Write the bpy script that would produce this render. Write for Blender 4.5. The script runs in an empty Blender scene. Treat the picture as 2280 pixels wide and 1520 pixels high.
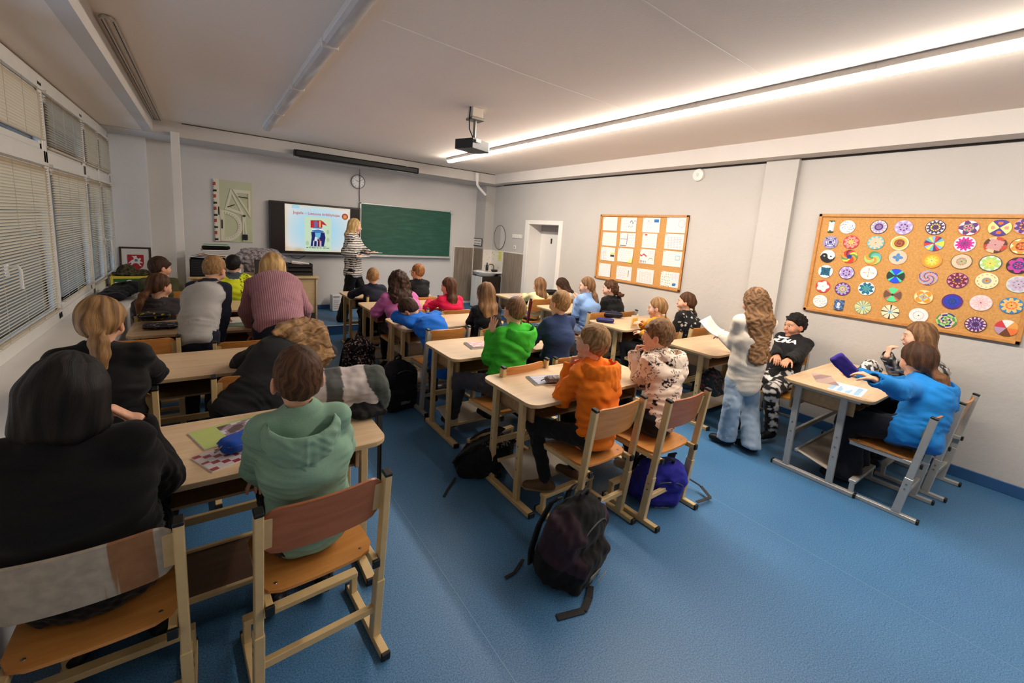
import bpy, bmesh, math, random
import numpy as np
from mathutils import Vector, Matrix
sc = bpy.context.scene
COL = sc.collection
R_ = math.radians
# ---------------------------------------------------------------- camera
cam_d = bpy.data.cameras.new('camera'); cam = bpy.data.objects.new('camera', cam_d); COL.objects.link(cam)
sc.camera = cam
HC = 1.7711
yaw, pit, rol = 0.6309, 0.1543, -0.0708
F = Vector((math.sin(yaw)*math.cos(pit), math.cos(yaw)*math.cos(pit), -math.sin(pit)))
Rr = Vector((math.cos(yaw), -math.sin(yaw), 0)); Dn = F.cross(Rr)
Rt = Rr*math.cos(rol) + Dn*math.sin(rol); D2 = -Rr*math.sin(rol) + Dn*math.cos(rol)
m = Matrix((Rt, -D2, -F)).transposed().to_4x4(); m.translation = (0, 0, HC)
cam.matrix_world = m
cam_d.sensor_fit = 'HORIZONTAL'; cam_d.sensor_width = 36; cam_d.lens = 36*956.77/2280
cam_d.shift_x = (1140-1149.69)/2280; cam_d.shift_y = (669.86-760)/2280
cam_d.clip_start = 0.02
# ---------------------------------------------------------------- world, exposure
w = bpy.data.worlds.new('sky'); sc.world = w; w.use_nodes = True
bg = w.node_tree.nodes['Background']; bg.inputs[0].default_value = (0.50, 0.68, 1.0, 1); bg.inputs[1].default_value = 3.0
sc.view_settings.view_transform = 'Standard'; sc.view_settings.look = 'None'
sc.view_settings.gamma = 1; sc.view_settings.use_curve_mapping = False
sc.view_settings.exposure = 0.36
try:
    sc.cycles.use_denoising = True
    sc.cycles.max_bounces = 6; sc.cycles.diffuse_bounces = 4; sc.cycles.glossy_bounces = 2; sc.cycles.transmission_bounces = 2; sc.cycles.transparent_max_bounces = 6
    sc.cycles.use_adaptive_sampling = True; sc.cycles.adaptive_threshold = .02
    sc.cycles.caustics_reflective = False; sc.cycles.caustics_refractive = False
except Exception: pass
LIGHT = 74.0          # emission of the lit ceiling battens
# ---------------------------------------------------------------- materials
MATS = {}
def _lin(c):
    return tuple(((x/255)/12.92 if x/255 <= .04045 else ((x/255+.055)/1.055)**2.4) for x in c)
class NT:
    def __init__(s, name):
        s.m = bpy.data.materials.new(name); s.m.use_nodes = True; s.t = s.m.node_tree; s.n = s.t.nodes
        s.b = s.n['Principled BSDF']
    def add(s, typ, **k):
        n = s.n.new(typ)
        for a, v in k.items():
            if a.startswith('i_'): n.inputs[a[2:].replace('_', ' ')].default_value = v
            else: setattr(n, a, v)
        return n
    def ln(s, a, ao, b, bi): s.t.links.new(a.outputs[ao], b.inputs[bi])
def rgba(c): return (*c, 1)
def mat(name, c, rough=.6, var=.0, scale=8., stretch=(1,1,1), bump=0., bscale=None, metal=0., c2=None, sheen=0., spec=None, lo=.35, hi=.65, alpha=None, emit=0.):
    """plain procedural surface: base colour with noise variation and fine bump; c in 0-255 sRGB"""
    if name in MATS: return MATS[name]
    t = NT(name); b = t.b; L = _lin(c)
    b.inputs['Base Color'].default_value = rgba(L); b.inputs['Roughness'].default_value = rough
    b.inputs['Metallic'].default_value = metal
    if spec is not None: b.inputs['Specular IOR Level'].default_value = spec
    if sheen: b.inputs['Sheen Weight'].default_value = sheen
    if var or c2 or bump:
        tc = t.add('ShaderNodeTexCoord'); mp = t.add('ShaderNodeMapping'); mp.inputs['Scale'].default_value = stretch
        t.ln(tc, 'Object', mp, 0)
    if var or c2:
        nz = t.add('ShaderNodeTexNoise'); nz.inputs['Scale'].default_value = scale; nz.inputs['Detail'].default_value = 5
        t.ln(mp, 0, nz, 'Vector')
        rp = t.add('ShaderNodeValToRGB'); e = rp.color_ramp.elements
        e[0].position = lo; e[1].position = hi
        A = _lin(c2) if c2 else tuple(x*(1-var) for x in L)
        B = L if c2 else tuple(min(1, x*(1+var)) for x in L)
        e[0].color = rgba(A); e[1].color = rgba(B)
        t.ln(nz, 0, rp, 0); t.ln(rp, 0, b, 'Base Color')
    if bump:
        nb = t.add('ShaderNodeTexNoise'); nb.inputs['Scale'].default_value = bscale or scale*3; nb.inputs['Detail'].default_value = 4
        t.ln(mp, 0, nb, 'Vector')
        bp = t.add('ShaderNodeBump'); bp.inputs['Strength'].default_value = bump; bp.inputs['Distance'].default_value = .01
        t.ln(nb, 0, bp, 'Height'); t.ln(bp, 0, b, 'Normal')
    if emit:
        b.inputs['Emission Color'].default_value = rgba(L); b.inputs['Emission Strength'].default_value = emit
    MATS[name] = t.m; return t.m
def emat(name, c, st):
    if name in MATS: return MATS[name]
    t = NT(name); b = t.b; b.inputs['Base Color'].default_value = (0,0,0,1)
    b.inputs['Emission Color'].default_value = rgba(_lin(c)); b.inputs['Emission Strength'].default_value = st
    b.inputs['Specular IOR Level'].default_value = .2
    if st < 5: t.m.cycles.emission_sampling = 'NONE'
    MATS[name] = t.m; return t.m
def attr_mat(name, rough=.6, emit=0.):
    """colours printed on the faces (flat print)"""
    if name in MATS: return MATS[name]
    t = NT(name); a = t.add('ShaderNodeAttribute'); a.attribute_name = 'Col'
    if emit:
        t.b.inputs['Base Color'].default_value = (0,0,0,1); t.b.inputs['Emission Strength'].default_value = emit
        t.ln(a, 'Color', t.b, 'Emission Color')
    else: t.ln(a, 'Color', t.b, 'Base Color')
    t.b.inputs['Roughness'].default_value = rough
    if emit: t.m.cycles.emission_sampling = 'NONE'
    MATS[name] = t.m; return t.m
# ---------------------------------------------------------------- mesh helpers
class MB:
    """collects simple shapes and links them as ONE mesh object"""
    def __init__(s): s.v = []; s.f = []; s.mi = []; s.cur = 0
    def add(s, vs, fs):
        o = len(s.v); s.v += [tuple(v) for v in vs]; s.f += [tuple(i+o for i in f) for f in fs]; s.mi += [s.cur]*len(fs); return s
    def box(s, x0, x1, y0, y1, z0, z1, bev=0.):
        if x0 > x1: x0, x1 = x1, x0
        if y0 > y1: y0, y1 = y1, y0
        if z0 > z1: z0, z1 = z1, z0
        return s.hexa(Matrix.Translation(((x0+x1)/2, (y0+y1)/2, (z0+z1)/2)), x1-x0, y1-y0, z1-z0, bev)
    def hexa(s, M, sx, sy, sz, bev=0.):
        b = min(bev, sx*.45, sy*.45, sz*.45)
        vs = []
        if b <= 0:
            for i in range(8): vs.append(M @ Vector(((i & 1)-.5, (i >> 1 & 1)-.5, (i >> 2)-.5)).__class__((((i & 1)-.5)*sx, ((i >> 1 & 1)-.5)*sy, ((i >> 2)-.5)*sz)))
            return s.add(vs, [(0,2,3,1),(4,5,7,6),(0,1,5,4),(2,6,7,3),(0,4,6,2),(1,3,7,5)])
        # chamfered box: 3 verts per corner
        idx = {}
        for i in range(8):
            sg = [(i & 1)*2-1, (i >> 1 & 1)*2-1, (i >> 2)*2-1]
            for a in range(3):
                p = [sg[k]*((sx, sy, sz)[k]/2 - (0 if k == a else b)) for k in range(3)]
                idx[(i, a)] = len(vs); vs.append(M @ Vector(p))
        fs = []
        for a in range(3):
            u, v = [(1, 2), (2, 0), (0, 1)][a]
            for sgn in (0, 1):
                q = []
                for (cu, cv) in ((0,0),(1,0),(1,1),(0,1)):
                    i = (sgn << a) | (cu << u) | (cv << v); q.append(idx[(i, a)])
                fs.append(tuple(q if sgn else q[::-1]))
        for a in range(3):
            u, v = [(1, 2), (2, 0), (0, 1)][a]
            for cu in (0, 1):
                for cv in (0, 1):
                    i = (cu << u) | (cv << v); j = i | (1 << a)
                    fs.append((idx[(i, u)], idx[(j, u)], idx[(j, v)], idx[(i, v)]))
        for i in range(8): fs.append((idx[(i, 0)], idx[(i, 1)], idx[(i, 2)]))
        return s.add(vs, fs)
    def bar(s, p, q, w, h, up=(0,0,1), bev=.003):
        p = Vector(p); q = Vector(q); d = q-p; L = d.length; d.normalize(); u = Vector(up)
        x = u.cross(d)
        if x.length < 1e-4: x = Vector((1,0,0))
        x.normalize(); u = d.cross(x)
        M = Matrix((x, u, d)).transposed().to_4x4(); M.translation = (p+q)/2
        return s.hexa(M, w, h, L, bev)
    def tube(s, pts, r, n=10, caps=True):
        pts = [Vector(p) for p in pts]; rs = r if isinstance(r, (list, tuple)) else [r]*len(pts)
        rings = []; prev = None
        for i, p in enumerate(pts):
            d = (pts[min(i+1, len(pts)-1)]-pts[max(i-1, 0)]).normalized()
            if prev is None:
                a = Vector((0,0,1)) if abs(d.z) < .9 else Vector((1,0,0)); x = a.cross(d).normalized()
            else:
                x = (prev - d*prev.dot(d)).normalized()
            prev = x; y = d.cross(x)
            rings.append([p + (x*math.cos(2*math.pi*k/n)+y*math.sin(2*math.pi*k/n))*rs[i] for k in range(n)])
        vs = [v for rg in rings for v in rg]; fs = []
        for i in range(len(rings)-1):
            for k in range(n):
                fs.append((i*n+k, i*n+(k+1) % n, (i+1)*n+(k+1) % n, (i+1)*n+k))
        if caps: fs.append(tuple(range(n))[::-1]); fs.append(tuple((len(rings)-1)*n+k for k in range(n)))
        return s.add(vs, fs)
    def lathe(s, prof, n=24, M=None, cap=True):
        M = M or Matrix(); vs = []; fs = []
        for (r, z) in prof:
            for k in range(n): vs.append(M @ Vector((r*math.cos(2*math.pi*k/n), r*math.sin(2*math.pi*k/n), z)))
        for i in range(len(prof)-1):
            for k in range(n): fs.append((i*n+k, i*n+(k+1) % n, (i+1)*n+(k+1) % n, (i+1)*n+k))
        if prof[0][0] > 1e-5 and cap: fs.append(tuple(range(n))[::-1])
        if prof[-1][0] > 1e-5 and cap: fs.append(tuple((len(prof)-1)*n+k for k in range(n)))
        return s.add(vs, fs)
    def prism(s, out, t0, t1, M=None):
        """2-D outline (ccw) extruded along local z from t0 to t1"""
        M = M or Matrix(); n = len(out)
        vs = [M @ Vector((x, y, t0)) for x, y in out] + [M @ Vector((x, y, t1)) for x, y in out]
        fs = [tuple(range(n))[::-1], tuple(range(n, 2*n))] + [(k, (k+1) % n, n+(k+1) % n, n+k) for k in range(n)]
        return s.add(vs, fs)
    def mesh(s, name, mats, smooth=False):
        me = bpy.data.meshes.new(name); me.from_pydata(s.v, [], s.f)
        for mm in (mats if isinstance(mats, (list, tuple)) else [mats]): me.materials.append(mm)
        if any(s.mi): me.polygons.foreach_set('material_index', s.mi)
        if smooth:
            me.polygons.foreach_set('use_smooth', [True]*len(me.polygons))
            try: me.set_sharp_from_angle(angle=R_(38))
            except Exception: pass
        me.update(); return me
    def build(s, name, mats, parent=None, smooth=False, loc=None):
        o = bpy.data.objects.new(name, s.mesh(name, mats, smooth)); COL.objects.link(o)
        if parent: o.parent = parent
        if loc: o.location = loc
        return o
def rrect(w, h, r, n=5, cx=0, cy=0):
    o = []
    for (sx, sy, a0) in ((1,1,0),(-1,1,90),(-1,-1,180),(1,-1,270)):
        for k in range(n+1):
            a = R_(a0+90*k/n); o.append((cx+sx*(w/2-r)+r*math.cos(a), cy+sy*(h/2-r)+r*math.sin(a)))
    return o
def circ(r, n=24, cx=0, cy=0): return [(cx+r*math.cos(2*math.pi*k/n), cy+r*math.sin(2*math.pi*k/n)) for k in range(n)]
def tag(o, label=None, cat=None, group=None, kind=None):
    if label: o['label'] = label
    if cat: o['category'] = cat
    if group: o['group'] = group
    if kind: o['kind'] = kind
    return o
def thing(name, label, cat, loc=(0,0,0), rz=0., group=None):
    o = bpy.data.objects.new(name, None); COL.objects.link(o); o.location = loc; o.rotation_euler = (0,0,rz)
    o.empty_display_size = .05
    return tag(o, label, cat, group)
def struct(o): o['kind'] = 'structure'; return o
def copy_tree(o, parent=None):
    c = o.copy(); COL.objects.link(c); c.parent = parent
    for ch in list(o.children): copy_tree(ch, c)
    return c
# plane frames: local x,y on the surface, local z out of it
def M_front(x, y, z): return Matrix(((1,0,0,x),(0,0,-1,y),(0,1,0,z),(0,0,0,1)))     # faces -Y (towards the class)
def M_right(x, y, z): return Matrix(((0,0,-1,x),(-1,0,0,y),(0,1,0,z),(0,0,0,1)))    # faces -X ; local x runs towards -Y
def M_top(x, y, z, a=0): return Matrix.Translation((x,y,z)) @ Matrix.Rotation(a, 4, 'Z')
def text_mesh(name, txt, size, M, mt, parent, thick=.0006, align='CENTER', sx=1., bold=0., shear=0.):
    c = bpy.data.curves.new(name, 'FONT'); c.body = txt; c.size = size; c.align_x = align; c.align_y = 'CENTER'; c.extrude = thick; c.offset = bold; c.shear = shear
    c.resolution_u = 3
    o = bpy.data.objects.new(name, c); COL.objects.link(o)
    dg = bpy.context.evaluated_depsgraph_get(); me = bpy.data.meshes.new_from_object(o.evaluated_get(dg))
    bpy.data.objects.remove(o); me.transform(M @ Matrix.Diagonal((sx,1,1,1))); me.materials.clear(); me.materials.append(mt); me.name = name
    ob = bpy.data.objects.new(name, me); COL.objects.link(ob); ob.parent = parent
    return ob
# named materials
def wood_mat(name, c, c2, grain=(1.2, 14, 14), rough=.42, scale=3., bump=.05, spec=.5):
    if name in MATS: return MATS[name]
    t = NT(name); b = t.b
    tc = t.add('ShaderNodeTexCoord'); mp = t.add('ShaderNodeMapping'); mp.inputs['Scale'].default_value = grain; t.ln(tc, 'Object', mp, 0)
    nz = t.add('ShaderNodeTexNoise'); nz.inputs['Scale'].default_value = scale; nz.inputs['Detail'].default_value = 7; nz.inputs['Distortion'].default_value = .6
    t.ln(mp, 0, nz, 'Vector')
    rp = t.add('ShaderNodeValToRGB'); e = rp.color_ramp.elements; e[0].position = .3; e[1].position = .68
    e[0].color = rgba(_lin(c2)); e[1].color = rgba(_lin(c)); t.ln(nz, 0, rp, 0); t.ln(rp, 0, b, 'Base Color')
    b.inputs['Roughness'].default_value = rough; b.inputs['Specular IOR Level'].default_value = spec
    bp = t.add('ShaderNodeBump'); bp.inputs['Strength'].default_value = bump; t.ln(nz, 0, bp, 'Height'); t.ln(bp, 0, b, 'Normal')
    MATS[name] = t.m; return t.m
W_LAM = wood_mat('desk laminate', (214,186,150), (200,170,132), (1.0, 12, 12), .42)
W_PLY = wood_mat('chair plywood', (204,142,76), (184,120,58), (1.0, 10, 10), .35)
W_RED = wood_mat('reddish plywood', (172,106,68), (152,90,56), (1.0, 10, 10), .4)
W_DARK = wood_mat('apron board', (176,140,98), (158,122,82), (1.0, 10, 10), .5)
FRAME = mat('beige frame paint', (206,178,128), .35, .04, 20)
FRAME_G = mat('grey frame paint', (178,176,170), .3, .04, 20, metal=.25)
FRAME_R = mat('dark red frame paint', (92,22,22), .35)
CAP = mat('black plastic cap', (18,18,18), .5)
STEEL = mat('screw steel', (150,145,135), .3, metal=.9)
PLATE = mat('footrest sheet', (196,184,168), .45, .06, 6, bump=.02)
WHITE_P = mat('white painted trim', (232,228,222), .45, .02, 5)
PVC = mat('white window plastic', (225,224,220), .3, .02, 6)
BLACK_P = mat('black plastic', (16,16,18), .4)
PAPER = mat('white paper', (235,233,230), .7, .015, 4)
# ================================================================= ROOM SHELL
XW, XR, YF, YB, H = -1.05, 5.118, 8.45, -2.2, 2.94
WALL_G = mat('grey wall paint', (222,219,216), .8, .02, 2.0, bump=.12, bscale=60)
WALL_W = mat('pale plaster paint', (194,190,185), .85, .02, 1.6, bump=.25, bscale=22)
WALL_N = mat('white niche paint', (236,235,234), .8, .02, 2., bump=.1, bscale=40)
CEIL = mat('ceiling paint', (240,228,216), .9, .015, 1.2, bump=.06, bscale=50)
BEAMM = mat('beam paint', (208,202,196), .8, .02, 2)
def floor_mat():
    t = NT('blue speckled linoleum'); b = t.b
    tc = t.add('ShaderNodeTexCoord')
    n1 = t.add('ShaderNodeTexNoise'); n1.inputs['Scale'].default_value = 170; n1.inputs['Detail'].default_value = 3; t.ln(tc, 'Object', n1, 'Vector')
    n2 = t.add('ShaderNodeTexNoise'); n2.inputs['Scale'].default_value = 1.3; n2.inputs['Detail'].default_value = 6; t.ln(tc, 'Object', n2, 'Vector')
    r1 = t.add('ShaderNodeValToRGB'); e = r1.color_ramp.elements; e[0].position = .36; e[1].position = .64
    e[0].color = rgba(_lin((42,88,130))); e[1].color = rgba(_lin((80,130,172))); t.ln(n1, 0, r1, 0)
    r2 = t.add('ShaderNodeValToRGB'); e = r2.color_ramp.elements; e[0].position = .3; e[1].position = .75
    e[0].color = (.86,.87,.9,1); e[1].color = (1.05,1.03,1.0,1); t.ln(n2, 0, r2, 0)
    mx = t.add('ShaderNodeMix'); mx.data_type = 'RGBA'; mx.blend_type = 'MULTIPLY'; mx.inputs[0].default_value = 1
    t.ln(r1, 0, mx, 6); t.ln(r2, 0, mx, 7); t.ln(mx, 2, b, 'Base Color')
    r3 = t.add('ShaderNodeMapRange'); r3.inputs[3].default_value = .36; r3.inputs[4].default_value = .58; t.ln(n2, 0, r3, 0); t.ln(r3, 0, b, 'Roughness')
    bp = t.add('ShaderNodeBump'); bp.inputs['Strength'].default_value = .05; bp.inputs['Distance'].default_value = .002; t.ln(n1, 0, bp, 'Height'); t.ln(bp, 0, b, 'Normal')
    return t.m
FLOOR = floor_mat()
LINO_D = mat('blue lino upstand', (40,82,128), .45, .08, 6)
fl = struct(MB().box(XW-.2, XR+.6, YB-.1, YF+.2, -.1, 0).build('floor', FLOOR))
# weld seams in the lino: thin raised beads
SEAM = mat('lino weld bead', (96,138,170), .5)
for (x0, y0, x1, y1) in ((2.9,-1.5,2.9,6.9), (.95,-1.5,.95,6.9)):
    MB().box(x0-.002, x0+.002, y0, y1, -.001, .0006).build('weld_seam', SEAM, fl)
# podium at the front
POD = .15
pd = struct(MB().box(XW, XR, 7.0, YF, 0, POD, .006).build('podium', FLOOR))
MB().box(XW, XR, 6.985, 7.012, POD-.012, POD+.004, .003).build('edge_strip', mat('aluminium nosing', (180,184,190), .35, metal=.7), pd)
MB().box(XW, XR, 6.99, 7.0, 0, .137).build('riser', LINO_D, pd)
# ceiling, seams and beams
ce = struct(MB().box(XW-.2, XR+.4, YB-.1, YF+.2, H, H+.12).build('ceiling', CEIL))
def onceil(pts, wd=.012):
    for (x0,y0),(x1,y1) in zip(pts, pts[1:]):
        MB().bar((x0,y0,H-.0006), (x1,y1,H-.0006), wd, .002, bev=0).build('slab_joint', mat('joint filler', (240,234,228), .9), ce)
onceil([(0.875,2.715,2.940)[:2], (1.890,2.787,2.940)[:2], (3.489,2.810,2.940)[:2]]); onceil([(1.665,1.556,2.940)[:2], (2.218,1.578,2.940)[:2], (3.227,1.599,2.940)[:2]], .008)  # joint points are image pixels projected onto the ceiling plane
MB().box(XW, XR, 7.71, YF, 2.75, H+.01).build('beam', BEAMM, ce)
MB().box(-.62, -.518, YB, 7.712, 2.766, H+.01).build('beam', BEAMM, ce)
MB().box(XW-.1, -.60, YB, YF, 2.768, 2.80).build('soffit', CEIL, ce)
MB().box(4.885, XR+.1, YB, 7.8, 2.76, H+.01).build('beam', BEAMM, ce)
MB().box(-.21, 4.86, 7.697, 7.712, H-.014, H-.004).build('shadow_strip', mat('gap shadow', (70,64,60), .9), ce)  # solid dark strip, colour stands for the shade between ceiling and beam
MB().box(5.10, XR+.01, YB, 8.0, 2.742, 2.762).build('shadow_strip', MATS['gap shadow'], ce)  # same dark colour for the shade under the right beam
# front wall
wf = struct(MB().box(XW-.2, XR+.3, YF, YF+.15, 0, H).build('wall_front', WALL_G))
MB().box(XW, -.65, 8.30, YF+.01, 0, 2.78).build('pier', WALL_N, wf)
MB().box(4.892, XR+.1, 8.05, YF+.01, 0, 2.76).build('column', WALL_W, wf)
MB().box(-.335, -.24, 7.615, 7.712, POD, 2.80, .004).build('cable_duct', WHITE_P, wf)
W_GREY = wood_mat('grey oak panel', (158,144,128), (124,110,96), (14, 14, 1.0), .5, 2.2)
MB().box(4.40, 4.868, YF-.014, YF, .21, 1.395, .003).build('wall_panel', W_GREY, wf)
MB().box(4.878, 4.892, 8.055, YF-.002, .21, 1.40, .003).build('wall_panel', W_GREY, wf)
MB().box(4.372, 4.40, YF-.02, YF, .15, 1.41, .003).build('panel_trim', WHITE_P, wf)
MB().box(4.858, 4.879, YF-.02, YF, .15, 1.41, .003).build('panel_trim', WHITE_P, wf)
MB().box(4.40, 4.86, YF-.02, YF, 1.395, 1.413, .003).build('panel_trim', WHITE_P, wf)
# right wall with the door opening (y 5.87-6.75, to z 1.975) and thick reveal
wr = MB(); DY0, DY1, DZ = 5.87, 6.75, 1.975
wr.box(XR, XR+.42, YB, DY0, 0, H); wr.box(XR, XR+.42, DY1, YF, 0, H); wr.box(XR, XR+.42, DY0, DY1, DZ, H)
wr = struct(wr.build('wall_right', WALL_W))
MB().box(5.055, XR+.01, 2.106, 2.434, 0, 2.76).build('pilaster', WALL_W, wr)
MB().box(XR-.014, XR+.01, 6.885, 7.57, .21, 1.375, .003).build('wall_panel', W_GREY, wr)
MB().box(XR-.018, XR+.01, 6.885, 7.58, 1.375, 1.395, .002).build('panel_trim', WHITE_P, wr)
def tile_mat():
    t = NT('leaf pattern splashback'); b = t.b
    tc = t.add('ShaderNodeTexCoord'); mp = t.add('ShaderNodeMapping'); mp.inputs['Scale'].default_value = (14, 14, 7); mp.inputs['Rotation'].default_value = (.6, .5, 0); t.ln(tc, 'Object', mp, 0)
    vo = t.add('ShaderNodeTexVoronoi'); vo.feature = 'DISTANCE_TO_EDGE'; vo.inputs['Scale'].default_value = 1.4; t.ln(mp, 0, vo, 'Vector')
    v2 = t.add('ShaderNodeTexVoronoi'); v2.inputs['Scale'].default_value = 1.4; t.ln(mp, 0, v2, 'Vector')
    rp = t.add('ShaderNodeValToRGB'); e = rp.color_ramp.elements; e[0].position = .14; e[1].position = .2
    e[0].color = rgba(_lin((168,150,136))); e[1].color = rgba(_lin((232,226,218))); t.ln(v2, 0, rp, 0); t.ln(rp, 0, b, 'Base Color'); b.inputs['Roughness'].default_value = .25
    return t.m
TILE = tile_mat()
MB().box(4.892, XR, 8.042, 8.052, .9, 1.39).build('splashback', TILE, wf)
MB().box(XR-.010, XR+.01, 7.585, 8.05, .9, 1.39).build('splashback', TILE, wr)
# left wall: below the sill and around the windows
SZ = .76
wl = MB(); wl.box(XW-.2, XW-.02, YB, YF, 0, SZ); wl.box(XW-.2, XW-.02, YB, YF, 2.70, H); wl.box(XW-.2, XW-.02, YB, 2.2, SZ, 2.70); wl.box(XW-.2, XW-.02, 8.22, YF, SZ, 2.70)
wl = struct(wl.build('wall_left', WALL_N))
MB().box(XW-.02, -.66, YB, 8.30, SZ-.03, SZ, .004).build('window_sill', mat('sill paint', (230,228,224), .35, .03, 3), wl)
MB().box(XW-.02, -.70, YB, 8.30, 0, SZ-.03).build('parapet', WALL_N, wl)
# back wall behind the camera
struct(MB().box(XW-.2, XR+.4, YB-.15, YB, 0, H).build('wall_back', WALL_W))
# skirtings (lino coved up the wall)
def base(name, *a): return struct(MB().box(*a, .003).build(name, LINO_D))
base('baseboard_right', XR-.012, XR+.001, YB, 2.10, 0, .095); base('baseboard_right', XR-.012, XR+.001, 2.44, DY0-.1, 0, .095)
base('baseboard_front', XW, 4.38, YF-.012, YF+.001, POD, POD+.075)
# ---------------------------------------------------------------- windows with blinds
GLASS = None
def glass_mat():
    t = NT('window glass'); t.n.remove(t.b)
    o = t.n['Material Output']; tr = t.add('ShaderNodeBsdfTransparent'); gl = t.add('ShaderNodeBsdfGlossy'); gl.inputs['Roughness'].default_value = .02
    fr = t.add('ShaderNodeFresnel'); fr.inputs[0].default_value = 1.45; mx = t.add('ShaderNodeMixShader')
    tr.inputs[0].default_value = (.93,.96,.97,1)
    t.ln(fr, 0, mx, 0); t.ln(tr, 0, mx, 1); t.ln(gl, 0, mx, 2); t.ln(mx, 0, o, 0); return t.m
GLASS = glass_mat()
def slat_mat():
    t = NT('cream blind slat'); t.n.remove(t.b); o = t.n['Material Output']
    d = t.add('ShaderNodeBsdfDiffuse'); d.inputs[0].default_value = rgba(_lin((206,192,168)))
    tl = t.add('ShaderNodeBsdfTranslucent'); tl.inputs[0].default_value = rgba(_lin((214,188,150)))
    mx = t.add('ShaderNodeMixShader'); mx.inputs[0].default_value = .22; t.ln(d, 0, mx, 1); t.ln(tl, 0, mx, 2); t.ln(mx, 0, o, 0); return t.m
SLAT = slat_mat()
CORD = mat('blind cord', (190,178,158), .8)
def slat_mesh(L, tilt, wdt=.0235):
    b = MB(); n = 3; vs = []; fs = []
    for s in (0, 1):
        for k in range(n+1):
            u = (k/n-.5); zz = .0022*(1-4*u*u)
            p = Matrix.Rotation(tilt, 3, 'Y') @ Vector((u*wdt, 0, zz)); vs.append((p.x, (s-.5)*L, p.z))
    for k in range(n): fs.append((k, k+1, n+2+k, n+1+k))
    b.add(vs, fs); return b.mesh('slat', SLAT, True)
BL = {'n': 0}
def blind(label, y0, y1, zt, zb, tilt, x=XW+.032, droop=0., sag=0.):
    t = thing('venetian_blind', label, 'blind', (x, (y0+y1)/2, zb), 0, 'cream venetian blinds on the windows')
    h = zt-zb; L = y1-y0
    MB().box(-.012, .014, -L/2, L/2, h-.026, h, .002).build('head_rail', PVC, t)
    me = slat_mesh(L-.012, tilt); n = int((h-.045)/.0205)
    rnd = random.Random(BL['n']); BL['n'] += 1
    for k in range(n):
        o = bpy.data.objects.new('slat', me); COL.objects.link(o); o.parent = t
        o.location = (rnd.uniform(-.001,.001), rnd.uniform(-.002,.002), .018+k*.0205); o.rotation_euler = (rnd.uniform(-.002,.002)+sag*(1-k/n), rnd.uniform(-.05,.05), 0)
    MB().box(-.01, .012, -L/2+.004, L/2-.004, 0, .014, .003).build('bottom_rail', mat('blind rail', (205,196,180), .4), t)
    for q in ((-.36, .36) if L < 1 else (-.4, -.13, .14, .4)):
        MB().tube([(.0135, q*L, .005), (.0135, q*L, h-.02)], .0012, 5).build('ladder_cord', CORD, t)
    return t
WY = [2.25, 3.72, 5.20, 6.63, 8.20]
def window_unit(n, y0, y1, split):
    """PVC unit: fixed frame, transom light above, sash(es) below"""
    b = MB(); fw = .055; ZT = 2.70; ZTR = 2.10; ZB = .78
    for (a, c) in ((y0, y0+fw), (y1-fw, y1)): b.box(XW-.05, XW+.02, a, c, ZB, ZT, .006)
    b.box(XW-.05, XW+.02, y0, y1, ZT-.07, ZT+.06, .006); b.box(XW-.05, XW+.02, y0, y1, ZB-.02, ZB+.06, .006); b.box(XW-.05, XW+.02, y0, y1, ZTR-.06, ZTR+.07, .006)
    w = struct(b.build('window_%d' % n, PVC))
    cols = [(y0+fw, y1-fw)] if not split else [(y0+fw, split-fw*.6), (split+fw*.6, y1-fw)]
    if split: MB().box(XW-.05, XW+.025, split-fw*.6, split+fw*.6, ZB, ZT, .006).build('mullion', PVC, w)
    for (a, c) in cols:
        for (z0, z1) in ((ZB+.06, ZTR-.06), (ZTR+.07, ZT-.07)):
            s = MB(); q = .05
            s.box(XW-.03, XW+.012, a, a+q, z0, z1, .005); s.box(XW-.03, XW+.012, c-q, c, z0, z1, .005); s.box(XW-.03, XW+.012, a, c, z0, z0+q, .005); s.box(XW-.03, XW+.012, a, c, z1-q, z1, .005)
            so = s.build('sash', PVC, w)
            MB().box(XW-.012, XW-.006, a+q, c-q, z0+q, z1-q).build('pane', GLASS, so)
    return w, cols, ZB, ZTR, ZT
k = 0
lab = {1:'beside the near edge', 2:'nearest the camera', 3:'middle of the three units', 4:'beside the framed crest'}
for i in range(4):
    y0, y1 = WY[i], WY[i+1]
    split = 7.42 if i == 3 else None
    if i == 2: split = None
    w_, cols, ZB, ZTR, ZT = window_unit(i+1, y0, y1, split)
    if i == 0: 
        blind('cream lower blind of the window left out of frame', y0+.07, y1-.07, ZTR-.03, .93, -.8)
        continue
    for j, (a, c) in enumerate(cols):
        nm = {1:'of the window nearest the camera', 2:'of the middle window', 3:('left of the window handle' if j == 0 else 'closest to the framed crest')}[i]
        tl = {1:-1.0, 2:-.18, 3:-.5}[i]
        tl2 = {1:-.92, 2:-.82, 3:-.74}[i]
        blind('cream slatted blind over the top light '+nm, a+.01, c-.01, ZT-.05, ZTR+(.09 if i != 1 else .14), tl)
        blind('long cream slatted blind over the lower pane '+nm, a+.01, c-.01, ZTR-.03, ZB+(.09 if i != 2 else .13), tl2, sag=(.012 if i == 2 else 0))
    # handle
    yh = 7.42 if i == 3 else y1-.08
    if i in (1, 3):
        yh = {1:4.06, 3:7.40}[i]
        hb = MB(); hb.box(XW+.02, XW+.034, yh-.016, yh+.016, 1.28, 1.36, .004); hb.tube([(XW+.03,yh,1.34),(XW+.075,yh,1.345),(XW+.085,yh,1.32),(XW+.085,yh,1.20)], .009, 8)
        hb.build('window_handle', PVC, w_, True)
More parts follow.
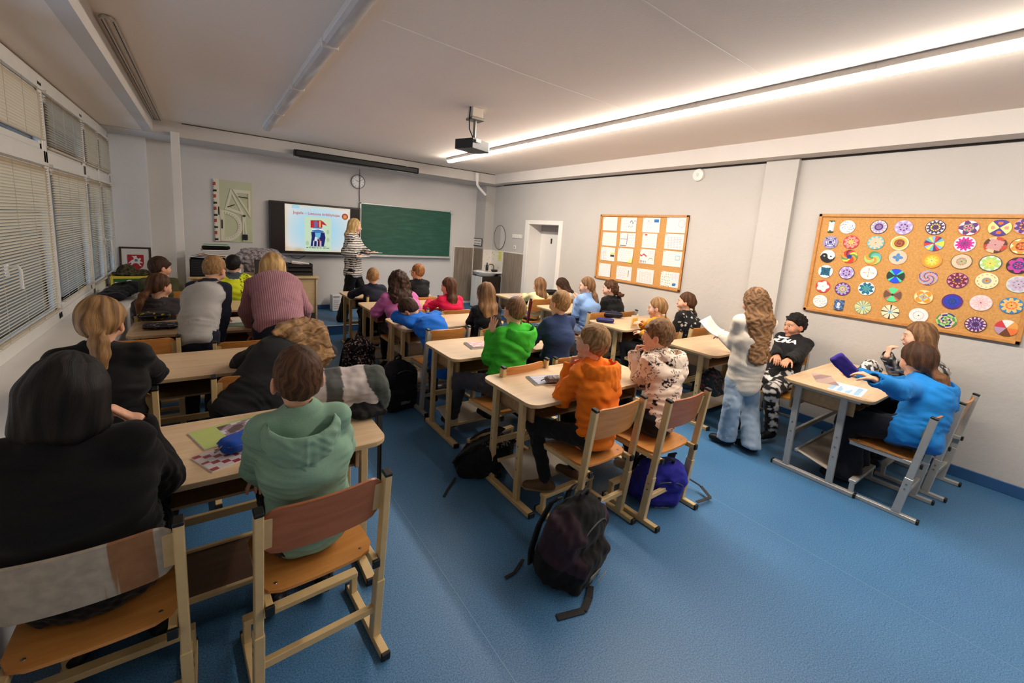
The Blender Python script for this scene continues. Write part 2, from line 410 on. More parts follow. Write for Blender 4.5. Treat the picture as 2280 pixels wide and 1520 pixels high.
# curtain rail on the ceiling along the window beam
cr = thing('curtain_rail', 'double white curtain track with dark grooves along the window beam', 'curtain rail', (0,0,H))
for dx in (-.485, -.43):
    MB().box(dx-.012, dx+.012, 3.95, 7.70, -.02, .0, .003).build('track', mat('rail enamel', (188,180,170), .4), cr)
    MB().box(dx-.003, dx+.003, 3.96, 7.69, -.0212, -.018).build('groove', mat('rail groove', (60,52,46), .8), cr)
MB().tube([(-.485,3.95,-.012),(-.47,3.915,-.012),(-.445,3.915,-.012),(-.43,3.95,-.012)], .011, 8).build('end_bend', MATS['rail enamel'], cr, True)
# ---------------------------------------------------------------- door in the thick reveal
d = MB(); fx = XR-.022
for (a, c, z0, z1) in ((DY0-.1, DY0, 0, DZ+.075), (DY1, DY1+.115, 0, DZ+.075), (DY0, DY1, DZ, DZ+.075)): d.box(fx, XR+.004, a, c, z0, z1, .006)
DOORW = mat('white door enamel', (238,234,228), .35, .015, 2)
d1 = struct(d.build('door_1', DOORW))
MB().box(XR, XR+.30, DY1-.012, DY1+.002, 0, DZ).build('reveal_lining', DOORW, d1); MB().box(XR, XR+.30, DY0-.002, DY0+.012, 0, DZ).build('reveal_lining', DOORW, d1)
MB().box(XR+.30, XR+.34, DY0, DY1, 0, 1.86, .004).build('door_leaf', DOORW, d1)
MB().box(XR+.295, XR+.35, DY0, DY1, 1.86, DZ).build('shade_overpanel', mat('overpanel grey', (176,170,164), .7), d1)  # closes the opening; grey colour stands for the shadow above the leaf
hb = MB().tube([(XR+.30, 5.98, 1.0), (XR+.25, 5.98, 1.0), (XR+.245, 6.10, 1.0)], .009, 8); hb.build('door_handle', STEEL, d1, True)
MB().box(XR+.294, XR+.301, 6.39, 6.43, 1.63, 1.73).build('door_plate', mat('dark plate', (52,50,50), .5), d1)
# ---------------------------------------------------------------- ceiling lights
TUBE = emat('lit diffuser', (255,243,229), LIGHT)
OFFT = mat('unlit diffuser', (190,184,180), .25, .05, 4)
HOUS = mat('batten housing', (214,206,198), .45)
def batten(label, x, y0, y1, lit, grp):
    L = y1-y0; t = thing('ceiling_light', label, 'light', (x, (y0+y1)/2, H), 0, grp)
    MB().box(-.05, .05, -L/2, L/2, -.042, 0, .004).build('housing', HOUS, t)
    prof = [(-.046,-.040),(-.045,-.052),(-.034,-.068),(0,-.075),(.034,-.068),(.045,-.052),(.046,-.040)]
    b = MB(); n = len(prof); vs = []; g = .014
    for yy, sc_ in ((-L/2+g, .6), (-L/2+g+.02, 1), (L/2-g-.02, 1), (L/2-g, .6)):
        vs += [(px*sc_, yy, -.040+(pz+.040)*sc_) for px, pz in prof]
    fs = [(r*n+k, r*n+k+1, (r+1)*n+k+1, (r+1)*n+k) for r in range(3) for k in range(n-1)] + [tuple(range(n))[::-1], tuple(3*n+k for k in range(n))]
    b.add(vs, fs); b.build('diffuser', TUBE if lit else OFFT, t, True)
    if not lit:
        MB().box(-.052, .052, -L/2-.004, -L/2+.018, -.066, 0, .004).build('end_cap', HOUS, t)
    return t
ly = [6.80, 5.66, 4.52, 3.37, 2.23, 1.04, -.12, -1.28]
nm = ['at the far end by the front wall','second from the front wall','third from the front wall','behind the projector, in the middle of the row','fourth from the camera end','above the cork board of papers','nearest the camera over the round mandalas']
nm = ['at the far end of the row, by the front wall','second in the row from the front wall','third in the row from the front wall','fourth in the row from the front wall','fifth in the row, before the last dark joint','sixth in the row, cut by the right frame edge','behind the camera']
for i in range(7): batten('lit warm white ceiling batten '+nm[i], 3.36, ly[i+1], ly[i], True, 'lit ceiling battens')
nm = ['farthest along the unlit row','second along the unlit row, with a bright reflection','third along the unlit row','nearest the camera in the unlit row']
for i, (a, c) in enumerate(((5.6, 6.75), (4.4, 5.58), (3.2, 4.38), (2.0, 3.18))): batten('unlit grey ceiling batten '+nm[i], .70, a, c, False, 'unlit ceiling battens')
# ================================================================= DESKS AND CHAIRS
def make_desk(label):
    t = thing('school_desk', label, 'desk', group='two-seat classroom desks')
    b = MB(); out = rrect(1.22, .60, .075, 6); b.prism(out, .738, .757)
    b.cur = 1; b.prism(rrect(1.2195, .5995, .075, 6), .7372, .7385)
    o = MB(); o.prism(out, .738, .76); 
    top = o.build('tabletop', W_LAM, t)
    MB().prism(rrect(1.223, .603, .076, 6), .741, .757).build('edge_band', mat('edge band', (196,166,126), .45), top)
    for s in (-1, 1):
        x = s*.545
        e = MB().bar((x,-.285,.017), (x,.285,.017), .045, .032).build('foot_rail', FRAME, t)
        for yy in (-.29, .29): MB().box(x-.024, x+.024, yy-.008, yy+.008, 0, .036, .003).build('end_cap', CAP, e)
        for yy in (-.12, .19):
            l = MB().bar((x,yy,.03), (x,yy,.735), .034, .045).build('leg', FRAME, t)
            for zz in (.25, .33, .41): MB().tube([(x+s*.014,yy,zz),(x+s*.0185,yy,zz)], .006, 8).build('screw', STEEL, l)
        MB().bar((x,-.22,.722), (x,.24,.722), .03, .028).build('top_rail', FRAME, t)
        MB().box(x-s*.055, x-s*.037, -.18, .25, .585, .735, .002).build('side_panel', W_DARK, t)
    MB().box(-.508, .508, -.16, .24, .585, .597).build('book_shelf', W_DARK, t)
    MB().box(-.508, .508, .24, .256, .50, .735, .002).build('front_panel', W_DARK, t)
    MB().bar((-.53,.20,.30), (.53,.20,.30), .025, .04).build('cross_bar', FRAME, t)
    fr = MB(); fr.bar((0,-.10,.115), (0,.135,.175), 1.04, .006, up=(0,0,1), bev=.001)
    f_ = fr.build('footrest', PLATE, t)
    for (yy, zz) in ((-.105,.112), (.14,.176)): MB().bar((-.53,yy,zz), (.53,yy,zz), .022, .022).build('footrest_rail', FRAME, f_)
    return t
desk0 = make_desk('x')
DESKS = [  # x centre, y near, label
 (.07, 1.885, 'beige desk nearest the camera with a green picture book and blue pencil case'),
 (.07, 3.21, 'beige desk with a bare top where a wavy-haired blond girl rests her head'),
 (.07, 4.42, 'beige desk with open notebooks where a woman in pink bends over'),
 (.07, 5.40, 'beige desk in front of the girl in the dark grey top, by the windows'),
 (.07, 6.40, 'beige desk of the front row by the windows, behind the yellow jacket'),
 (2.165, 1.885, 'beige desk at which the boys in orange and in a doodle-print hoodie sit'),
 (2.165, 2.90, 'beige desk of the boy in the bright green hoodie'),
 (2.165, 3.97, 'beige desk on which the boy in blue rests his head'),
 (2.165, 5.00, 'beige desk of the pupil in the pink sweatshirt and the girl in raspberry'),
 (2.165, 5.95, 'beige front-row desk nearest the teacher in stripes'),
 (4.49, 5.37, 'beige desk by the door with the girl in pale yellow'),
 (4.49, 4.25, 'beige desk of the girl in light blue with a ponytail'),
 (4.49, 3.17, 'beige desk with a pink and navy pencil case'),
 (4.49, 2.06, 'beige desk with a bare top beside the standing girl'),
 (4.43, .85, 'pale desk with grey legs below the mandala board'),
]
desks = []
for i, (x, y, lb) in enumerate(DESKS):
    d = desk0 if i == 0 else copy_tree(desk0)
    d.location = (x, y+.30, 0); d['label'] = lb; desks.append(d)
def retint(root, a, b):
    for c in root.children_recursive:
        if c.type == 'MESH' and a.name in [m.name for m in c.data.materials]:
            c.data = c.data.copy(); c.data.materials.clear(); c.data.materials.append(b)
retint(desks[14], FRAME, FRAME_G)
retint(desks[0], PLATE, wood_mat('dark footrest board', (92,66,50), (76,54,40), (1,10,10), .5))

def plate_curved(w, h, t, r, curve, n=14, axis='back'):
    """plywood sheet with rounded corners, bent along its width; local x width, z height, y thickness"""
    b = MB(); N = 18; vs = []; fs = []
    rows = 8
    def half(z):   # half width at height z (rounded corners)
        dz = max(0, abs(z)-(h/2-r)); return w/2-r+math.sqrt(max(0, r*r-dz*dz))
    for side in (0, 1):
        for i in range(rows+1):
            z = -h/2*math.cos(math.pi*i/rows)
            hw = half(z)
            for k in range(N+1):
                x = -hw+2*hw*k/N; y = curve(x, z)+(side-.5)*t
                vs.append((x, y, z))
    W = N+1; S = (rows+1)*W
    for i in range(rows):
        for k in range(N):
            a = i*W+k; fs.append((a, a+1, a+W+1, a+W)); fs.append((S+a+W, S+a+W+1, S+a+1, S+a))
    ring = [k for k in range(W)] + [i*W+N for i in range(1, rows+1)] + [rows*W+k for k in range(N-1, -1, -1)] + [i*W for i in range(rows-1, 0, -1)]
    for a, c in zip(ring, ring[1:]+ring[:1]): fs.append((a, a+S, c+S, c)[::-1])
    return b.add(vs, fs)
def seat_mesh():
    b = plate_curved(.405, .385, .012, .06, lambda x, z: -.012*(1-(x/.2)**2)*(1 if z > -.1 else 1)+(.018*max(0, (z-.08)/.11)**2)*-1)
    # lay down: x->x, z->y, y->z
    b.v = [(x, z, .462+y) for x, y, z in b.v]; b.f = [f[::-1] for f in b.f]; return b
def make_chair(label, frame, seatm, backm, posttop=.835):
    t = thing('school_chair', label, 'chair', group='classroom chairs')
    so = seat_mesh().build('seat', seatm, t, True)
    for (x, y) in ((-.155,-.15),(.155,-.15),(-.155,.13),(.155,.13)): MB().lathe([(.0,.0035),(.006,.003),(.0085,0)], 10, Matrix.Translation((x,y,.466-.012*(1-(x/.2)**2)))).build('bolt', STEEL, so, True)
    bk = plate_curved(.405, .20, .011, .05, lambda x, z: -.022*(1-(x/.2)**2))
    M = Matrix.Translation((0,-.222,.735)) @ Matrix.Rotation(R_(11), 4, 'X')
    bk.v = [tuple(M @ Vector(v)) for v in bk.v]; bo = bk.build('backrest', backm, t, True)
    for s in (-1, 1):
        x = s*.218
        p = MB().bar((x,-.165,.03), (x,-.252,posttop), .028, .04, up=(0,1,0)).build('post', frame, t)
        MB().bar((x,-.252,posttop-.002), (x,-.2545,posttop+.014), .030, .042, up=(0,1,0)).build('post_cap', CAP, p)
        MB().bar((x,-.165,.03), (x,-.198,.33), .034, .047, up=(0,1,0)).build('sleeve', frame, p)
        for zz in (.24, .28): MB().tube([(x+s*.016,-.165-.087*(zz-.03)/.8,zz), (x+s*.0195,-.165-.087*(zz-.03)/.8,zz)], .006, 8).build('bolt', STEEL, p)
        MB().hexa(M @ Matrix.Translation((x-s*.034,-.0085,0)), .046, .004, .13, .001).build('back_bracket', frame, p)
        r = MB().bar((x,-.28,.016), (x,.15,.016), .034, .030).build('runner', frame, t)
        for yy in (-.284, .154): MB().box(x-.019, x+.019, yy-.008, yy+.008, 0, .034, .003).build('end_cap', CAP, r)
        sr = MB().bar((x-s*.03,-.235,.437), (x-s*.03,.17,.437), .025, .032).build('seat_rail', frame, t)
        MB().box(x-s*.03-.0145, x-s*.03+.0145, -.246, -.232, .42, .455, .002).build('end_cap', CAP, sr)
        MB().bar((x,.10,.03), (x,.10,.125), .028, .03, up=(0,1,0)).build('front_upright', frame, t)
    MB().bar((-.232,.10,.128), (.232,.10,.128), .045, .026, up=(0,0,1)).build('foot_bar', frame, t)
    MB().bar((-.21,-.178,.17), (.21,-.178,.17), .026, .032, up=(0,0,1)).build('stretcher', frame, t)
    return t
def peel_mat():
    t = NT('peeling white paint on plywood'); b = t.b
    tc = t.add('ShaderNodeTexCoord'); mp = t.add('ShaderNodeMapping'); mp.inputs['Scale'].default_value = (9, 1, .35); mp.inputs['Location'].default_value = (.4, 0, 0); t.ln(tc, 'Object', mp, 0)
    nz = t.add('ShaderNodeTexNoise'); nz.inputs['Scale'].default_value = 1.0; nz.inputs['Detail'].default_value = 4; nz.inputs['Roughness'].default_value = .45; t.ln(mp, 0, nz, 'Vector')
    rp = t.add('ShaderNodeValToRGB'); e = rp.color_ramp.elements; e[0].position = .585; e[1].position = .595
    e[0].color = rgba(_lin((178,166,150))); e[1].color = rgba(_lin((150,104,66))); t.ln(nz, 0, rp, 0)
    n2 = t.add('ShaderNodeTexNoise'); n2.inputs['Scale'].default_value = 30; n2.inputs['Detail'].default_value = 6; t.ln(tc, 'Object', n2, 'Vector')
    r2 = t.add('ShaderNodeValToRGB'); e = r2.color_ramp.elements; e[0].position = .3; e[1].position = .7; e[0].color = (.72,.72,.72,1); e[1].color = (1,1,1,1); t.ln(n2, 0, r2, 0)
    mx = t.add('ShaderNodeMix'); mx.data_type = 'RGBA'; mx.blend_type = 'MULTIPLY'; mx.inputs[0].default_value = 1; t.ln(rp, 0, mx, 6); t.ln(r2, 0, mx, 7)
    t.ln(mx, 2, b, 'Base Color'); b.inputs['Roughness'].default_value = .7; return t.m
PEEL = peel_mat()
ch_a = make_chair('c', FRAME, W_PLY, W_PLY); ch_g = make_chair('c', FRAME_G, W_PLY, W_PLY); ch_r = make_chair('c', FRAME_R, W_PLY, W_PLY)
ch_b = make_chair('c', FRAME, W_PLY, W_RED); ch_p = make_chair('c', FRAME, W_PLY, PEEL)
CH = [  # proto, x, y, rz, zscale, label
 (ch_p, -.315, 1.80, .0, .985, 'chair with peeling white paint on the backrest under the woman in black'),
 (ch_b, .31, 1.755, .07, .975, 'beige-framed chair with reddish backrest under the boy in mint green'),
 (ch_a, -.47, 3.10, .03, .985, 'beige-framed chair of the woman with the low ponytail'),
 (ch_a, .225, 3.20, .02, .985, 'beige-framed chair of the girl lying on her arm'),
 (ch_a, -.41, 4.30, .0, .985, 'empty beige-framed chair behind the boy in grey raglan sleeves'),
 (ch_a, .25, 4.22, .0, .93, 'low chair in front of the woman in pink, only its top edge showing'),
 (ch_a, -.31, 5.30, .0, .97, 'chair of the girl in the dark grey top'),
 (ch_a, -.36, 6.42, .0, 1.03, 'chair of the child in olive by the windows'),
 (ch_a, .27, 6.42, .0, 1.03, 'chair of the child in the yellow jacket'),
 (ch_a, 1.93, 1.80, .03, 1.0, 'beige-framed chair with a worn backrest under the boy in orange'),
 (ch_b, 2.44, 1.68, .02, 1.01, 'beige-framed chair under the boy in the doodle-print hoodie'),
 (ch_a, 1.88, 2.68, .10, .99, 'beige-framed chair behind the boy in bright green'),
 (ch_a, 2.50, 2.78, .0, .95, 'chair of the boy in the navy sweater in the middle row'),
 (ch_g, 1.86, 3.86, .02, 1.0, 'grey-framed chair behind the boy in blue with his head down'),
 (ch_a, 2.46, 3.90, .0, .95, 'chair of the girl in black with very long hair'),
 (ch_a, 1.90, 4.92, .0, .98, 'chair of the pupil in the pink sweatshirt'),
 (ch_a, 2.52, 4.92, .0, .95, 'chair of the girl in raspberry red'),
 (ch_a, 1.92, 5.88, .0, .99, 'chair with the dark bag hanging on it in the front row'),
 (ch_a, 2.50, 5.88, .0, .96, 'chair of the boy with glasses in the front row'),
 (ch_r, 4.16, 5.28, .0, .98, 'dark red framed chair of the girl in pale yellow'),
 (ch_a, 4.75, 5.30, .0, .96, 'chair of the girl bent over her desk by the door'),
 (ch_a, 4.20, 4.10, .0, 1.0, 'beige-framed chair of the girl in light blue'),
 (ch_g, 4.76, 4.14, .0, .97, 'grey-framed chair of the girl in the black hood by the wall'),
 (ch_a, 4.16, 3.02, .0, .96, 'chair of the girl in mustard yellow'),
 (ch_a, 4.80, 3.02, .0, .99, 'beige-framed chair of the girl with white stars on black'),
 (ch_g, 4.115, .79, .0, .90, 'grey-framed chair under the woman in the blue hoodie'),
 (ch_g, 4.70, .74, -.03, .92, 'grey-framed chair of the girl in camouflage, by the wall'),
]
used = set()
for (p, x, y, rz, zs, lb) in CH:
    c = p if p.name not in used else copy_tree(p)
    used.add(p.name); c.location = (x, y, 0); c.rotation_euler = (0,0,rz); c.scale = (1,1,zs); c['label'] = lb
# bent-tube chair on which the boy with the white chest print sits sideways
def tube_chair(x, y, rz):
    t = thing('school_chair', 'round grey tube chair with a golden seat, turned sideways to the aisle', 'chair', (x,y,0), rz, 'classroom chairs')
    s = seat_mesh(); s.build('seat', wood_mat('golden plywood', (206,150,62), (188,130,48), (1,10,10), .35), t, True)
    bk = plate_curved(.38, .15, .011, .05, lambda x, z: -.03*(1-(x/.2)**2)); M = Matrix.Translation((0,-.215,.76)) @ Matrix.Rotation(R_(10), 4, 'X')
    bk.v = [tuple(M @ Vector(v)) for v in bk.v]; bk.build('backrest', W_PLY, t, True)
    for q in (-1, 1):
        X = q*.19
        MB().tube([(X,-.235,.82),(X,-.215,.7),(X,-.20,.50),(X,-.17,.455),(X,-.10,.442),(X,.14,.442)], .0125, 10).build('back_tube', FRAME_G, t, True)
        MB().tube([(X*1.02,-.02,.44),(X*1.02,-.04,.2),(X*1.02,-.05,.03)], .014, 10).build('leg', FRAME_G, t, True)
        MB().bar((X*1.02,-.24,.016), (X*1.02,.2,.016), .03, .028).build('runner', FRAME_G, t)
    MB().bar((-.19,-.045,.2), (.19,-.045,.2), .022, .022).build('stretcher', FRAME_G, t)
    return t
tube_chair(4.50, 1.74, R_(105))

# ================================================================= WALL BOARDS
CORK = mat('cork', (206,156,92), .85, c2=(192,140,76), scale=70, bump=.1, bscale=140)
OAK_F = wood_mat('board frame', (202,146,82), (184,126,64), (8,8,8), .45)
def cork_board(label, yL, yR, z0, z1, x=XR-.012):
    """board on the right wall; yL is the far (left in view) edge"""
    w = yL-yR; h = z1-z0
    t = thing('cork_board', label, 'notice board', (x, (yL+yR)/2, z0))
    MB().box(-.002, .01, -w/2, w/2, 0, h).build('cork', CORK, t)
    for (a, b, c, d) in ((-w/2, w/2, 0, .03), (-w/2, w/2, h-.03, h), (-w/2, -w/2+.03, 0, h), (w/2-.03, w/2, 0, h)):
        MB().box(-.016, .012, a, b, c, d, .004).build('frame_bar', OAK_F, t)
    return t
cork_board('cork board with sixteen pinned sheets of paper beside the door', 4.88, 3.325, 1.163, 2.168)
cork_board('large cork board covered in round mandalas on the right wall', 1.85, .338, 1.195, 2.19)
def colmesh(name, vs, fs, cols, mt, parent=None):
    me = bpy.data.meshes.new(name); me.from_pydata(vs, [], fs); me.materials.append(mt)
    at = me.color_attributes.new('Col', 'FLOAT_COLOR', 'CORNER')
    arr = []
    for f, c in zip(fs, cols):
        arr += [c[0], c[1], c[2], 1]*len(f)
    at.data.foreach_set('color', arr); me.update()
    o = bpy.data.objects.new(name, me); COL.objects.link(o)
    if parent: o.parent = parent
    return o
PRINT = attr_mat('printed card', .45)
def Lc(*c): return _lin(c)
Wh = (240,238,236)
# ---- mandala discs: pattern(r 0-1, theta) -> sRGB
def petals(n, pal, tw=0., inner=.0, edge=None, base=Wh, sharp=1.):
    def f(r, a):
        k = (a*n/(2*math.pi)+tw*r) % 1.; s = abs(k-.5)*2
        lim = (1-r)**.8*1.25 if sharp > 0 else r
        if r < .12: return pal[-1]
        if edge and r > .9: return edge
        if r > .5: return pal[0] if s < lim*1.6 else base
        if r > .3: return pal[1 % len(pal)] if s < .55 else pal[2 % len(pal)]
        return pal[2 % len(pal)] if s < .5 else pal[0]
    return f
def swirl(n, pal, tw=1.2):
    def f(r, a):
        if r < .08: return (60,50,60)
        return pal[int(((a/(2*math.pi)+tw*.25*r) % 1)*n) % len(pal)]
    return f
def rings(pal, n=0):
    def f(r, a):
        i = min(len(pal)-1, int(r*len(pal)))
        if n and i % 2 and int(a*n/(2*math.pi)) % 2: i = (i+1) % len(pal)
        return pal[i]
    return f
def yin(r, a):
    x = r*math.cos(a); y = r*math.sin(a); dark = y < 0 if abs(x) > .5 else False
    d = (y < 0)
    if (x-.45)**2+y*y < .2: d = False
    if (x+.45)**2+y*y < .2: d = True
    if (x-.45)**2+y*y < .012: d = True
    if (x+.45)**2+y*y < .012: d = False
    return (28,28,30) if d else (238,236,236)
def faint(c):
    def f(r, a):
        v = math.sin(a*11+r*19)*math.sin(r*31+a*3)
        return c if v > .72 and .2 < r < .9 else (238,236,238)
    return f
def four(r, a):
    q = int((a+math.pi/4)/(math.pi/2)) % 4; x = r*math.cos(a); y = r*math.sin(a)
    for cx, cy in ((.58,0),(-.58,0),(0,.58),(0,-.58)):
        if (x-cx)**2+(y-cy)**2 < .045: return (226,104,50) if q % 2 else (240,150,130)
    return (74,56,140) if q % 2 else (246,230,140)
def square(pal):
    def f(r, a):
        x = abs(r*math.cos(a)); y = abs(r*math.sin(a)); d = max(x, y)*1.3
        if abs(x-y) < .05: return pal[1]
        return pal[0] if d < .8 and int(d*7) % 2 == 0 else pal[1] if d < .8 else pal[2]
    return f
def cd(pal):  # compact disc: glare and sheen painted as colour wedges by angle
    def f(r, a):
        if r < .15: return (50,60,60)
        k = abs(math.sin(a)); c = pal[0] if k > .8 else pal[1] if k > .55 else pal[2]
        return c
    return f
def wheel(n, pal, line=(40,36,40)):
    def f(r, a):
        k = (a*n/(2*math.pi)) % 1
        if r < .25: return (150,200,226)
        if k < .09 or k > .91: return line
        return pal[int(a*n/(2*math.pi)) % len(pal)]
    return f
P = dict(pu=(92,48,120), dp=(70,44,96), pk=(232,150,150), rd=(206,58,52), or_=(240,150,60), yl=(246,214,80), gn=(80,150,90), lg=(170,210,120), bl=(54,96,176), nb=(38,60,140), tl=(100,184,190), lb=(130,180,226), mg=(206,40,150), la=(176,160,214), br=(120,72,40), cr=(246,226,180), bk=(36,34,40), pe=(244,196,170), gr=(150,150,150), tq=(30,110,140), wn=(110,36,70))
g = lambda *k: [P[i] for i in k]
DISCS = [  # label, (y, z) of the centre on the wall, cast from image pixels, pattern
 ('white disc with a few faint black words', (1.595,2.065), faint((70,70,80))),
 ('purple mandala with an orange toothed rim', (1.351,2.072), petals(12, g('la','dp','pu'), edge=P['dp'], base=P['cr'])),
 ('pale lilac flower mandala', (1.174,2.073), petals(7, g('la','pu','la'), base=(214,206,232), edge=P['la'])),
 ('dark violet rosette mandala with yellow loops', (0.964,2.079), petals(12, g('dp','yl','dp'), base=(226,220,214), edge=P['dp'])),
 ('coral mandala with a purple and green star', (0.763,2.081), petals(5, g('pu','gn','pk'), base=Wh, edge=(236,110,90))),
 ('four-part disc in purple and pale yellow with orange dots', (0.591,2.086), four),
 ('white labyrinth disc with navy lines', (1.714,1.910), square([(232,226,236),P['nb'],(160,150,190)])),
 ('red and pink mandala with a yellow middle', (1.543,1.920), petals(8, g('pk','rd','yl'), base=P['rd'], edge=P['rd'])),
 ('turquoise disc with a peach flower', (1.351,1.926), petals(10, g('pe','pe','pe','rd'), base=P['tl'], edge=P['tl'])),
 ('yellow disc with a brown spiral', (1.179,1.932), lambda r, a: P['cr'] if r > .85 else (236,190,90) if r > .6 else (176,96,50) if int((a/6.283+r*3) % 1*2) else (120,64,34)),
 ('sunray disc with rainbow wedges', (0.950,1.942), swirl(16, g('yl','tl','pu','rd','lb'), 0)),
 ('magenta lotus on a white disc', (0.765,1.949), petals(12, g('mg','mg','pu'), base=(244,226,240), edge=(248,224,240))),
 ('brown and red disc with a pink square knot', (0.593,1.952), lambda r, a: (200,150,150) if max(abs(r*math.cos(a+.3)), abs(r*math.sin(a+.3))) < .62 else [(90,54,40),(190,70,50),(228,190,150)][int(a*8/6.283) % 3]),
 ('black and white yin-yang disc', (1.716,1.770), yin),
 ('multicoloured disc with a violet centre', (1.535,1.781), lambda r, a: P['nb'] if r < .3 else swirl(11, g('rd','or_','gn','yl','rd','wn'), 1)(r, a)),
 ('orange and green swirl disc', (1.352,1.783), swirl(6, g('or_','lg','tl','gn'), 1.6)),
 ('peach disc with a blue clover', (1.171,1.803), lambda r, a: (70,140,200) if r < .28+.3*abs(math.cos(2*a)) and r > .1 else P['yl'] if r <= .1 else P['pe']),
 ('bright orange and yellow sun mandala', (0.941,1.795), rings([(200,220,150),(180,214,160),P['yl'],P['yl'],(246,180,60),P['or_'],P['or_']], 16)),
 ('pale pink mandala with a dark green heart', (0.760,1.804), petals(16, g('pe','pk','gn','gn'), base=P['pe'], edge=(110,100,60))),
 ('white disc with a lime green star', (0.596,1.805), petals(8, g('lg','lg','yl'), base=(236,240,226), edge=(70,90,90))),
 ('teal disc with a dark blue diamond', (1.711,1.616), square([P['tq'],(30,80,110),(230,238,240)])),
 ('lilac snowflake mandala with violet lines', (1.533,1.623), petals(6, g('la','pu','la'), base=(220,214,240), edge=P['dp'])),
 ('white disc with a thin golden cross star', (1.361,1.642), lambda r, a: (206,160,80) if min(abs(math.cos(a)), abs(math.sin(a))) < .14*(1-r) and r < .75 else Wh),
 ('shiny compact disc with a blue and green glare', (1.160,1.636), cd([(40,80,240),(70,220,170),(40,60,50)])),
 ('blue and orange spiral mandala', (0.943,1.646), swirl(12, g('bl','or_','lb','pk'), 2.6)),
 ('dark red and violet tribal mandala', (0.758,1.646), petals(9, g('wn','or_','dp'), base=P['pk'], edge=P['pu'])),
 ('cream sun mandala with a grey ring and spiky rim', (0.593,1.664), rings([P['or_'],P['gr'],P['gr'],P['cr'],P['cr'],(228,140,110),P['cr']], 24)),
 ('white five-cornered disc with red corners', (1.711,1.464), lambda r, a: (206,70,70) if r > .78+.12*math.cos(5*a) else Wh),
 ('violet and green flower mandala', (1.541,1.461), petals(10, g('la','gn','yl','rd'), base=P['pu'], edge=P['pu'])),
 ('white disc with a dark teal eight-pointed star', (1.354,1.492), petals(8, g('tq','tq','tl'), base=Wh, edge=(230,230,230))),
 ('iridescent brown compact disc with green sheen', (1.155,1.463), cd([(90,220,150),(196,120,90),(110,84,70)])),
 ('orange and yellow square star with a pale blue eye', (0.944,1.476), petals(4, g('or_','yl','lb','tq'), base=P['cr'], edge=(236,170,90))),
 ('deep blue mandala with a purple rim', (0.761,1.467), rings([P['nb'],P['bl'],P['nb'],(50,70,190),(40,60,180),(60,60,180),P['pu']], 16)),
 ('pale pink lace mandala', (0.596,1.483), petals(10, [(236,200,204),(240,214,214),(226,170,180),P['rd']], base=(246,222,220), edge=(238,206,208))),
 ('blue disc with an orange sunflower', (0.431,1.490), petals(9, [(240,190,110),(226,110,60),(236,150,80),(230,110,90)], base=(50,130,190), edge=(50,130,190))),
 ('white disc with faint grey writing in the lower left corner', (1.711,1.311), faint((170,170,170))),
 ('green and grey fan mandala', (1.353,1.310), wheel(14, [(214,220,160),(190,206,170)], (110,130,100))),
 ('cream wheel with eight dark spokes', (1.146,1.305), wheel(8, [(240,232,196),(230,220,190)])),
 ('white disc with a small red dot and grey letters', (0.950,1.310), lambda r, a: (170,40,50) if r < .07 else (90,90,96) if (abs(r-.55) < .05 and int(a*9) % 3 == 0) else (244,238,238)),
 ('green and navy checked mandala', (0.770,1.302), lambda r, a: [P['lg'],P['nb'],P['pe'],P['gn']][(int(r*5)+int(a*8/6.283)) % 4]),
 ('violet mandala with a brown beaded rim', (0.597,1.304), petals(14, g('pu','la','dp'), base=(240,214,200), edge=(104,70,60))),
 ('brown and yellow wedge disc in the lower right corner', (0.428,1.311), lambda r, a: [(226,160,80),(240,236,230),(206,60,70),(180,150,180),(110,64,40),(230,120,60)][int(a*6/6.283) % 6]),
 ('grey-lilac mandala with a pale green rim cut by the frame edge', (0.422,1.658), petals(8, [(190,176,200),(150,140,160),(190,176,200)], base=(206,198,214), edge=(190,226,200))),
 ('dark floral disc with magenta and blue, cut by the frame edge', (0.446,1.802), petals(6, [(190,60,150),(60,80,150),P['dp']], base=(50,46,56), edge=P['bk'])),
 ('brown disc with orange leaves, cut by the frame edge', (0.454,1.950), petals(6, g('or_','br','rd'), base=P['cr'], edge=P['br'])),
 ('violet and orange disc at the cut top right corner', (0.459,2.103), petals(8, g('pu','or_','dp'), base=P['la'], edge=P['or_'])),
]
def disc(label, y, z, pat, r=.064, x=XR-.0205):
    NR, NA = 12, 60; vs = []; fs = []; cs = []
    for i in range(NR+1):
        rr = max(.004, r*i/NR)
        for k in range(NA):
            a = 2*math.pi*k/NA; vs.append((0, -rr*math.cos(a), rr*math.sin(a)))
    for i in range(NR):
        for k in range(NA):
            k2 = (k+1) % NA; fs.append((i*NA+k, i*NA+k2, (i+1)*NA+k2, (i+1)*NA+k)); cs.append(_lin(pat((i+.5)/NR, 2*math.pi*(k+.5)/NA)))
    n = len(vs)
    for k in range(NA): vs.append((.0035, -r*math.cos(2*math.pi*k/NA), r*math.sin(2*math.pi*k/NA)))
    for k in range(NA):
        k2 = (k+1) % NA; fs.append((NR*NA+k, NR*NA+k2, n+k2, n+k)); cs.append(_lin((150,140,130)))
    fs = [f[::-1] for f in fs]
    t = colmesh('mandala_disc', vs, fs, cs, PRINT); t.location = (x, y, z)
    tag(t, label+', on the cork board', 'mandala', 'round mandalas on the cork board')
    return t
for (lb, (y, z), pat) in DISCS: disc(lb, y, z, pat)
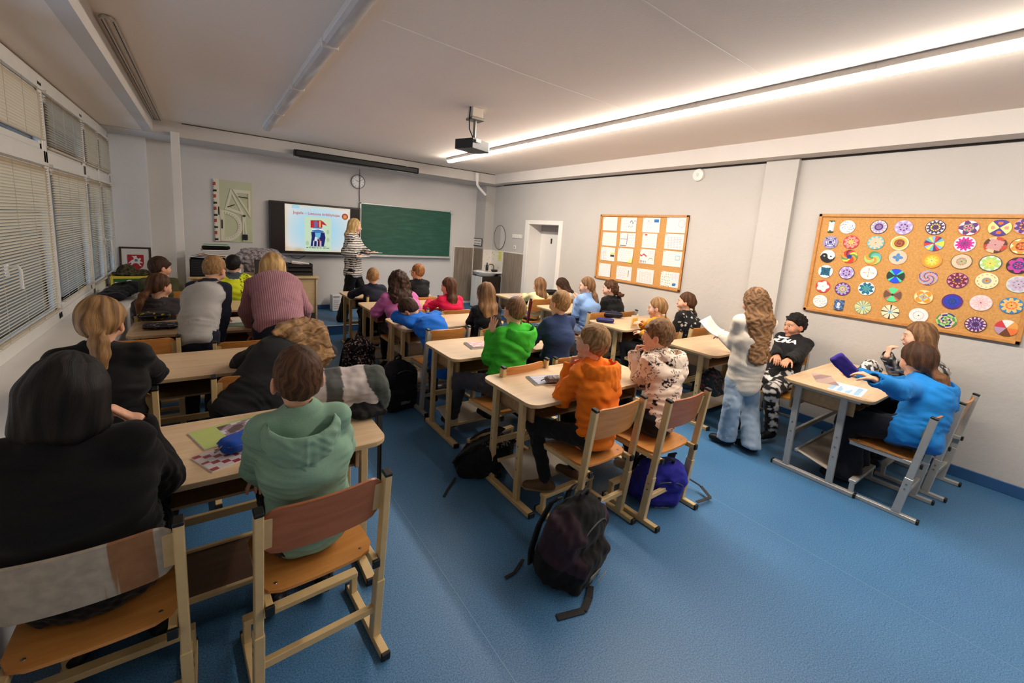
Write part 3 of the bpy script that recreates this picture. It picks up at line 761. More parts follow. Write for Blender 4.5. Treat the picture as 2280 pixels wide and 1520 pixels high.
# two folded paper figures among the discs
def card(label, name, y, z, w, h, cols):
    vs = []; fs = []; cs = []; N = 12
    for i in range(N+1):
        for k in range(N+1):
            bow = .018*(1-(2*k/N-1)**2); vs.append((-bow, w*(.5-k/N), h*(i/N-.5)))
    for i in range(N):
        for k in range(N):
            a = i*(N+1)+k; fs.append((a, a+N+1, a+N+2, a+1)); cs.append(_lin(cols((k+.5)/N, (i+.5)/N)))
    t = colmesh(name, vs, fs, cs, PRINT); t.location = (XR-.016, y, z); return tag(t, label, 'paper craft')
card('narrow white paper scroll with dark green ends, top left of the mandala board', 'paper_scroll', *(1.731,2.066), .05, .115, lambda a, b: (40,90,60) if abs(b-.5) > .34+.12*abs(a-.5)*2 else (236,236,240))
card('bowed blue card with a white figure at the bottom of the mandala board', 'bowed_card', *(1.546,1.302), .085, .10, lambda a, b: (210,220,236) if (a-.5)**2+(b-.55)**2*.6 < .03 or (abs(a-.5) < .2 and .2 < b < .35) else (60,90,140) if (int(a*6)+int(b*7)) % 3 else (110,150,190))
# ---- pinned sheets
def sheet(label, y, z, w, h, ink, curl=0., corner=None):
    NX, NZ = 26, 19; vs = []; fs = []; cs = []
    for i in range(NZ+1):
        for k in range(NX+1):
            a = k/NX; b = i/NZ; d = .002+.004*abs(math.sin(3*a+2*b))
            if curl: q = max(0, (a-.55)+(.5-b)*.6-.2) if curl > 0 else max(0, a-.72)*1.3; d += abs(curl)*q*q*.5
            vs.append((-d, w*(.5-a), h*(b-.5)))
    for i in range(NZ):
        for k in range(NX):
            a = (k+.5)/NX; b = 1-(i+.5)/NZ; q = i*(NX+1)+k
            c = ink(a, b); fs.append((q, q+NX+1, q+NX+2, q+1)); cs.append(_lin(c or (238,226,224)))
    t = colmesh('paper_sheet', vs, fs, cs, attr_mat('drawn paper', .75)); t.location = (XR-.0145, y, z)
    for p in t.data.polygons: p.use_smooth = True
    tag(t, label, 'paper', 'sheets pinned to the cork board')
    p = MB(); M = Matrix.Translation((-.012, w*.42, h*.45)) @ Matrix.Rotation(R_(-90), 4, 'Y'); p.lathe([(.004,-.01),(.005,0),(.0,.004)], 8, M); o = p.build('push_pin', mat('pin', (190,60,60), .4), t, True)
    return t
rnd = random.Random(4)
def lines(n, c, x0=.1, x1=.9, y0=.15, y1=.9, extra=None):
    sd = rnd.random()*9
    def f(a, b):
        if extra:
            e = extra(a, b)
            if e: return e
        if x0 < a < x1 and y0 < b < y1 and int(b*19) % max(1, int(19/n)) == 0 and math.sin(a*40+int(b*19)*3+sd) > -.4: return c
        return None
    return f
gy = (206,200,212); pkc = (232,200,206)
boxr = lambda x0, x1, y0, y1, c: (lambda a, b: c if x0 < a < x1 and y0 < b < y1 else None)
def multi(*fs):
    def f(a, b):
        for q in fs:
            r = q(a, b)
            if r: return r
        return None
    return f
SH = [  # (y, z) of the centre on the wall worked out from image pixels, label, ink, curl
 ((4.668,2.028),'almost blank sheet in the top left corner of the cork board', lines(3, (236,214,214)), 0),
 ((4.305,2.023),'sheet with dark zigzag drawings, top row', lines(4, gy, .1, .45, extra=lambda a, b: (90,90,110) if (.58 < a < .95 and .2 < b < .75 and abs(math.sin(a*26)*.1+.3-b) < .035) or (.5 < a < .8 and .55 < b < .75 and math.sin(a*40)*math.sin(b*40) > .5) else None), 0),
 ((3.901,2.026),'sheet with a blue box of letters in its upper right', lines(3, gy, .2, .5, extra=multi(boxr(.66,.92,.08,.32,(40,110,180)), boxr(.3,.36,.2,.26,(60,60,80)))), 0),
 ((3.505,2.036),'plain sheet in the top right corner of the cork board', lines(6, (232,222,224), extra=lambda a, b: (200,200,206) if .04 < (a-.8)**2*2+(b-.4)**2 < .07 else None), 0),
 ((4.650,1.794),'faint sheet, far left of the second row', lines(5, (236,220,214)), 0),
 ((4.295,1.799),'sheet divided by a dark cross line, second row', lines(5, gy, .55, .95, extra=multi(boxr(.47,.5,.05,.85,(120,110,130)), boxr(.05,.48,.42,.47,(150,140,150)), boxr(.05,.45,.88,.93,(90,90,100)))), 0),
 ((3.900,1.807),'sheet with a small red cross badge', lines(7, (230,212,214), extra=boxr(.17,.32,.06,.18,(196,50,60))), 0),
 ((3.504,1.816),'sheet crowded with grey writing, far right of the second row', lines(9, (190,184,196)), 0),
 ((4.655,1.564),'sheet with a yellow and black picture', lines(8, (190,196,200), .05, .4, extra=multi(boxr(.68,.95,.38,.5,(226,222,70)), boxr(.68,.95,.5,.68,(60,62,56)))), 0),
 ((4.306,1.571),'sheet with a curled yellow corner', lines(6, (236,210,220), extra=lambda a, b: (238,230,120) if a+b > 1.62 else None), .09),
 ((3.907,1.584),'sheet with a red ribbon and a small rainbow', lines(8, gy, .55, .95, .1, .45, extra=multi(lambda a, b: (206,50,70) if abs(b-.42-.05*math.sin(a*18)) < .05 and a < .48 else None, lambda a, b: (214,150,80) if .01 < (a-.75)**2+(b-.72)**2 < .022 and b < .72 else None, lambda a, b: (80,90,120) if .05 < a < .45 and .78 < b < .95 and math.sin(a*60)*math.sin(b*60) > .3 else None)), 0),
 ((3.502,1.587),'sheet with a light blue outlined box', lines(6, (232,214,220), extra=lambda a, b: (150,196,214) if (.64 < a < .94 and .28 < b < .56) and not (.68 < a < .9 and .33 < b < .51) else None), 0),
 ((4.682,1.308),'small curved-edge sheet in the bottom left corner', lines(5, (232,222,228)), -.12),
 ((4.295,1.302),'sheet with a tall dark pencil figure, bottom row', lines(6, gy, .1, .6, extra=boxr(.76,.8,.25,.75,(110,100,120))), 0),
 ((3.906,1.301),'sheet with pale green and grey script, bottom row', lines(8, (206,206,196)), 0),
 ((3.497,1.308),'sheet with a blue heart and green dots, bottom right', lines(7, (224,200,226), .55, .95, .1, .5, extra=multi(lambda a, b: (20,110,170) if ((a-.74)/.1)**2+((b-.8)/.12)**2 < 1 and not (b < .75 and abs(a-.74) < .02) else None, lambda a, b: (110,170,90) if a < .55 and math.sin(a*50)*math.sin(b*43) > .72 else None)), 0),
]
for ((y, z), lb, ink, cu) in SH:
    sheet(lb, y, z, .29 if 'small' not in lb else .25, .205, ink, cu)
# ---- other things on the right wall
sd = thing('smoke_detector', 'round white alarm disc high on the right wall', 'alarm', (XR, 3.27, 2.668))
Mx = Matrix.Rotation(R_(-90), 4, 'Y')
MB().lathe([(.0,.045),(.05,.043),(.072,.034),(.078,.012),(.078,0)], 32, Mx).build('cover', WHITE_P, sd, True)
MB().lathe([(.0,.05),(.018,.049),(.022,.044)], 16, Mx).build('sensor', mat('sensor grille', (206,202,198), .5), sd, True)
sw = thing('light_switch', 'row of five white light switches beside the door', 'switch', (XR-.004, 7.125, 1.725))
for k in range(5):
    p = MB().box(-.010, 0, -.175+k*.07, -.175+k*.07+.068, -.04, .04, .004).build('switch_plate', WHITE_P, sw)
    MB().box(-.015, -.009, -.175+k*.07+.014, -.175+k*.07+.054, -.024, .024, .003).build('rocker', PVC, p)
so = thing('wall_socket', 'white wall socket under the light switches', 'socket', (XR-.004, 7.18, 1.50))
MB().box(-.012, 0, -.04, .04, -.04, .04, .004).build('plate', WHITE_P, so); MB().lathe([(.02,.014),(.02,.012),(.0,.0125)], 16, Mx).build('outlet', mat('socket well', (150,146,142), .5), so)
mi = thing('wall_mirror', 'oval frameless mirror above the corner sink', 'mirror', (XR-.006, 7.76, 1.675))
el = [(.215*math.cos(2*math.pi*k/40), .25*math.sin(2*math.pi*k/40)) for k in range(40)]
MB().prism(el, 0, .006, M_right(0,0,0)).build('glass', mat('mirror silver', (225,226,228), .03, metal=1.), mi)
MB().tube([(-.006, -c*1.01, s_*1.01) for c, s_ in el+el[:1]], .006, 8, caps=False).build('rim', mat('mirror rim', (120,116,112), .4, metal=.6), mi, True)
# framed notice on the corner column
fn = thing('framed_notice', 'small black framed notice with bold lettering above the grey panel', 'notice', (4.892-.004, 8.285, 1.535))
MB().box(-.012, 0, -.19, .19, -.085, .085, .003).build('frame', BLACK_P, fn); MB().box(-.014, -.011, -.172, .172, -.067, .067).build('sheet', PAPER, fn)
for k, tx in enumerate(('visada tikek', 'savo sekme')):
    text_mesh('lettering', tx, .06, M_right(-.0146, 0, .03-.06*k), BLACK_P, fn, .0004)
# ---- corner sink
sk = thing('sink_cabinet', 'white corner washbasin on a dark brown cabinet', 'sink', (4.87, 7.82, POD))
DKB = mat('dark brown board', (44,34,30), .4)
MB().box(-.22, .24, -.21, .22, 0, .70, .004).build('cabinet', DKB, sk)
MB().box(-.238, -.221, -.20, .0, .02, .69, .003).build('cabinet_door', mat('white gloss front', (226,224,220), .25), sk)
MB().box(-.238, -.221, .01, .21, .02, .69, .003).build('cabinet_door', MATS['white gloss front'], sk)
CER = mat('ceramic', (238,236,232), .12)
b = MB(); prof = [(.20,.70),(.265,.76),(.285,.785),(.28,.795),(.24,.79),(.19,.74),(.05,.72),(.0,.72)]; b.lathe(prof, 28, Matrix.Translation((-.02,0,0)) @ Matrix.Diagonal((1,.86,1,1))); b.box(-.1, .245, -.235, .232, .76, .79, .01)
b.build('basin', CER, sk, True)
MB().tube([(.17,.0,.79),(.17,.0,.90),(.14,0,.94),(.06,0,.935),(.05,0,.915)], .014, 10).build('tap', STEEL, sk, True)
tag(MB().lathe([(.028,0),(.03,.0),(.03,.11),(.014,.13),(.012,.16),(.02,.165),(.0,.17)], 14).build('soap_bottle', mat('black soap bottle', (22,22,24), .3), None, True, (4.98, 7.99, POD+.79)), 'small black soap pump at the back of the corner sink', 'soap bottle')
tag(MB().lathe([(.055,0),(.07,.02),(.075,.045),(.0,.05)], 16).build('sponge_dish', mat('dark dish', (30,30,32), .4), None, True, (5.0, 7.72, POD+.79)), 'round dark dish on the corner sink', 'dish')
yn = thing('yellow_note', 'yellow printed note on the leafy splashback over the sink', 'note', (XR-.0125, 7.70, 1.285))
MB().box(-.002, 0, -.075, .075, -.1, .1).build('paper', mat('yellow paper', (232,232,130), .7), yn)
for k in range(6): MB().box(-.0026, -.0018, -.055, .05-.02*(k % 2), .07-.026*k-.006, .07-.026*k).build('print_line', mat('note ink', (120,120,70), .8), yn)
# ================================================================= PEOPLE: smooth implicit bodies, meshed with surface nets
def V3(*a): return np.array(a, float)
def nrm(v): return v/(np.linalg.norm(v)+1e-9)
class Field:
    def __init__(s, lo, hi, h):
        s.h = h; s.lo = np.array(lo, float); n = np.maximum(np.ceil((np.array(hi)-s.lo)/h).astype(int)+1, 4); s.n = n
        s.ax = [(s.lo[i]+h*np.arange(n[i])).astype(np.float32) for i in range(3)]
        s.f = np.full(n, .2, np.float32)
    def sub(s, lo, hi):
        a = [max(0, int((lo[i]-s.lo[i])/s.h)) for i in range(3)]; b = [min(s.n[i], int((hi[i]-s.lo[i])/s.h)+2) for i in range(3)]
        if any(b[i] <= a[i] for i in range(3)): return None
        sl = tuple(slice(a[i], b[i]) for i in range(3))
        return sl, s.ax[0][sl[0]][:, None, None], s.ax[1][sl[1]][None, :, None], s.ax[2][sl[2]][None, None, :]
    def put(s, sl, d, k, op):
        f = s.f[sl]
        if op == 'sub': d = -d
        if op == 'add':
            h = np.maximum(k-np.abs(f-d), 0)/max(k, 1e-6); s.f[sl] = np.minimum(f, d)-h*h*k*.25
        else:
            h = np.maximum(k-np.abs(f-d), 0)/max(k, 1e-6); s.f[sl] = np.maximum(f, d)+h*h*k*.25
    def cap(s, a, b, ra, rb, k=.02, op='add'):
        a = np.asarray(a, float); b = np.asarray(b, float); m = max(ra, rb)+k+3*s.h
        q = s.sub(np.minimum(a, b)-m, np.maximum(a, b)+m)
        if q is None: return
        sl, X, Y, Z = q; ab = b-a; L2 = max(ab@ab, 1e-9)
        t = np.clip(((X-a[0])*ab[0]+(Y-a[1])*ab[1]+(Z-a[2])*ab[2])/L2, 0, 1)
        d = np.sqrt((X-a[0]-ab[0]*t)**2+(Y-a[1]-ab[1]*t)**2+(Z-a[2]-ab[2]*t)**2)-(ra+(rb-ra)*t)
        s.put(sl, d, k, op)
    def ecap(s, a, b, wa, wb, r, f, k=.02, op='add'):
        """capsule with elliptic section: wa=(half width along r, half depth along f) at a, wb at b"""
        a = np.asarray(a, float); b = np.asarray(b, float); m = max(*wa, *wb)+k+3*s.h
        q = s.sub(np.minimum(a, b)-m, np.maximum(a, b)+m)
        if q is None: return
        sl, X, Y, Z = q; ab = b-a; L2 = max(ab@ab, 1e-9)
        t = np.clip(((X-a[0])*ab[0]+(Y-a[1])*ab[1]+(Z-a[2])*ab[2])/L2, 0, 1)
        dx = X-a[0]-ab[0]*t; dy = Y-a[1]-ab[1]*t; dz = Z-a[2]-ab[2]*t
        cr = dx*r[0]+dy*r[1]+dz*r[2]; cf = dx*f[0]+dy*f[1]+dz*f[2]; u = np.cross(r, f); cu = dx*u[0]+dy*u[1]+dz*u[2]
        wr = wa[0]+(wb[0]-wa[0])*t; wf = wa[1]+(wb[1]-wa[1])*t; mn = np.minimum(wr, wf)
        g = np.sqrt((cr/wr)**2+(cf/wf)**2+(cu/mn)**2)
        g2 = np.sqrt((cr/wr**2)**2+(cf/wf**2)**2+(cu/mn**2)**2)+1e-6
        s.put(sl, np.clip(g*(g-1)/g2, -.2, .2), k, op)
    def ell(s, c, rad, R=None, k=.02, op='add'):
        c = np.asarray(c, float); m = max(rad)+k+3*s.h; q = s.sub(c-m, c+m)
        if q is None: return
        sl, X, Y, Z = q; R = np.eye(3) if R is None else R
        x = X-c[0]; y = Y-c[1]; z = Z-c[2]
        p = [x*R[0, i]+y*R[1, i]+z*R[2, i] for i in range(3)]
        g = np.sqrt(sum((p[i]/rad[i])**2 for i in range(3))); g2 = np.sqrt(sum((p[i]/rad[i]**2)**2 for i in range(3)))+1e-6
        s.put(sl, np.clip(g*(g-1)/g2, -.2, .2), k, op)
    def half(s, c, n, k=.01):      # keep the side opposite to n
        d = (s.ax[0][:, None, None]-c[0])*n[0]+(s.ax[1][None, :, None]-c[1])*n[1]+(s.ax[2][None, None, :]-c[2])*n[2]
        s.put((slice(None),)*3, d.astype(np.float32), k, 'cut')
    def disp(s, fn, band=.03):
        i = np.nonzero(np.abs(s.f) < band)
        p = np.stack([s.ax[0][i[0]], s.ax[1][i[1]], s.ax[2][i[2]]], 1).astype(np.float64)
        s.f[i] += fn(p).astype(np.float32)
    def mesh(s):
        f = s.f; f[0] = f[-1] = .1; f[:, 0] = f[:, -1] = .1; f[:, :, 0] = f[:, :, -1] = .1
        s_ = f < 0; n = s.n-1
        cnt = np.zeros(n, np.int8)
        C = [(a, b, c) for a in (0, 1) for b in (0, 1) for c in (0, 1)]
        for a, b, c in C: cnt += s_[a:a+n[0], b:b+n[1], c:c+n[2]]
        act = (cnt > 0) & (cnt < 8); I = np.argwhere(act); N = len(I)
        if N == 0: return np.zeros((0, 3)), np.zeros((0, 4), int)
        idx = np.full(n, -1, np.int32); idx[act] = np.arange(N)
        val = np.stack([f[I[:, 0]+a, I[:, 1]+b, I[:, 2]+c] for a, b, c in C], 1)
        acc = np.zeros((N, 3)); num = np.zeros(N); Ca = np.array(C, float)
        for i in range(8):
            for j in range(i+1, 8):
                if abs(Ca[i]-Ca[j]).sum() != 1: continue
                mk = (val[:, i] < 0) != (val[:, j] < 0)
                t = np.where(mk, val[:, i]/np.where(mk, val[:, i]-val[:, j], 1), 0)
                acc += mk[:, None]*(Ca[i]+(Ca[j]-Ca[i])*t[:, None]); num += mk
        V = s.lo+(I+acc/num[:, None])*s.h
        Q = []
        for ax in range(3):
            u, v = (ax+1) % 3, (ax+2) % 3
            A = [slice(None)]*3; B = [slice(None)]*3; A[ax] = slice(0, -1); B[ax] = slice(1, None)
            d = s_[tuple(A)].astype(np.int8)-s_[tuple(B)].astype(np.int8)
            E = np.argwhere(d != 0)
            E = E[(E[:, u] > 0) & (E[:, v] > 0) & (E[:, u] < s.n[u]-1) & (E[:, v] < s.n[v]-1)]
            sg = d[E[:, 0], E[:, 1], E[:, 2]]
            def cell(du, dv):
                e = E.copy(); e[:, u] -= du; e[:, v] -= dv; return idx[e[:, 0], e[:, 1], e[:, 2]]
            q = np.stack([cell(1, 1), cell(0, 1), cell(0, 0), cell(1, 0)], 1)
            q[sg < 0] = q[sg < 0][:, ::-1]; Q.append(q)
        return V, np.concatenate(Q)
def np_mesh(name, V, Q, cols, mt, parent=None, org=None):
    V = np.asarray(V, np.float32)
    if org is not None: V = V-np.asarray(org, np.float32)
    me = bpy.data.meshes.new(name); me.vertices.add(len(V)); me.vertices.foreach_set('co', V.ravel())
    nq = len(Q); me.loops.add(nq*4); me.loops.foreach_set('vertex_index', np.asarray(Q, np.int32).ravel())
    me.polygons.add(nq); me.polygons.foreach_set('loop_start', np.arange(0, nq*4, 4, dtype=np.int32)); me.polygons.foreach_set('loop_total', np.full(nq, 4, np.int32))
    me.polygons.foreach_set('use_smooth', np.ones(nq, bool)); me.update(calc_edges=True)
    if cols is not None:
        at = me.color_attributes.new('Col', 'FLOAT_COLOR', 'POINT'); c = np.ones((len(V), 4), np.float32); c[:, :3] = cols; at.data.foreach_set('color', c.ravel())
    me.materials.append(mt); me.validate()
    o = bpy.data.objects.new(name, me); COL.objects.link(o)
    if parent: o.parent = parent
    return o
def lin(c): return np.array(_lin(c))
def sn(p, seed, wl, n=5, an=(1,1,1)):
    """cheap smooth noise in about -1..1 from warped sines"""
    r = np.random.RandomState(seed); q = p*np.array(an); out = 0
    for i in range(n):
        k = r.normal(size=3); k = k/np.linalg.norm(k)*2*math.pi/wl*r.uniform(.7, 1.4)
        k2 = r.normal(size=3); k2 = k2/np.linalg.norm(k2)*2*math.pi/wl*.45
        out = out+np.sin(q@k+r.uniform(0, 6.28)+1.3*np.sin(q@k2+r.uniform(0, 6.28)))
    return out/n*1.4
def cloth_mat(name, rough=.85, bump=.12, scale=260, sheen=.06, rib=0.):
    if name in MATS: return MATS[name]
    t = NT(name); b = t.b; a = t.add('ShaderNodeAttribute'); a.attribute_name = 'Col'
    tc = t.add('ShaderNodeTexCoord'); nz = t.add('ShaderNodeTexNoise'); nz.inputs['Scale'].default_value = scale; nz.inputs['Detail'].default_value = 3; t.ln(tc, 'Object', nz, 'Vector')
    mr = t.add('ShaderNodeMapRange'); mr.inputs[3].default_value = .82; mr.inputs[4].default_value = 1.15; t.ln(nz, 0, mr, 0)
    mx = t.add('ShaderNodeMix'); mx.data_type = 'RGBA'; mx.blend_type = 'MULTIPLY'; mx.inputs[0].default_value = 1; t.ln(a, 'Color', mx, 6); t.ln(mr, 0, mx, 7); t.ln(mx, 2, b, 'Base Color')
    bp = t.add('ShaderNodeBump'); bp.inputs['Strength'].default_value = bump; bp.inputs['Distance'].default_value = .002; t.ln(nz, 0, bp, 'Height'); t.ln(bp, 0, b, 'Normal')
    if rib:
        wv = t.add('ShaderNodeTexWave'); wv.wave_type = 'BANDS'; wv.bands_direction = 'X'; wv.inputs['Scale'].default_value = rib/6.283*2; wv.inputs['Distortion'].default_value = 0; t.ln(tc, 'Object', wv, 'Vector')
        m2 = t.add('ShaderNodeMapRange'); m2.inputs[3].default_value = .80; m2.inputs[4].default_value = 1.1; t.ln(wv, 1, m2, 0)
        mx2 = t.add('ShaderNodeMix'); mx2.data_type = 'RGBA'; mx2.blend_type = 'MULTIPLY'; mx2.inputs[0].default_value = 1; t.ln(mx, 2, mx2, 6); t.ln(m2, 0, mx2, 7); t.ln(mx2, 2, b, 'Base Color')
        b2 = t.add('ShaderNodeBump'); b2.inputs['Strength'].default_value = .5; b2.inputs['Distance'].default_value = .004; t.ln(wv, 1, b2, 'Height'); t.ln(b2, 0, b, 'Normal')
    b.inputs['Roughness'].default_value = rough; b.inputs['Sheen Weight'].default_value = sheen; b.inputs['Specular IOR Level'].default_value = .25
    MATS[name] = t.m; return t.m
def skin_mat():
    t = NT('skin'); b = t.b; a = t.add('ShaderNodeAttribute'); a.attribute_name = 'Col'; t.ln(a, 'Color', b, 'Base Color')
    b.inputs['Roughness'].default_value = .5; b.inputs['Specular IOR Level'].default_value = .35
    try: b.inputs['Subsurface Weight'].default_value = .0
    except Exception: pass
    return t.m
def hair_mat():
    t = NT('hair'); b = t.b; a = t.add('ShaderNodeAttribute'); a.attribute_name = 'Col'
    st = t.add('ShaderNodeAttribute'); st.attribute_name = 'Strand'
    mp = t.add('ShaderNodeMapping'); mp.inputs['Scale'].default_value = (1,1,1); t.ln(st, 'Vector', mp, 0)
    nz = t.add('ShaderNodeTexNoise'); nz.inputs['Scale'].default_value = 1.9; nz.inputs['Detail'].default_value = 5; nz.inputs['Roughness'].default_value = .65; t.ln(mp, 0, nz, 'Vector')
    mr = t.add('ShaderNodeMapRange'); mr.inputs[1].default_value = .3; mr.inputs[2].default_value = .7; mr.inputs[3].default_value = .45; mr.inputs[4].default_value = 1.55; t.ln(nz, 0, mr, 0)
    mx = t.add('ShaderNodeMix'); mx.data_type = 'RGBA'; mx.blend_type = 'MULTIPLY'; mx.inputs[0].default_value = 1; t.ln(a, 'Color', mx, 6); t.ln(mr, 0, mx, 7); t.ln(mx, 2, b, 'Base Color')
    bp = t.add('ShaderNodeBump'); bp.inputs['Strength'].default_value = .55; bp.inputs['Distance'].default_value = .004; t.ln(nz, 0, bp, 'Height'); t.ln(bp, 0, b, 'Normal')
    b.inputs['Roughness'].default_value = .5; b.inputs['Specular IOR Level'].default_value = .18
    return t.m
SKIN = skin_mat(); HAIRM = hair_mat(); CLOTH = cloth_mat('cotton fleece'); DENIM = cloth_mat('denim', .9, .35, 420, .1); KNIT = cloth_mat('knit', .95, .22, 180, .05); RIB = cloth_mat('ribbed knit', .95, .3, 200, .05, rib=62.); LEATH = cloth_mat('coated trousers', .38, .15, 60, 0); SHOE = cloth_mat('shoe upper', .5, .1, 120, 0)
EYEW = mat('eye white', (225,222,218), .2); EYEI = mat('iris', (58,44,34), .15)
SK = dict(a=(222,172,142), b=(206,150,118), c=(228,184,158), d=(196,136,104))
HC_ = dict(black=((14,12,12),(34,28,26)), brown=((58,38,26),(104,70,46)), dkbrown=((40,27,20),(78,52,36)), ltbrown=((92,66,44),(150,112,76)), dkblond=((112,82,52),(176,136,90)), blond=((168,132,82),(222,190,132)), sandy=((120,88,56),(178,138,92)), ginger=((110,70,40),(168,116,70)))
def hframe(yawd, pitd=0, rold=0):
    y, p, r = R_(yawd), R_(pitd), R_(rold)
    M = Matrix.Rotation(y, 3, 'Z') @ Matrix.Rotation(-p, 3, 'X') @ Matrix.Rotation(r, 3, 'Y')
    A = np.array(M); return A[:, 0], A[:, 1], A[:, 2], A        # right, forward, up
def ik(S, T, l1, l2, hint):
    d = T-S; L = np.linalg.norm(d); d = d/max(L, 1e-6); Lc_ = min(L, (l1+l2)*.985); Lc_ = max(Lc_, abs(l1-l2)+.02)
    T = S+d*Lc_; a = (l1*l1-l2*l2+Lc_*Lc_)/(2*Lc_); hh = math.sqrt(max(l1*l1-a*a, 1e-6))
    v = hint-S; v = v-d*(v@d); v = nrm(v); return S+d*a+v*hh, T
def build_hand(F_, W, d, n, sd, z, pose):
    """palm and five fingers; W wrist, d along the hand, n palm normal, sd towards the thumb, z size"""
    d = nrm(d); n = nrm(n-d*(n@d)); t = np.cross(n, d)*sd
    c = {'flat':.15, 'curl':.75, 'fist':1.45, 'pinch':.95, 'open':.05}[pose]
    F_.ecap(W-d*.01*z, W+d*.082*z, (.029*z, .017*z), (.040*z, .0135*z), t, n, .012*z)
    for i, (o, L) in enumerate(((.030, .062), (.0105, .070), (-.0095, .066), (-.029, .052))):
        sp = {'open': .16, 'flat': .06}.get(pose, .02)*(1.5-i)
        p = W+d*.082*z+t*o*z; dd = nrm(d+t*sp); cc = c*(1+.08*i)
        for L_, r0, r1 in ((.47, .0092, .0085), (.30, .0085, .0078), (.26, .0078, .0068)):
            dd = nrm(dd*math.cos(cc*.62)+n*math.sin(cc*.62)) if cc else dd
            q = p+dd*L*L_*z*1.05; F_.cap(p, q, r0*z, r1*z, .0035*z); p = q
            n_ = n-dd*(n@dd); 
    p = W+d*.022*z+t*.026*z; dd = nrm(d*.75+t*.62+n*.28)
    if pose in ('fist', 'pinch'): dd = nrm(d*.8+t*.35+n*.5)
    for L_, r0, r1 in ((.042, .0135, .0105), (.032, .0105, .009), (.026, .009, .0075)):
        q = p+dd*L_*z; F_.cap(p, q, r0*z, r1*z, .006*z); p = q; dd = nrm(dd+d*.22+n*(.5 if pose in ('fist', 'pinch', 'curl') else .1)-t*.15)
def build_head(F_, C, A, z, fem=0.):
    g = lambda x, y, w: C+A@(np.array((x, y, w))*z)
    r, f, u = A[:, 0], A[:, 1], A[:, 2]
    F_.ell(g(0,-.012,.022), (.0735*z,.093*z,.097*z), A, .01)
    F_.ecap(g(0,.022,-.01), g(0,.042,-.082), (.060*z,.058*z), (.030*z,.030*z), r, f, .03*z)
    F_.ecap(g(0,.058,-.090), g(0,.060,-.094), (.022*z,.018*z), (.018*z,.018*z), r, f, .022*z)
    for s_ in (-1, 1):
        F_.ell(g(s_*.040,.055,-.028), (.024*z,.024*z,.026*z), A, .025*z)       # cheeks
        F_.ell(g(s_*.032,.089,.012), (.016*z,.012*z,.011*z), A, .012*z, 'sub')  # eye sockets
        F_.cap(g(s_*.014,.083,.030), g(s_*.046,.068,.030), .010*z, .008*z, .012*z)  # brow ridge
        F_.cap(g(s_*.020,.0835,.0205), g(s_*.042,.0775,.0195), .0052*z, .0048*z, .005*z); F_.cap(g(s_*.022,.0815,.001), g(s_*.040,.0765,.002), .0045*z, .0042*z, .005*z)
        E = A@np.array(Matrix.Rotation(s_*.35, 3, 'Z'))
        F_.ell(g(s_*.080,-.010,-.004), (.011*z,.021*z,.032*z), E, .006*z)       # ears
        F_.ell(g(s_*.090,-.005,.0), (.007*z,.011*z,.018*z), E, .004*z, 'sub')
    F_.cap(g(0,.084,.018), g(0,.100,-.019), .0065*z, .0095*z, .010*z); F_.ell(g(0,.095,-.024), (.0155*z,.011*z,.008*z), A, .008*z)
    F_.ell(g(0,.082,-.050), (.023*z,.015*z,.0065*z), A, .006*z); F_.ell(g(0,.080,-.062), (.020*z,.014*z,.007*z), A, .006*z)
    F_.ell(g(0,.099,-.0558), (.019*z,.008*z,.0022*z), A, .003*z, 'sub')
def head_cols(V, C, A, z, base, lip=True, brow=None):
    q = (V-C)@A/z; c = np.tile(lin(base), (len(V), 1)); x, y, w = q.T
    ax = np.abs(x)
    def mixin(m, col, a):
        nonlocal c
        m = (m*a)[:, None]; c = c*(1-m)+lin(col)*m
    g = lambda cx, cy, sx, sy: np.exp(-((x-cx)/sx)**2-((w-cy)/sy)**2)*(y > .03)
    gs = lambda cx, cy, sx, sy: np.exp(-((ax-cx)/sx)**2-((w-cy)/sy)**2)*(y > .02)
    mixin(gs(.043,-.03,.022,.02), (206,116,98), .35)
    mixin(g(0,-.024,.018,.014), (206,120,100), .3)
    if lip: mixin(np.clip(g(0,-.0555,.021,.010)*1.6, 0, 1), (176,86,82), .75)
    if brow is not None: mixin(np.clip(gs(.030,.034,.019,.0055)*1.7, 0, 1), brow, .8)
    mixin(np.exp(-((ax-.085)/.02)**2-((y+.01)/.03)**2-(w/.04)**2), (206,106,88), .45)
    c *= (1+.05*sn(V, 3, .03, 4))[:, None]
    return c
HAIR_SMALL = []
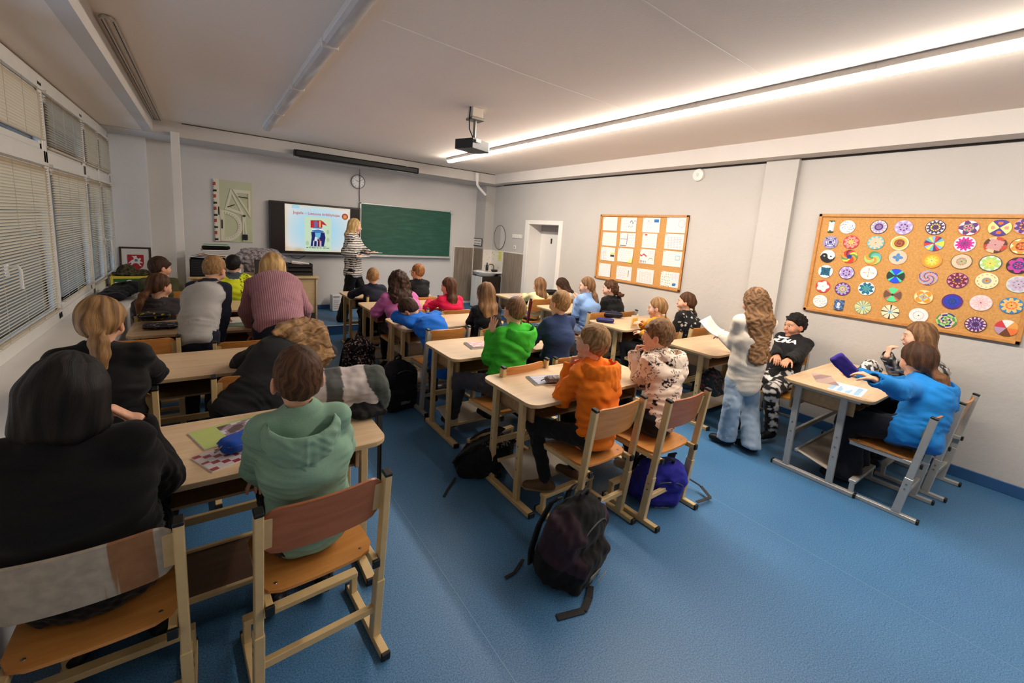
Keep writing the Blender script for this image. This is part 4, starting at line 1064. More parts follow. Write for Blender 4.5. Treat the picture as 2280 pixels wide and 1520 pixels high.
def build_hair(sp, C, A, z, bf, h, nape):
    """sp: style, col, t thickness; C head centre, A head frame, bf body forward, nape: neck base point"""
    st = sp['style']; col = HC_[sp['col']] if isinstance(sp['col'], str) else sp['col']; t = sp.get('t', .014)
    g = lambda x, y, w: C+A@(np.array((x, y, w))*z)
    r, f, u = A[:, 0], A[:, 1], A[:, 2]; dn = V3(0,0,-1); seed = sp.get('seed', 1)
    L = sp.get('len', .3)
    ext = .13+(L if st in ('long','curly','pony','bob','braid','spread','fwd') else 0)
    lo = C-np.array((.17+ext*.35, .17+ext*.35, ext+.08))*1.0; hi = C+np.array((.17+ext*.35, .17+ext*.35, .18))
    if st == 'spread': lo -= .15; hi += np.array((.25,.15,.0))
    F_ = Field(lo, hi, h)
    ts = t*.30 if st == 'short' else t
    F_.ell(g(0,-.014,.024), ((.0735+ts)*z, (.093+.6*ts+.4*t*.6)*z, (.098+t*.9)*z), A, .01)
    F_.ell(g(0,-.028,.048), ((.062+t)*z, (.078+t)*z, (.078+t)*z), A, .03)
    hl = sp.get('line', .045); sl = sp.get('slope', 1.1)
    nn = nrm(f*1.0-u*sl)
    if sp.get('fringe'):
        F_.ecap(g(-.03,.078,.055), g(.03,.078,.055), (.03*z,.022*z), (.03*z,.022*z), r, f, .02*z)
        nn = nrm(f*1.0-u*.75); hl = .075
    if st in ('short', 'buzz'):
        F_.half(g(0,hl,.045), nn, .012); F_.half(g(0,0,sp.get('nape',-.060)), -u, .012)
        for s_ in (-1, 1): F_.ell(g(s_*.086,-.006,-.008), (.022*z,.026*z,.036*z), A, .006, 'sub')
        F_.half(g(0,-.02,-.03), nrm(-u*1.0+f*.55), .015)
    else:
        F_.half(g(0,hl,.045), nn, .012)
        if st == 'pony' or st == 'braid': F_.half(g(0,0,-.075), -u, .015)
    if sp.get('hang') is not None: dn = nrm(np.array(sp['hang'], float))
    if st == 'bob':
        bw = sp.get('bw', 1.)
        for s_ in (-1, 1): F_.ecap(g(s_*.060*bw,-.02,.03), g(s_*.072*bw,-.012,-.02)+dn*(L-.10), (.028*z,.060*z), (.034*z*bw,.056*z), r, f, .04)
        F_.ecap(g(0,-.07,.02), g(0,-.075,-.03)+dn*(L-.10), (.080*z,.042*z), (.092*z*bw,.042*z), r, f, .05)
        F_.half(C+dn*(L+.02), nrm(dn+f*.15), .02)
    if st in ('long', 'curly'):
        b0 = nrm(V3(bf[0], bf[1], 0)); rr = np.cross(b0, V3(0,0,1)); wd = sp.get('w', .085); th = sp.get('th', .04)
        p0 = g(0,-.055,.0); p1 = np.array(nape)-b0*.075+V3(0,0,-.02); p2 = p1+dn*(L-.22)-b0*sp.get('off', .03)
        p1 = p1+np.array(sp.get('mid', (0,0,0))); p2 = p2+np.array(sp.get('end', (0,0,0)))
        F_.ecap(p0, p1, (wd*.95*z, .055*z), (wd*z, th*z), rr, b0, .05); F_.ecap(p1, p2, (wd*z, th*z), (wd*.72*z, th*.6*z), rr, b0, .03)
        for s_ in sp.get('side', (-1, 1)):
            a0 = g(s_*.062,-.01,.01); a1 = np.array(nape)+r*s_*.085*z-b0*.02; F_.ecap(a0, a1, (.026*z,.045*z), (.028*z,.04*z), rr, b0, .04)
            if sp.get('front'): F_.cap(a1, a1+b0*.08+dn*(L-.28)+r*s_*.01, .028*z, .014*z, .03)
            else: F_.cap(a1, p1+rr*s_*wd*.6*z+dn*.06, .03*z, .03*z, .04)
    if st == 'spread':     # long hair falling sideways over arm and desk
        for pth, wid in sp['paths']:
            pts = [np.array(p, float) for p in pth]; no = nrm(np.array(sp['nor'], float))
            for (a, b), (wa, wb) in zip(zip(pts, pts[1:]), zip(wid, wid[1:])): F_.ecap(a, b, (wa, wa*.6), (wb, wb*.55), nrm(np.cross(b-a, no)), no, .04)
    if st in ('pony', 'braid'):
        tie = g(*sp.get('tie', (0,-.10,-.03))); F_.cap(g(0,-.085,.0), tie, .045*z, .020*z, .035)
        pts = [tie]+[tie+np.array(p) for p in sp['tail']]; rs = sp.get('tr', [.018,.032,.030,.012])
        if st == 'pony':
            for i in range(len(pts)-1): F_.cap(pts[i], pts[i+1], rs[min(i, len(rs)-1)]*z, rs[min(i+1, len(rs)-1)]*z, .015)
        else:
            n = 9; tot = pts
            for i in range(n):
                q = i/(n-1)*(len(tot)-1); j = min(int(q), len(tot)-2); p = tot[j]+(tot[j+1]-tot[j])*(q-j)
                F_.ell(p+r*.007*(1 if i % 2 else -1), (.017*z*(1-.4*i/n), .016*z*(1-.4*i/n), .021*z), None, .006)
    if st == 'fwd':        # hair hanging forward of a bowed head
        for s_ in (-1, 1): F_.ecap(g(s_*.07,.01,.01), g(s_*.075,.05,-.03)+V3(0,0,-L), (.03*z,.05*z), (.02*z,.02*z), r, f, .04)
    fr = sp.get('freq', 46); am = sp.get('amp', .0005 if st == 'short' else .0016); wv = sp.get('wave', 0.)
    curly = st == 'curly' or sp.get('curl', 0)
    def phase(p):
        q = (p-C)@A/z; rad = np.hypot(q[:, 0], q[:, 1])+.02
        if st in ('short', 'buzz'):
            cr = q-np.array((.012,-.05,.09)); ph = np.arctan2(cr[:, 0], -cr[:, 1]-.3*cr[:, 2])*6+sn(p, seed, .06, 4)*1.1
            return ph*sp.get('str', 3.2)
        ph = np.arctan2(q[:, 0], -q[:, 1]-.0)*fr/4+sn(p, seed, .09, 4, (1,1,.35))*1.0
        if wv: ph = ph+wv*np.sin(p[:, 2]*2*math.pi/.075+sn(p, seed+4, .2, 3)*2.5)
        return ph
    def d_(p):
        ph = phase(p); o = am*(np.sin(ph)+.6*np.sin(ph*2.3+1.1))
        if curly: cv = 1. if st == 'curly' else float(sp['curl']); o = o+cv*(.010*sn(p, seed+7, .034, 6)+.008*sn(p, seed+8, .07, 4))
        elif st == 'short': o = o+sp.get('tous', .0026)*(sn(p, seed+9, .032, 5)+.7*sn(p, seed+10, .06, 4))
        else: o = o+.0035*sn(p, seed+9, .06, 4, (1,1,.4))
        return o
    if st != 'buzz': F_.disp(d_, .02)
    V, Q = F_.mesh(); ph = phase(V); k = np.clip(.42+.30*np.sin(ph)+.18*np.sin(ph*2.3+1.1)+.22*sn(V, seed+2, .05, 5, (1,1,.5)), 0, 1)
    if sp.get('tip'):   # lighter ends
        k = np.clip(k+sp['tip']*np.clip((C[2]-V[:, 2])/.3, -.2, 1), 0, 1.2)
    if sp.get('root'): k = np.clip(k-sp['root']*np.clip((((V-C)@u)/z-.055)/.05, 0, 1), 0, 1)
    c = lin(col[0])*(1-k[:, None])+lin(col[1])*k[:, None]
    al = np.linalg.norm(V-C, axis=1) if st in ('short', 'buzz') else V[:, 2]
    return V, Q, c, np.stack([ph*2.2, al*7, np.zeros(len(V))], 1)
def ev(o): return np.array(o, float)
PCOUNT = {}
def person(label, head, pel, face=0., look=(0, 0, 0), s=.85, hs=.97, girth=1., rh=None, lh=None, re=None, le=None, rp='curl', lp='curl', rd=None, ld=None, rn=None, ln=None,
           legs=None, top=None, pants=None, shoes=None, hair=None, skin='a', bend=.04, twist=0., shift=0., far=None, eyes=True, glasses=None, stand=False, group=None, hood=None, shw=1., lip=True, kneel=None):
    C = ev(head); P = ev(pel); r, f, u, B = hframe(face); ra, fa, ua, _ = hframe(face+twist)
    hr, hf, hu, A = hframe(*look); z = hs
    dist = np.linalg.norm(C-np.array((0,0,HC))); k = np.clip(dist/2.2, .8, 2.0)
    if far: k = far
    ra = nrm(ra+np.array((0,0,1))*shift)
    N = C-hu*.106*z-hf*.028*z; N = N-V3(0,0,.010*z)
    up = nrm(N-P); TL = np.linalg.norm(N-P)
    fb = nrm(f-up*(f@up)); rb = nrm(np.cross(fb, up)); fs_ = nrm(fa-up*(fa@up))
    ch = P+(N-P)*.66-fb*bend; wa = P+(N-P)*.30-fb*bend*.7
    org = V3(P[0], P[1], 0)
    sh = {}; elb = {}; wri = {}; ua_l, fa_l = .265*s, .235*s
    base = N-up*.045*s
    for sd, T, E, key in ((1, rh, re, 'r'), (-1, lh, le, 'l')):
        S = base+ra*sd*.150*s*shw-up*.012*s
        if T is None: T = P+rb*sd*.16*s+fb*.26*s+V3(0,0,.10*s)
        else: T = ev(T)
        hint = ev(E) if E is not None else S+rb*sd*.25-fb*.12-V3(0,0,.35)
        e, w_ = ik(S, T, ua_l, fa_l, hint); sh[key], elb[key], wri[key] = S, e, w_
    hip = {q: P+rb*sd*.085*s*girth-V3(0,0,.01) for q, sd in (('r', 1), ('l', -1))}
    kn, an = {}, {}
    for q, sd in (('r', 1), ('l', -1)):
        if legs and q in legs: kn[q], an[q] = ev(legs[q][0]), ev(legs[q][1])
        elif stand: kn[q] = hip[q]+V3(0,0,-.42*s)+f*.03; an[q] = V3(hip[q][0], hip[q][1], .085)
        else:
            kn[q] = hip[q]+f*.40*s+r*sd*.03-V3(0,0,.0); an[q] = V3(*(kn[q][:2]-f[:2]*.10), .10)
    gq = girth
    # ---- top
    o = thing('person', label, 'person', tuple(org), 0, group)
    root = o
    tp = top or {}; th = tp.get('t', .012); h = .0062*k*tp.get('res', 1.)
    pts = [P, N, *sh.values(), *elb.values(), *wri.values()]
    lo = np.min(pts, 0)-.22; hi = np.max(pts, 0)+.16
    tw = .150*s*gq+th; td = .100*s*gq+th*1.0
    F_ = Field(lo, hi, h)
    hem = tp.get('hem', .04)
    F_.ecap(P-up*hem*.3, wa, (tw*.98+tp.get('flare', 0), td*1.12+tp.get('flare', 0)), (tw*.92, td*.98), rb, fb, .05)
    F_.ecap(wa, ch, (tw*.92, td*.98), (tw*1.02, td*1.05), rb, fb, .06)
    F_.ecap(ch, base-up*.03*s, (tw*1.02, td*1.05), (.112*s+th, .062*s+th), ra, fs_, .06)
    F_.cap(base+ra*.065*s+up*.012*s, sh['r'], .044*s+th*.6, .045*s+th*.8, .04); F_.cap(base-ra*.065*s+up*.012*s, sh['l'], .044*s+th*.6, .045*s+th*.8, .04)
    F_.cap(N-up*.05*s, N+hu*.012*s, .060*s+th*.6, .054*s+th*.5, .03)
    sl = tp.get('sleeve', 1.)
    for q in 'rl':
        F_.cap(sh[q], elb[q], .046*s+th, .041*s+th*1.1, .022)
        if sl > .5:
            we = elb[q]+(wri[q]-elb[q])*(sl-.02); F_.cap(elb[q], we, .043*s+th*1.1, .034*s+th*.9, .02)
            if tp.get('cuff', 1): F_.cap(we-nrm(wri[q]-elb[q])*.03, we, .031*s+th*.5, .031*s+th*.5, .012)
    if tp.get('belly'): F_.ell(P+up*TL*.3+fb*.06*s, (tw, td*1.1, TL*.3), None, .05)
    # folds
    sd0 = tp.get('seed', int(abs(C[0]*97+C[1]*31)) % 999); fa_ = tp.get('fold', .0058)
    def fold(p):
        o1 = fa_*sn(p, sd0, .11, 4, (.6,.6,1.3)); m1 = np.clip(sn(p, sd0+5, .25, 3)*.8+.55, 0, 1.2)
        o2 = fa_*.6*sn(p, sd0+1, .06, 4, (.55,.55,1.7))*m1
        o3 = 0
        for q in 'rl':
            de = np.linalg.norm(p-elb[q], axis=1); ax_ = nrm(wri[q]-sh[q]); o3 = o3+fa_*.8*np.exp(-(de/.10)**2)*np.sin((p-elb[q])@ax_*2*math.pi/.038+sn(p, sd0+3, .1, 3)*2)
        dw = np.abs((p-P)@up-.06); o4 = fa_*.8*np.exp(-(dw/.08)**2)*np.sin((p-P)@up*2*math.pi/.045+sn(p, sd0+8, .16, 3)*2.5)
        return o1+o2+o3+o4
    F_.disp(fold, .03)
    nk = hu*.6+up*.4
    F_.cap(N-up*.02*s, N+nrm(nk)*.2, .046*s+tp.get('neck', 0), .062*s+tp.get('neck', 0), .006, 'sub')
    if tp.get('vneck'): F_.cap(N+fs_*.07*s-up*.05*s, N+fs_*.10*s+up*.05*s, .03*s, .05*s, .01, 'sub')
    F_.half(P-up*(hem+.035*s), -up, .012)
    for q in 'rl':
        dv = nrm(wri[q]-elb[q]); e_ = elb[q]+(wri[q]-elb[q])*sl
        if sl > .5: F_.cap(e_, e_+dv*.12, .028*s+th*.3, .028*s+th*.3, .005, 'sub')
    V, Q = F_.mesh()
    cols = np.tile(lin(tp.get('c', (90,90,90))), (len(V), 1))
    inf = dict(P=P, N=N, up=up, rb=rb, fb=fb, ra=ra, sh=sh, elb=elb, wri=wri, s=s, TL=TL, ch=ch)
    if tp.get('pat'): cols = tp['pat'](V, cols, inf)
    cols = cols*(1+.05*sn(V, 8, .09, 4))[:, None]
    to = np_mesh(tp.get('name', 'sweater'), V, Q, cols, tp.get('m', CLOTH), o, org)
    inf['obj'] = to; inf['root'] = o; inf['org'] = org
    if tp.get('hood'):
        hm = tp['hood']; hs_ = s*hm; u2 = np.cross(ra, fs_); Rm = np.stack([ra, fs_, u2], 1); q_ = lambda x, y, w: N+(ra*x+fs_*y+u2*w)*hs_
        F_ = Field(N-.30*hs_-.05, N+.22*hs_+.03, .0052*k)
        F_.ell(q_(0,-.060,-.045), (.142*hs_, .112*hs_, .098*hs_), Rm, .02)
        F_.ell(q_(0,-.105,-.095), (.105*hs_, .060*hs_, .095*hs_), Rm, .03); F_.cap(q_(0,-.118,-.14), q_(0,-.108,-.205), .050*hs_, .016*hs_, .03)
        F_.cap(q_(.075,.055,-.075), q_(.02,.105,-.125), .032*hs_, .022*hs_, .03); F_.cap(q_(-.075,.055,-.075), q_(-.02,.105,-.125), .032*hs_, .022*hs_, .03)
        F_.disp(lambda p: .005*sn(p, sd0+40, .09, 4)+.0035*sn(p, sd0+41, .04, 4)-.004*np.exp(-(((p-N)@ra)/.006)**2)*((p-N)@fs_ < -.05), .03)
        F_.half(q_(0,-.06,.020), nrm(u2-fs_*.30), .014)
        F_.ell(q_(0,-.050,-.015), (.122*hs_, .098*hs_, .070*hs_), Rm, .008, 'sub'); F_.cap(q_(0,-.01,-.03), q_(0,.10,-.05), .055*hs_, .05*hs_, .01, 'sub')
        V, Q = F_.mesh(); cols = np.tile(lin(tp.get('c', (90,90,90))), (len(V), 1))
        if tp.get('pat'): cols = tp['pat'](V, cols, inf)
        np_mesh('hood', V, Q, cols*(1+.05*sn(V, 8, .09, 4))[:, None], tp.get('m', CLOTH), o, org)
    # ---- trousers
    pn = pants or {}; pt = pn.get('t', .008); hp = .0085*k
    pts = [P, *hip.values(), *kn.values(), *an.values()]
    lo = np.min(pts, 0)-.17; hi = np.max(pts, 0)+.17
    F_ = Field(lo, hi, hp)
    F_.ecap(P+up*.05*s, P-V3(0,0,.015), (.135*s*gq+pt, .098*s*gq+pt), (.148*s*gq+pt, .105*s*gq+pt), rb, fb, .04)
    wl = pn.get('wide', 0.)
    for q in 'rl':
        F_.cap(hip[q], kn[q], .078*s*gq+pt, .056*s*gq+pt+wl*.4, .04)
        dv = nrm(an[q]-kn[q]); e_ = an[q]+dv*pn.get('long', -.01); F_.cap(kn[q], e_, .056*s*gq+pt+wl*.4, .043*s+pt+wl, .012 if wl else .03)
    if pn.get('skirt'):
        for q in 'rl': F_.cap(hip[q], kn[q], .11*s*gq, .10*s, .08); F_.cap(kn[q], an[q]+V3(0,0,.05), .10*s, .12*s, .08)
        F_.cap((hip['r']+hip['l'])/2, (kn['r']+kn['l'])/2, .12*s*gq, .11*s, .06); F_.cap((kn['r']+kn['l'])/2, (an['r']+an['l'])/2+V3(0,0,.05), .11*s, .12*s, .06)
    F_.disp(lambda p: .005*sn(p, sd0+20, .07, 5)+.004*sn(p, sd0+21, .035, 4), .03)
    if wl >= .03: F_.half((0,0,min(an['r'][2], an['l'][2])-.035), V3(0,0,-1), .006)
    for q in 'rl':
        if not pn.get('skirt') and wl < .03:
            dv = nrm(an[q]-kn[q]); e_ = an[q]+dv*(pn.get('long', -.01)+.02); F_.cap(e_, e_+dv*.15, .032*s+pt+wl, .032*s+pt+wl, .006, 'sub')
    V, Q = F_.mesh(); cols = np.tile(lin(pn.get('c', (30,30,36))), (len(V), 1))
    if pn.get('pat'): cols = pn['pat'](V, cols, inf)
    cols = cols*(1+.08*sn(V, 9, .08, 4))[:, None]
    np_mesh(pn.get('name', 'trousers'), V, Q, cols, pn.get('m', DENIM), o, org)
    # ---- shoes
    so_ = shoes or {}
    for q, sd in (('r', 1), ('l', -1)):
        fd = ev(so_['dir'][q]) if so_.get('dir') else f; fd = nrm(V3(fd[0], fd[1], fd[2] if len(fd) > 2 else 0))
        a = an[q]; zf = a[2]-.085*s; sr = np.cross(fd, V3(0,0,1))
        F_ = Field(np.minimum(a, a+fd*.2)-.12, np.maximum(a, a+fd*.2)+.12, .006*k)
        hl = a-fd*.045*s-V3(0,0,.05*s); toe = a+fd*.13*s-V3(0,0,.060*s)
        F_.ecap(hl, a+fd*.05*s-V3(0,0,.05*s), (.034*s,.034*s), (.042*s,.04*s), sr, fd, .02); F_.ecap(a+fd*.04*s-V3(0,0,.05*s), toe, (.043*s,.05*s), (.040*s,.045*s), sr, fd, .02)
        F_.cap(a-V3(0,0,.04*s), a+V3(0,0,.012*s), .044*s, .040*s, .03)
        F_.half(a-V3(0,0,.085*s), V3(0,0,-1), .006)
        V, Q = F_.mesh()
        cb = lin(so_.get('c', (30,30,32))); cs = lin(so_.get('sole', (200,196,190))); m_ = (V[:, 2] < a[2]-.085*s+.022)[:, None]
        np_mesh('shoe', V, Q, np.where(m_, cs, cb), SHOE, o, org)
    # ---- body: head, neck, hands and a simple figure inside the clothes, one mesh
    VV, QQ, CC = [], [], []
    def addp(V, Q, c):
        off = sum(len(v) for v in VV); VV.append(V); QQ.append(Q+off); CC.append(c)
    sk = SK[skin] if isinstance(skin, str) else skin
    hh = .0046*k
    F_ = Field(np.minimum(C, N)-.17*z, np.maximum(C, N)+.15*z, hh)
    build_head(F_, C, A, z)
    F_.cap(N-up*.06*s, C-hu*.06*z-hf*.012*z, .047*s+.004, .047*z, .02); F_.ecap(N-up*.07*s-ra*.06*s, N-up*.07*s+ra*.06*s, (.05*s,.04*s), (.05*s,.04*s), ra, fs_, .04)
    V, Q = F_.mesh(); addp(V, Q, head_cols(V, C, A, z, sk, lip, hair and tuple(np.array((HC_[hair['col']] if isinstance(hair['col'], str) else hair['col'])[0])*.9)))
    for q, sd, T, hp_, hd, hn in (('r', 1, rh, rp, rd, rn), ('l', -1, lh, lp, ld, ln)):
        W = wri[q]; dv = nrm(W-elb[q])
        hd_ = nrm(ev(hd)) if hd is not None else nrm(dv-V3(0,0,.15)); hn_ = ev(hn) if hn is not None else V3(0,0,-1)
        if abs(nrm(hn_)@hd_) > .93: hn_ = fb
        F_ = Field(W-.20*s-.03, W+.20*s+.03, .0036*min(k, 1.6))
        F_.cap(elb[q]+(W-elb[q])*.45, W, .034*s, .025*s, .01); zz = .92*s+.06
        build_hand(F_, W, hd_, hn_, sd*-1 if False else sd, zz, hp_)
        V, Q = F_.mesh(); c = np.tile(lin(sk), (len(V), 1))*(1+.06*sn(V, 4, .02, 4))[:, None]*np.array((1.02,.95,.93)); addp(V, Q, c)
    F_ = Field(np.min([P, N, *kn.values(), *an.values(), *elb.values()], 0)-.12, np.max([P, N, *kn.values(), *an.values(), *elb.values()], 0)+.12, .017)
    F_.ecap(P, wa, (.11*s,.075*s), (.10*s,.07*s), rb, fb, .05); F_.ecap(wa, ch, (.10*s,.07*s), (.11*s,.075*s), rb, fb, .05); F_.ecap(ch, base-up*.05*s, (.11*s,.075*s), (.08*s,.045*s), rb, fb, .05)
    F_.cap(base-up*.03, N-up*.02, .035*s, .04*s, .03)
    for q in 'rl':
        F_.cap(sh[q]+nrm(P-sh[q])*.03, elb[q], .036*s, .03*s, .03); F_.cap(elb[q], elb[q]+(wri[q]-elb[q])*.7, .03*s, .026*s, .02); F_.cap(hip[q], kn[q], .06*s, .042*s, .03); F_.cap(kn[q], an[q]-V3(0,0,.02), .042*s, .03*s, .02)
    V, Q = F_.mesh(); addp(V, Q, np.tile(lin(sk), (len(V), 1)))
    np_mesh('body', np.concatenate(VV), np.concatenate(QQ), np.concatenate(CC), SKIN, o, org)
    if eyes:
        for sd in (-1, 1):
            p = C+A@(np.array((sd*.031, .0735, .011))*z)
            b = MB(); Mx_ = Matrix(((*A[:, 0], 0), (*A[:, 1], 0), (*A[:, 2], 0), (0,0,0,1))).transposed().to_4x4(); Mx_.translation = tuple(p-org)
            Mf = Mx_ @ Matrix.Rotation(R_(-90), 4, 'X'); R0 = .0108*z
            b.lathe([(R0*math.sin(math.pi*i/8), -R0*math.cos(math.pi*i/8)) for i in range(0, 7)], 12, Mf); b.cur = 1
            b.lathe([(R0*math.sin(math.pi*i/8)*1.003, -R0*math.cos(math.pi*i/8)) for i in (6, 7, 8)], 12, Mf)
            b.build('eye', [EYEW, EYEI], o, True)
    if glasses:
        b = MB()
        for sd in (-1, 1):
            cc = [C+A@(np.array((sd*.033+.024*math.cos(a), .097, .010+.019*math.sin(a)))*z)-org for a in np.linspace(0, 2*math.pi, 17)]; b.tube(cc, .0018, 6, caps=False)
            b.tube([C+A@(np.array((sd*.057, .095, .014))*z)-org, C+A@(np.array((sd*.080, .0, .012))*z)-org], .0016, 6)
        b.tube([C+A@(np.array((-.010, .100, .012))*z)-org, C+A@(np.array((.010, .100, .012))*z)-org], .0016, 6)
        b.build('glasses', mat('spectacle frame', glasses, .4), o, True)
    if hair:
        V, Q, c, stv = build_hair(hair, C, A, z, fa, .0048*k*hair.get('res', 1.), N); ho = np_mesh('hair', V, Q, c, HAIRM, o, org); at = ho.data.attributes.new('Strand', 'FLOAT_VECTOR', 'POINT'); at.data.foreach_set('vector', stv.astype(np.float32).ravel())
        if hair.get('band'):
            tie = C+A@(np.array(hair.get('tie', (0,-.10,-.03)))*z); d = nrm(np.array(hair['tail'][0], float)); M = Matrix.Translation(tuple(tie-org)) @ Vector(tuple(d)).to_track_quat('Z', 'Y').to_matrix().to_4x4()
            MB().lathe([(.020*z,-.006),(.027*z,-.004),(.029*z,0),(.027*z,.004),(.020*z,.006)], 14, M).build('hair_tie', mat('hair tie', hair['band'], .7), o, True)
    return inf
# ================================================================= THE CLASS: heads and many limb targets placed from image pixels
def lateral(V, i): return (V-i['N'])@i['ra']
def segd(V, a, b):
    ab = b-a; t = np.clip(((V-a)@ab)/(ab@ab), 0, 1); return np.linalg.norm(V-a-t[:, None]*ab, axis=1)
def raglan(body, sleeve):
    def f(V, c, i):
        d = np.minimum.reduce([segd(V, i['sh'][q], i['elb'][q]) for q in 'rl']+[segd(V, i['elb'][q], i['wri'][q]) for q in 'rl'])
        lat = np.abs(lateral(V, i)); m = (lat > .088*i['s']) & (d < .088*i['s']) | (np.linalg.norm(V-i['N'], axis=1) < .088)
        c = np.where(m[:, None], lin(sleeve), lin(body)); return c
    return f
def stripes(dark, light, per=.030, duty=.36):
    def f(V, c, i):
        h = (V-i['P'])@i['up']+.004*sn(V, 3, .15, 3); m = (h/per) % 1 < duty; return np.where(m[:, None], lin(dark), lin(light))
    return f
def doodle(base, ink, seed=5):
    def f(V, c, i):
        a = np.abs(sn(V, seed, .055, 5)); m = (a < .13) & (sn(V, seed+1, .12, 4) > .05)
        b = np.abs(sn(V, seed+3, .028, 4)); m |= (b < .22) & (sn(V, seed+4, .09, 4) > .62)
        return np.where(m[:, None], lin(ink), lin(base))
    return f
def stars(base, ink, cell=.05, r=.0115):
    def f(V, c, i):
        g = np.floor(V/cell); rs = np.abs(np.sin(g@np.array((12.9, 78.2, 37.7)))*43758.5) % 1
        ctr = (g+.5)*cell+(np.stack([np.sin(rs*20), np.cos(rs*31), np.sin(rs*47)], 1))*cell*.18; d = np.abs(V-ctr)
        dd = np.sqrt(d).sum(1)**2*.42; m = (dd < r*1.9) & (rs > .25); return np.where(m[:, None], lin(ink), lin(base))
    return f
def camo(cols, seed=2, wl=.06):
    def f(V, c, i):
        a = sn(V, seed, wl, 5); out = np.tile(lin(cols[0]), (len(V), 1)); out[a > .15] = lin(cols[1]); out[a < -.25] = lin(cols[2]); out[sn(V, seed+3, wl*.7, 5) > .55] = lin(cols[3]); return out
    return f
def ribs(col, per=.016):
    def f(V, c, i):
        q = np.arctan2((V-i['ch'])@i['rb'], -(V-i['ch'])@i['fb']-.05)*.16+0; k = .92+.10*np.sin(q*2*math.pi/per); return lin(col)*k[:, None]
    return f
def collar(base, col, lim=-.03):
    def f(V, c, i):
        m = (V-i['N'])@i['up'] > lim; return np.where(m[:, None], lin(col), lin(base))
    return f
DKP = dict(c=(22,23,28)); NAVYP = dict(c=(24,28,44)); JEAN = dict(c=(120,146,176)); BK = dict(c=(24,24,26), sole=(30,30,30))
# ---- window row
person('woman with a black chin-length bob in a black sweater, leaning on her hand', (-0.348,1.740,1.196), (-.33,1.82,.56), look=(-12,14,4), s=.97, hs=.98, girth=1.15, rh=(-0.213,1.860,1.053), re=(-0.146,1.980,0.835), lh=(-.55,2.06,.80), rp='curl', rd=(-.75,.1,.65), rn=(-.5,-.2,-.8),
  top=dict(c=(13,13,15), t=.020, m=KNIT, sleeve=.86, hem=-.09), pants=dict(c=(14,14,16), pat=lambda V, c, i: np.where((((V-i['P'])@i['up'] > .015) & ((V-i['P'])@i['up'] < .2))[:, None], lin((206,204,202)), c)), shoes=BK, skin='a', hair=dict(style='bob', col='black', t=.016, len=.155, amp=.001))
person('boy with short brown hair in a mint green hooded sweatshirt, seen from behind', (0.257,1.680,1.182), (.31,1.74,.545), look=(3,2,0), s=.84, hs=.98, rh=(.44,2.0,.64), lh=(.16,1.98,.64), re=(.53,1.70,.72), le=(.07,1.68,.72), shw=.95,
  top=dict(c=(126,160,140), hood=1.1, t=.020, name='hoodie', fold=.006, hem=.03), pants=DKP, shoes=BK, hair=dict(style='short', col='brown', t=.013, tous=.002))
person('woman with a low dark blond ponytail in a black sweater', (-0.430,2.880,1.184), (-.46,2.98,.56), look=(-16,10,0), s=.97, hs=1.0, girth=1.1, rh=(-0.305,3.260,0.791), re=(-0.202,3.000,0.811), lh=(-.66,3.3,.80),
  top=dict(c=(14,14,16), t=.016, hem=.03), pants=DKP, shoes=BK, hair=dict(style='pony', col='dkblond', t=.016, amp=.002, tie=(.03,-.112,-.045), tail=[(.01,-.03,-.03),(.015,-.04,-.09),(.02,-.035,-.15)], tr=[.022,.036,.034,.018], seed=3))
person('girl with long wavy blond hair in a charcoal top lying on her arm', (0.583,3.260,0.937), (.14,2.97,.58), look=(-44,88,0), s=.92, hs=.97, girth=1.12, shw=1.05, rh=(.60,3.50,.80), re=(.74,3.28,.80), lh=(.34,3.46,.80), le=(0.170,3.200,0.842), bend=.07, face=-16, eyes=False,
  top=dict(c=(38,39,42), t=.022, name='sweatshirt', fold=.005), pants=DKP, shoes=BK, hair=dict(style='spread', col='dkblond', t=.020, len=.34, wave=1.2, amp=.0045, curl=.25, tip=.4, seed=6, nor=(-.3,-.85,.45),
  paths=[([(0.521,3.200,1.027),(0.600,3.120,0.969),(0.637,3.060,0.860),(0.606,3.050,0.738)],(.085,.080,.060,.022)),([(0.499,3.180,1.039),(0.523,3.080,0.945),(0.565,3.040,0.842),(0.557,3.040,0.761)],(.07,.07,.06,.025)),([(0.482,3.160,1.054),(0.396,3.080,1.047),(0.337,3.020,1.045)],(.06,.05,.02)),([(0.465,3.140,1.050),(0.438,3.050,0.982),(0.491,3.020,0.887)],(.055,.055,.03))]))
person('standing boy in a grey top with navy raglan sleeves bending over the desk', (0.056,4.500,1.272), (-.07,4.13,.80), look=(-35,22,0), s=.86, hs=.96, rh=(0.074,4.360,0.716), re=(0.112,4.300,0.968), lh=(0.101,4.720,0.857), le=(-.1,4.7,.9), lp='flat', rp='curl', stand=True, bend=.05, face=-28, shw=.95,
  top=dict(c=(170,168,166), pat=raglan((172,170,168),(24,28,44)), t=.016, m=KNIT, name='sweater', hem=.06), pants=NAVYP, shoes=BK, hair=dict(style='short', col='sandy', t=.012, seed=5))
person('woman with a blond bob and dark roots in a ribbed mauve sweater, bending forward', (0.515,4.700,1.279), (.50,4.16,.88), look=(-6,18,0), s=1.0, hs=1.08, girth=1.22, shw=1.12, rh=(0.753,4.620,0.733), re=(0.787,4.350,0.927), lh=(0.340,4.550,0.699), le=(0.236,4.380,0.907), stand=True, bend=.07,
  top=dict(c=(166,120,130), t=.022, m=RIB, fold=.003, hem=.08), pants=NAVYP, shoes=BK, hair=dict(style='bob', col='blond', t=.016, len=.15, root=.9, bw=1.1))
